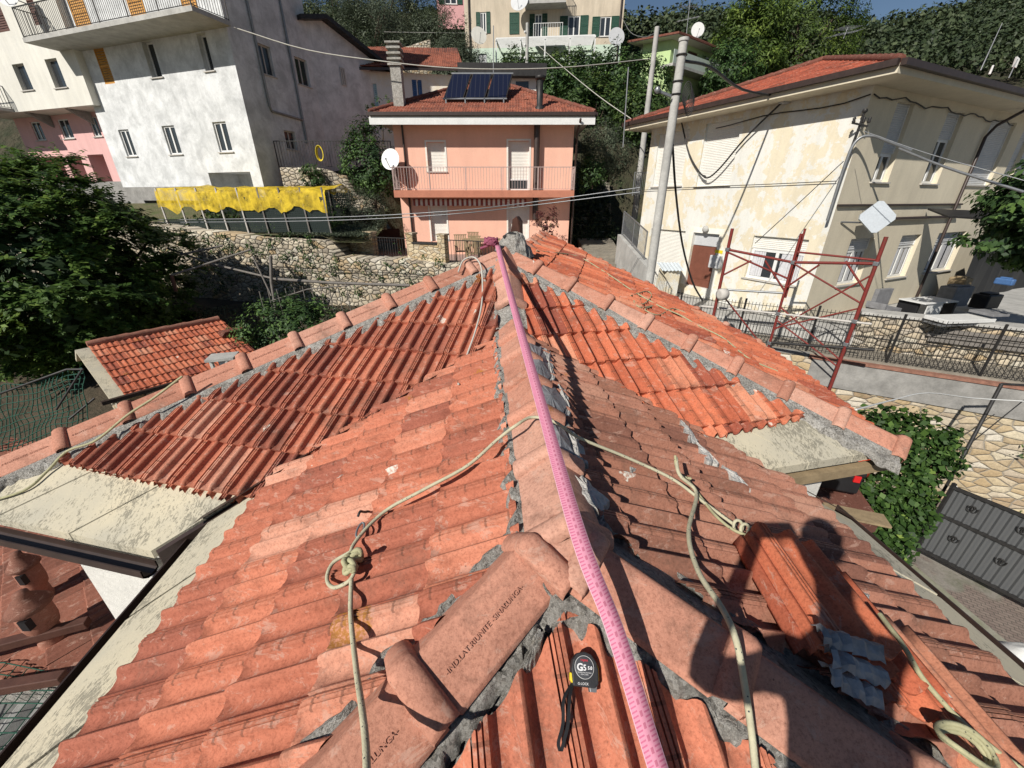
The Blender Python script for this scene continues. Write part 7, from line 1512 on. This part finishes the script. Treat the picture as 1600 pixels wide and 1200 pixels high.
led(A0, A1, zL0-1.0, zl1-.02, .016, nm='brace'); led(A0.lerp(A1, .35), A0, zL0, zL0-.7, .018, nm='brace'); led(A0.lerp(A1, .65), A1, zl1, zl1-.7, .018, nm='brace'); led(A1.lerp(A2, .6), A2, zl1-.02, zl2-.75, .018, nm='brace'); led(A1.lerp(A2, .4), A1, zl1, zl1-.8, .018, nm='brace')
zk = zpx(A1, 1220, 490); zk0 = zpx(A0, 1342, 502); e_ = (A0-A1).normalized(); m = MB(); m.tube([p3(A2-V2(.3, -.3), zpx(A2, 1112, 482)), p3(A1, zk), p3(A0+e_*.35, zk0)], .03, 8); m.build('toe_rail', M['sill'], sc)
led(A2, A1, zpx(A2, 1120, 452), zpx(A1, 1222, 458), .022, 'metal_grey'); led(A1-e_*.1, A0+e_*.6, zpx(A1, 1205, 536), zpx(A0, 1335, 538), .028, 'metal_dark')
for a, b, za, zb_ in ((A1, A0, zk+.2, zk0-1.1), (A0, A1, zk0+.35, zk-.45), (A1, A0, zk-.5, zk0+1.2), (A2, A1, zl2-1.2, zk-1.2), (A0, A1, zk0-1.3, zk-.2)): led(a, b, za, zb_, .015, nm='brace')
for P, zz in ((A1, zk), (A0, zk0), (A1, zpx(A1, 1205, 536)), (A0, zpx(A0, 1320, 538)), (A1, zl1), (A0, zL0), (A2, zl2)): m = MB(); m.box(p3(P, zz), .11, .11, .10, .5); m.build('coupler', M['metal_grey'], sc, .01)
m = MB(); c_ = onZ(1130, 452, -2.6); c_ = g(1131, 455, 11.9); m.lathe(c_-Vector((.12, 0, .1)), [(.10, 0), (.17, .02), (.17, .22), (.10, .24)], 16, (.9, .2, 0)); m.build('pulley_drum', M['sill'], sc)
# ================= paved yard items, lower right =================
def corr():
    q = N('corrugated_grey_sheet'); q.fin((.16, .165, .17), .45, None, .5); return q.m
M['corr'] = corr(); ga = onZ(1498, 810, -7.9); r = ray(1540, 705); gt_ = empty('sheet_gate', (9.5, 6.9, -8), 'open gate of dark corrugated grey sheet with scrollwork, at the right edge', 'gate')
q0 = Vector((9.75, 7.0, 0)); q1 = Vector((11.3, 4.45, 0)); zt_g, zb_g = -5.75, -7.55; n = 90; vs = []; e3 = (q1-q0); nn_ = Vector((-e3.y, e3.x, 0)).normalized()
for i in range(n+1): x = q0+e3*i/n+nn_*.018*(1 if (i//2) % 2 else -1); vs += [x+up*zb_g, x+up*zt_g]
m = MB(); m.add(vs, [(2*i, 2*i+2, 2*i+3, 2*i+1) for i in range(n)]); m.build('sheet', M['corr'], gt_)
for a, b in ((q0+up*zt_g, q1+up*zt_g), (q0+up*zb_g, q1+up*zb_g), (q0+up*(zt_g-.75), q1+up*(zt_g-.75)), (q0+up*zb_g, q0+up*(zt_g+.1)), (q1+up*zb_g, q1+up*zt_g)): m = MB(); m.bar(a-nn_*.03, b-nn_*.03, .06, .06, (0, 0, 1) if abs(a.z-b.z) < .05 else (1, 0, 0)); m.build('frame_bar', M['metal_dark'], gt_)
for row in (-.28, -1.15):
    for k in range(4):
        c_ = q0+e3*(.14+.24*k)+up*(zt_g+row)-nn_*.05; m = MB()
        for s_ in (-1, 1):
            m.tube([c_+e3.normalized()*s_*(.02+.05*math.cos(t)*(.4+t/8))+up*(.11*math.sin(t)*(.3+t/8)) for t in [j*.5 for j in range(14)]], .010, 5)
        m.build('scroll', M['metal_dark'], gt_)
m = MB(); P_ = [g(1500, 722, 7.35), g(1565, 600, 8.1), g(1605, 602, 8.0)]
m.tube([Vector((P_[0].x, P_[0].y, -8)), P_[0]], .03, 8); m.tube(P_[:2], .035, 8); m.tube(P_[1:], .03, 8); m.tube([g(1485, 718, 7.5), g(1600, 625, 8.2)], .012, 6); tag(m.build('post_frame', M['metal_dark']), 'dark steel post and arm standing before the stone wall at the right edge', 'post')
for k in range(9):
    t = k/8; p = Vector((6.9+.55*k, 6.0-.30*k, -7.93)); 
    m = MB(); m.box(p, .52, .16, .16, -.5); tag(m.build('kerb_stone', M['ashlar'], None, .03), 'edging stone of the row across the paved yard', 'kerb stone', 'row of edging stones in the paved yard')
rp = MB(); rp.prism([Vector((7.2, 8.4, -7.6)), Vector((9.2, 6.8, -7.6)), Vector((9.9, 4.2, -7.95)), Vector((8.4, 5.6, -7.95))], (0, 0, -.3)); tag(rp.build('yard_ramp', surf('mossy_concrete', (.24, .23, .19), .4, 2, .95, .6, 25, c2=(.13, .14, .07))), kind='structure')
pb = g(1587, 1040, 2.15); m = MB()
for k in range(1): m.lathe(pb-up*.25, [(.0, 0), (.14, .05), (.19, .2), (.17, .34), (.09, .44), (.02, .5)], 14)
sk = m.build('plaster_sack', M['plasticw']); sk.location.z -= 0; tag(sk, 'crumpled pale sack at the right edge beside the eave', 'sack')
for v_ in sk.data.vertices: v_.co += Vector((random.uniform(-1, 1), random.uniform(-1, 1), random.uniform(-1, 1)))*.018
# balcony with the tool case under the right eave
bz = -3.95; pb = onZ(1312, 780, bz); m = MB(); m.prism([Vector((3.1, 3.6, bz)), Vector((5.0, 4.1, bz)), Vector((5.6, 5.9, bz)), Vector((3.2, 6.2, bz))], (0, 0, -.2)); tag(m.build('side_balcony', M['tile_dull']), 'small tiled balcony on the right side of the house holding the tool case', 'balcony')
tc = empty('tool_case', pb, 'black tool case with red latches under the right eave', 'tool case'); c_ = pb+Vector((-.05, .25, .27)); m = MB(); m.box(c_, .62, .42, .30, -.35); m.build('body', M['black'], tc, .03); m = MB(); m.box(c_+up*.19, .64, .44, .08, -.35); m.build('lid', M['black'], tc, .02)
m = MB(); m.tube([c_+Vector((-.15, -.1, .24)), c_+Vector((-.15, -.1, .30)), c_+Vector((.15, -.2, .30)), c_+Vector((.15, -.2, .24))], .015, 6); m.build('handle', M['black'], tc)
M['red'] = surf('red_plastic', (.60, .02, .02), .1, 5, .5); M['orange'] = surf('orange_red_fabric', (.75, .07, .02), .3, 12, .8)
for dx in (-.2, .2): m = MB(); m.box(c_+Vector((dx-.07, -.22-dx*.35, .12)), .08, .03, .10, -.35); m.build('latch', M['red'], tc, .005)
m = MB(); m.box(pb+Vector((-.05, -.35, .03)), .7, .25, .03, -.35); tag(m.build('plywood_sheet', M['wood']), 'pale plywood board in front of the black tool case', 'board')
ob = pb+Vector((.55, .55, .3)); m = MB(); m.lathe(ob-up*.25, [(.10, 0), (.2, .08), (.22, .25), (.15, .4), (.05, .5)], 12); o_ = m.build('orange_bag', M['orange']); tag(o_, 'crumpled orange red bag between the tool case and the vine', 'bag')
for v_ in o_.data.vertices: v_.co += Vector((random.uniform(-1, 1), random.uniform(-1, 1), random.uniform(-1, 1)))*.025
m = MB(); m.box(pb+Vector((.25, .55, .5)), .22, .18, .35, .3); tag(m.build('paper_sack', M['plasticw'], None, .03), 'white paper sack standing behind the tool case', 'sack')
# ================= neighbour roof, chimney pots and net, lower left =================
nr = empty('neighbour_lean_to', (-6, 3, -8), 'neighbouring low roof of weathered brown tiles at the lower left', 'outbuilding'); PN = (-4.75, .10, -.16); PN = (-3.95, .08, .09)
tile_field('roof_slope', PN, [(-9.5, 6.4), (-3.05, 4.6), (-3.05, 2.2), (-9, 2.0)], M['tile_dull'], nr, .1, .33, .22, 0, lo=True, sref=Vector((-5, 6, 0)))
m = MB(); P_ = [(-9.5, 6.4), (-3.0, 4.6), (-2.9, 2.2), (-9, 2.0)]; m.prism([Vector((x, y, zp(PN, x, y)-.03)) for x, y in P_], (0, 0, -.15)); m.build('roof_deck', M['mortar'], nr); m = MB(); m.prism([Vector((-9, 5.6, -8)), Vector((-3.1, 4.2, -8)), Vector((-3.1, 2.4, -8)), Vector((-8.5, 2.2, -8))], (0, 0, 2.6)); m.build('wall', M['rubble'], nr)
for k, (u, v, s_, lb) in enumerate(((78, 962, 1.0, 'larger terracotta chimney pot with a conical cap, lower left'), (66, 905, .78, 'smaller terracotta chimney pot behind the larger one, lower left'))):
    pb_ = onP(u+8, v+38*s_, PN, 0); r = empty('chimney_pot', pb_, lb, 'chimney pot', 'terracotta chimney pots at the lower left'); q_ = s_*.70
    m = MB(); m.lathe(pb_-up*.1, [(.17*q_, 0), (.16*q_, .12), (.14*q_, .2), (.135*q_, .3*1), (.17*q_, .34), (.19*q_, .42), (.19*q_, .62), (.15*q_, .64)], 20); m.build('pot', M['ridge'], r); m = MB(); m.lathe(pb_+up*.46, [(.20*q_, .05), (.245*q_, .06), (.20*q_, .10), (.12*q_, .17), (.085*q_, .20), (.08*q_, .24), (.0, .25)], 20); m.build('cap', M['tile_brown'], r)
    m = MB(); m.box(pb_+Vector((.08*q_, -.165*q_, .42)), .11*q_, .06, .12); m.build('smoke_opening', M['black'], r)
for (a, b), lb in ((((0, 1048), (138, 972)), 'upper brown roof beam over the green net, lower left'), (((0, 1110), (100, 1058)), 'lower brown roof beam over the green net, lower left')):
    m = MB(); m.bar(onZ(*a, -3.9)-Vector((.6, -.1, 0)), onZ(*b, -3.9), .09, .09); tag(m.build('wooden_beam', M['brown_sh'], None, .008), lb, 'beam', 'brown beams over the green net')
q_ = N('grey_fibre_sheet'); M['fibre'] = surf('grey_fibre_sheet', (.30, .30, .29), .4, 3, .9, .4, 30); m = MB(); vs = []; 
for i in range(81): x = -7.5+5.2*i/80; z_ = .03*math.sin(i*1.9); vs += [(x, -.3, -5.1+z_), (x, 2.35, -4.55+z_)]
m.add(vs, [(2*i, 2*i+2, 2*i+3, 2*i+1) for i in range(80)]); tag(m.build('corrugated_roof', M['fibre']), 'grey corrugated sheet roof under the green net, lower left', 'roof')
def net(label, P, nu, nv, r, mat, jit=.03, name='green_net'):
    m = MB(); P = [Vector(p) for p in P]
    def pt(a, b): return P[0].lerp(P[1], a).lerp(P[3].lerp(P[2], a), b)+Vector((mn.noise((a*5, b*5, 0)), mn.noise((a*5, b*5, 4)), mn.noise((a*4, b*4, 9))))*jit*2
    for i in range(nu+1): m.tube([pt(i/nu, k/8) for k in range(9)], r, 4, cap=False)
    for j in range(nv+1): m.tube([pt(k/8, j/nv) for k in range(9)], r, 4, cap=False)
    return tag(m.build(name, mat), label, 'net')
M['netgreen'] = surf('green_net_cord', (.02, .09, .06), .2, 9, .7); net('sagging green net under the brown beams at the lower left', [(-6.2, 2.3, -4.2), (-2.6, 2.3, -3.95), (-2.2, .2, -4.05), (-6.2, .0, -4.4)], 34, 22, .006, M['netgreen'], .06)
# wire mesh fence, left edge, in front of the shrubs
net('green wire mesh fence leaning before the shrubs at the left edge', [onY(-60, 625, 6.2), onY(128, 575, 6.4), onY(140, 690, 6.0), onY(-60, 760, 5.8)], 26, 14, .008, M['netgreen'], .05, 'wire_fence')
m = MB(); m.tube([onY(0, 615, 6.2), onY(105, 577, 6.35), onY(130, 577, 6.4)], .02, 6); m.tube([onY(88, 640, 6.1), onY(128, 578, 6.35)], .018, 6); m.tube([onY(108, 655, 6.0), onY(148, 622, 6.3)], .018, 6); tag(m.build('fence_rail', M['metal_dark']), 'dark rails and stays of the wire mesh fence beside the shed', 'rail')
# garden frames: poles and beams before the rubble wall
def stick(lb, pts, r=.035, mat='greywood', nm='garden_pole'): m = MB(); m.tube(pts, r, 6); return tag(m.build(nm, M[mat]), lb, 'pole', 'old poles of the garden pergola')
stick('long pole slanting across the rubble wall from upper left', [onY(262, 388, 14), onY(330, 412, 13.6), onY(430, 436, 13.2)]); stick('pole running right from the forked upright, in front of the wall', [onY(430, 436, 13.2), onY(520, 442, 13.2), onY(640, 446, 13.2)], .05)
stick('rising pole from the low post to the right on the rubble wall', [onY(268, 430, 12.6), onY(392, 390, 13.6)]); stick('upper left thin pole above the low post', [onY(262, 402, 13.5), onY(348, 384, 14.2)]); stick('forked upright of the pergola beside the bush', [onY(423, 400, 12.6), onY(424, 440, 12.6), onY(432, 490, 12.6)], .045); stick('leaning strut left of the forked upright', [onY(395, 400, 12.9), onY(424, 462, 12.7)], .03)
stick('short dark post standing in the garden soil', [onY(268, 430, 12.6), onY(275, 455, 12.6)], .05, 'brown_sh'); stick('thin lower rail across the rubble wall above the left hip', [onY(424, 470, 12.4), onY(480, 452, 12.6), onY(545, 446, 12.8)], .02)
for k in range(11):
    x = 405+13.5*k; v0_ = 455-1.5*k; a_ = onY(x, v0_, 11.6+.12*k); m = MB(); m.tube([a_, a_+Vector((.05*random.uniform(-1, 1), 0, -1.9))], .014, 5); tag(m.build('bean_pole', M['greywood']), 'thin bean pole of the row above the garden bush', 'pole', 'row of bean poles')
# ================= the photographer, standing just behind the camera =================
def skin_body():
    me = bpy.data.meshes.new('body'); fz = lambda x, y: zp(PG, x, y)+.06
    pts = {'pel': (-.02, -.55, -.62, .125, .10), 'sp': (-.02, -.53, -.42, .125, .095), 'ch': (-.02, -.46, -.20, .15, .105), 'nk0': (-.02, -.40, -.02, .075, .065), 'nk': (-.02, -.37, .06, .052, .055), 'hd0': (-.02, -.34, .13, .070, .080), 'hd': (-.02, -.34, .215, .078, .092), 'hd1': (-.02, -.35, .285, .060, .070)}
    E = [('pel', 'sp'), ('sp', 'ch'), ('ch', 'nk0'), ('nk0', 'nk'), ('nk', 'hd0'), ('hd0', 'hd'), ('hd', 'hd1')]
    for s, t in ((-1, 'l'), (1, 'r')):
        fx, fy = -.02+s*.17, -.42
        pts.update({'sh'+t: (-.02+s*.175, -.43, -.08, .058, .058), 'el'+t: (-.02+s*.25, -.27, -.27, .044, .044), 'wr'+t: (s*.105, -.085, -.07, .028, .026), 'pa'+t: (s*.085, -.060, -.02, .034, .018),
                    'hp'+t: (-.02+s*.09, -.55, -.70, .092, .092), 'kn'+t: (-.02+s*.15, -.36, -1.06, .062, .062), 'an'+t: (fx, -.50, fz(fx, -.50)+.06, .040, .042), 'ft'+t: (fx+s*.02, -.30, fz(fx, -.30)+.035, .045, .035)})
        E += [('ch', 'sh'+t), ('sh'+t, 'el'+t), ('el'+t, 'wr'+t), ('wr'+t, 'pa'+t), ('pel', 'hp'+t), ('hp'+t, 'kn'+t), ('kn'+t, 'an'+t), ('an'+t, 'ft'+t)]
        for k in range(4):
            a, b, c = 'f%d%s0' % (k, t), 'f%d%s1' % (k, t), 'f%d%s2' % (k, t); z0 = .005-.018*k
            pts[a] = (s*(.090-.002*k), -.045, z0, .0095, .0095); pts[b] = (s*.088, -.014, z0+.004, .0085, .0085); pts[c] = (s*(.068+.003*k), -.012, z0+.002, .0075, .0075)
            E += [('pa'+t, a), (a, b), (b, c)]
        a, b = 'th0'+t, 'th1'+t; pts[a] = (s*.075, -.048, .018, .011, .011); pts[b] = (s*.055, -.038, .026, .009, .009); E += [('pa'+t, a), (a, b)]
    names = list(pts); me.from_pydata([pts[n][:3] for n in names], [(names.index(a), names.index(b)) for a, b in E], []); me.update()
    o = bpy.data.objects.new('body', me); sk = o.modifiers.new('skin', 'SKIN'); C.objects.link(o)
    for n, v in zip(names, me.skin_vertices[0].data if me.skin_vertices else []): v.radius = pts[n][3:5]
    return o, names, pts
r = empty('person', (-.02, -.5, -1.6), 'person in a dark jacket holding up a phone, standing on the front slope', 'person')
o, names, pts = skin_body()
if not o.data.skin_vertices: 
    bm = bmesh.new(); bm.from_mesh(o.data); bm.verts.layers.skin.verify(); bm.to_mesh(o.data); bm.free()
for i, (n, v) in enumerate(zip(names, o.data.skin_vertices[0].data)): v.radius = pts[n][3:5]; v.use_root = (n == 'pel')
sb_ = o.modifiers.new('sub', 'SUBSURF'); sb_.levels = sb_.render_levels = 1
dg = bpy.context.evaluated_depsgraph_get(); ev = o.evaluated_get(dg); m2 = bpy.data.meshes.new_from_object(ev); bpy.data.objects.remove(o)
M['jacket'] = surf('dark_jacket', (.05, .055, .07), .3, 12, .9, .4, 60); M['skin'] = surf('skin', (.55, .32, .22), .1, 12, .6, .1); M['trouser'] = surf('dark_trousers', (.07, .07, .08), .3, 12, .9, .4, 60); M['hair'] = surf('dark_hair', (.03, .02, .015), .3, 40, .7, .8, 90)
for k in ('jacket', 'skin', 'trouser'): m2.materials.append(M[k])
for p in m2.polygons:
    c = p.center; p.use_smooth = True; p.material_index = 1 if (c.z > .03 and c.y < -.2) or (c.y > -.095 and c.z > -.2) else (2 if c.z < -.60 else 0)
bo = bpy.data.objects.new('body', m2); place(bo, r, (0, 0, 0))
m = MB(); m.lathe((-.02, -.365, .20), [(.088, 0), (.096, .05), (.088, .10), (.055, .145), (0, .155)], 16); m.build('hair', M['hair'], r)
m = MB(); m.prism([(-.038+x, -.255, .19) for x in (0,)]+[(-.02, -.235, .175), (-.002, -.255, .19)], (0, 0, .05)); m.build('nose', M['skin'], r)
for s in (-1, 1): m = MB(); m.lathe((-.02+s*.032, -.262, .225), [(.011, 0), (.008, .006), (0, .008)], 8, (0, 1, 0)); m.build('eye', M['black'], r)
for s in (-1, 1): m = MB(); m.lathe((-.02+s*.080, -.345, .20), [(.028, 0), (.02, .012), (0, .014)], 8, (s, 0, 0)); m.build('ear', M['skin'], r)
m = MB(); m.box((-.02, -.256, .150), .045, .012, .012); m.build('mouth', M['red'], r)
ph_ = MB(); ph_.box((0, -.030, -.004), .156, .009, .076); ph_.box((.0, -.0245, .0), .03, .002, .03); tag(ph_.build('phone', M['black'], None, .002), 'black phone held level in both hands by the person', 'phone')
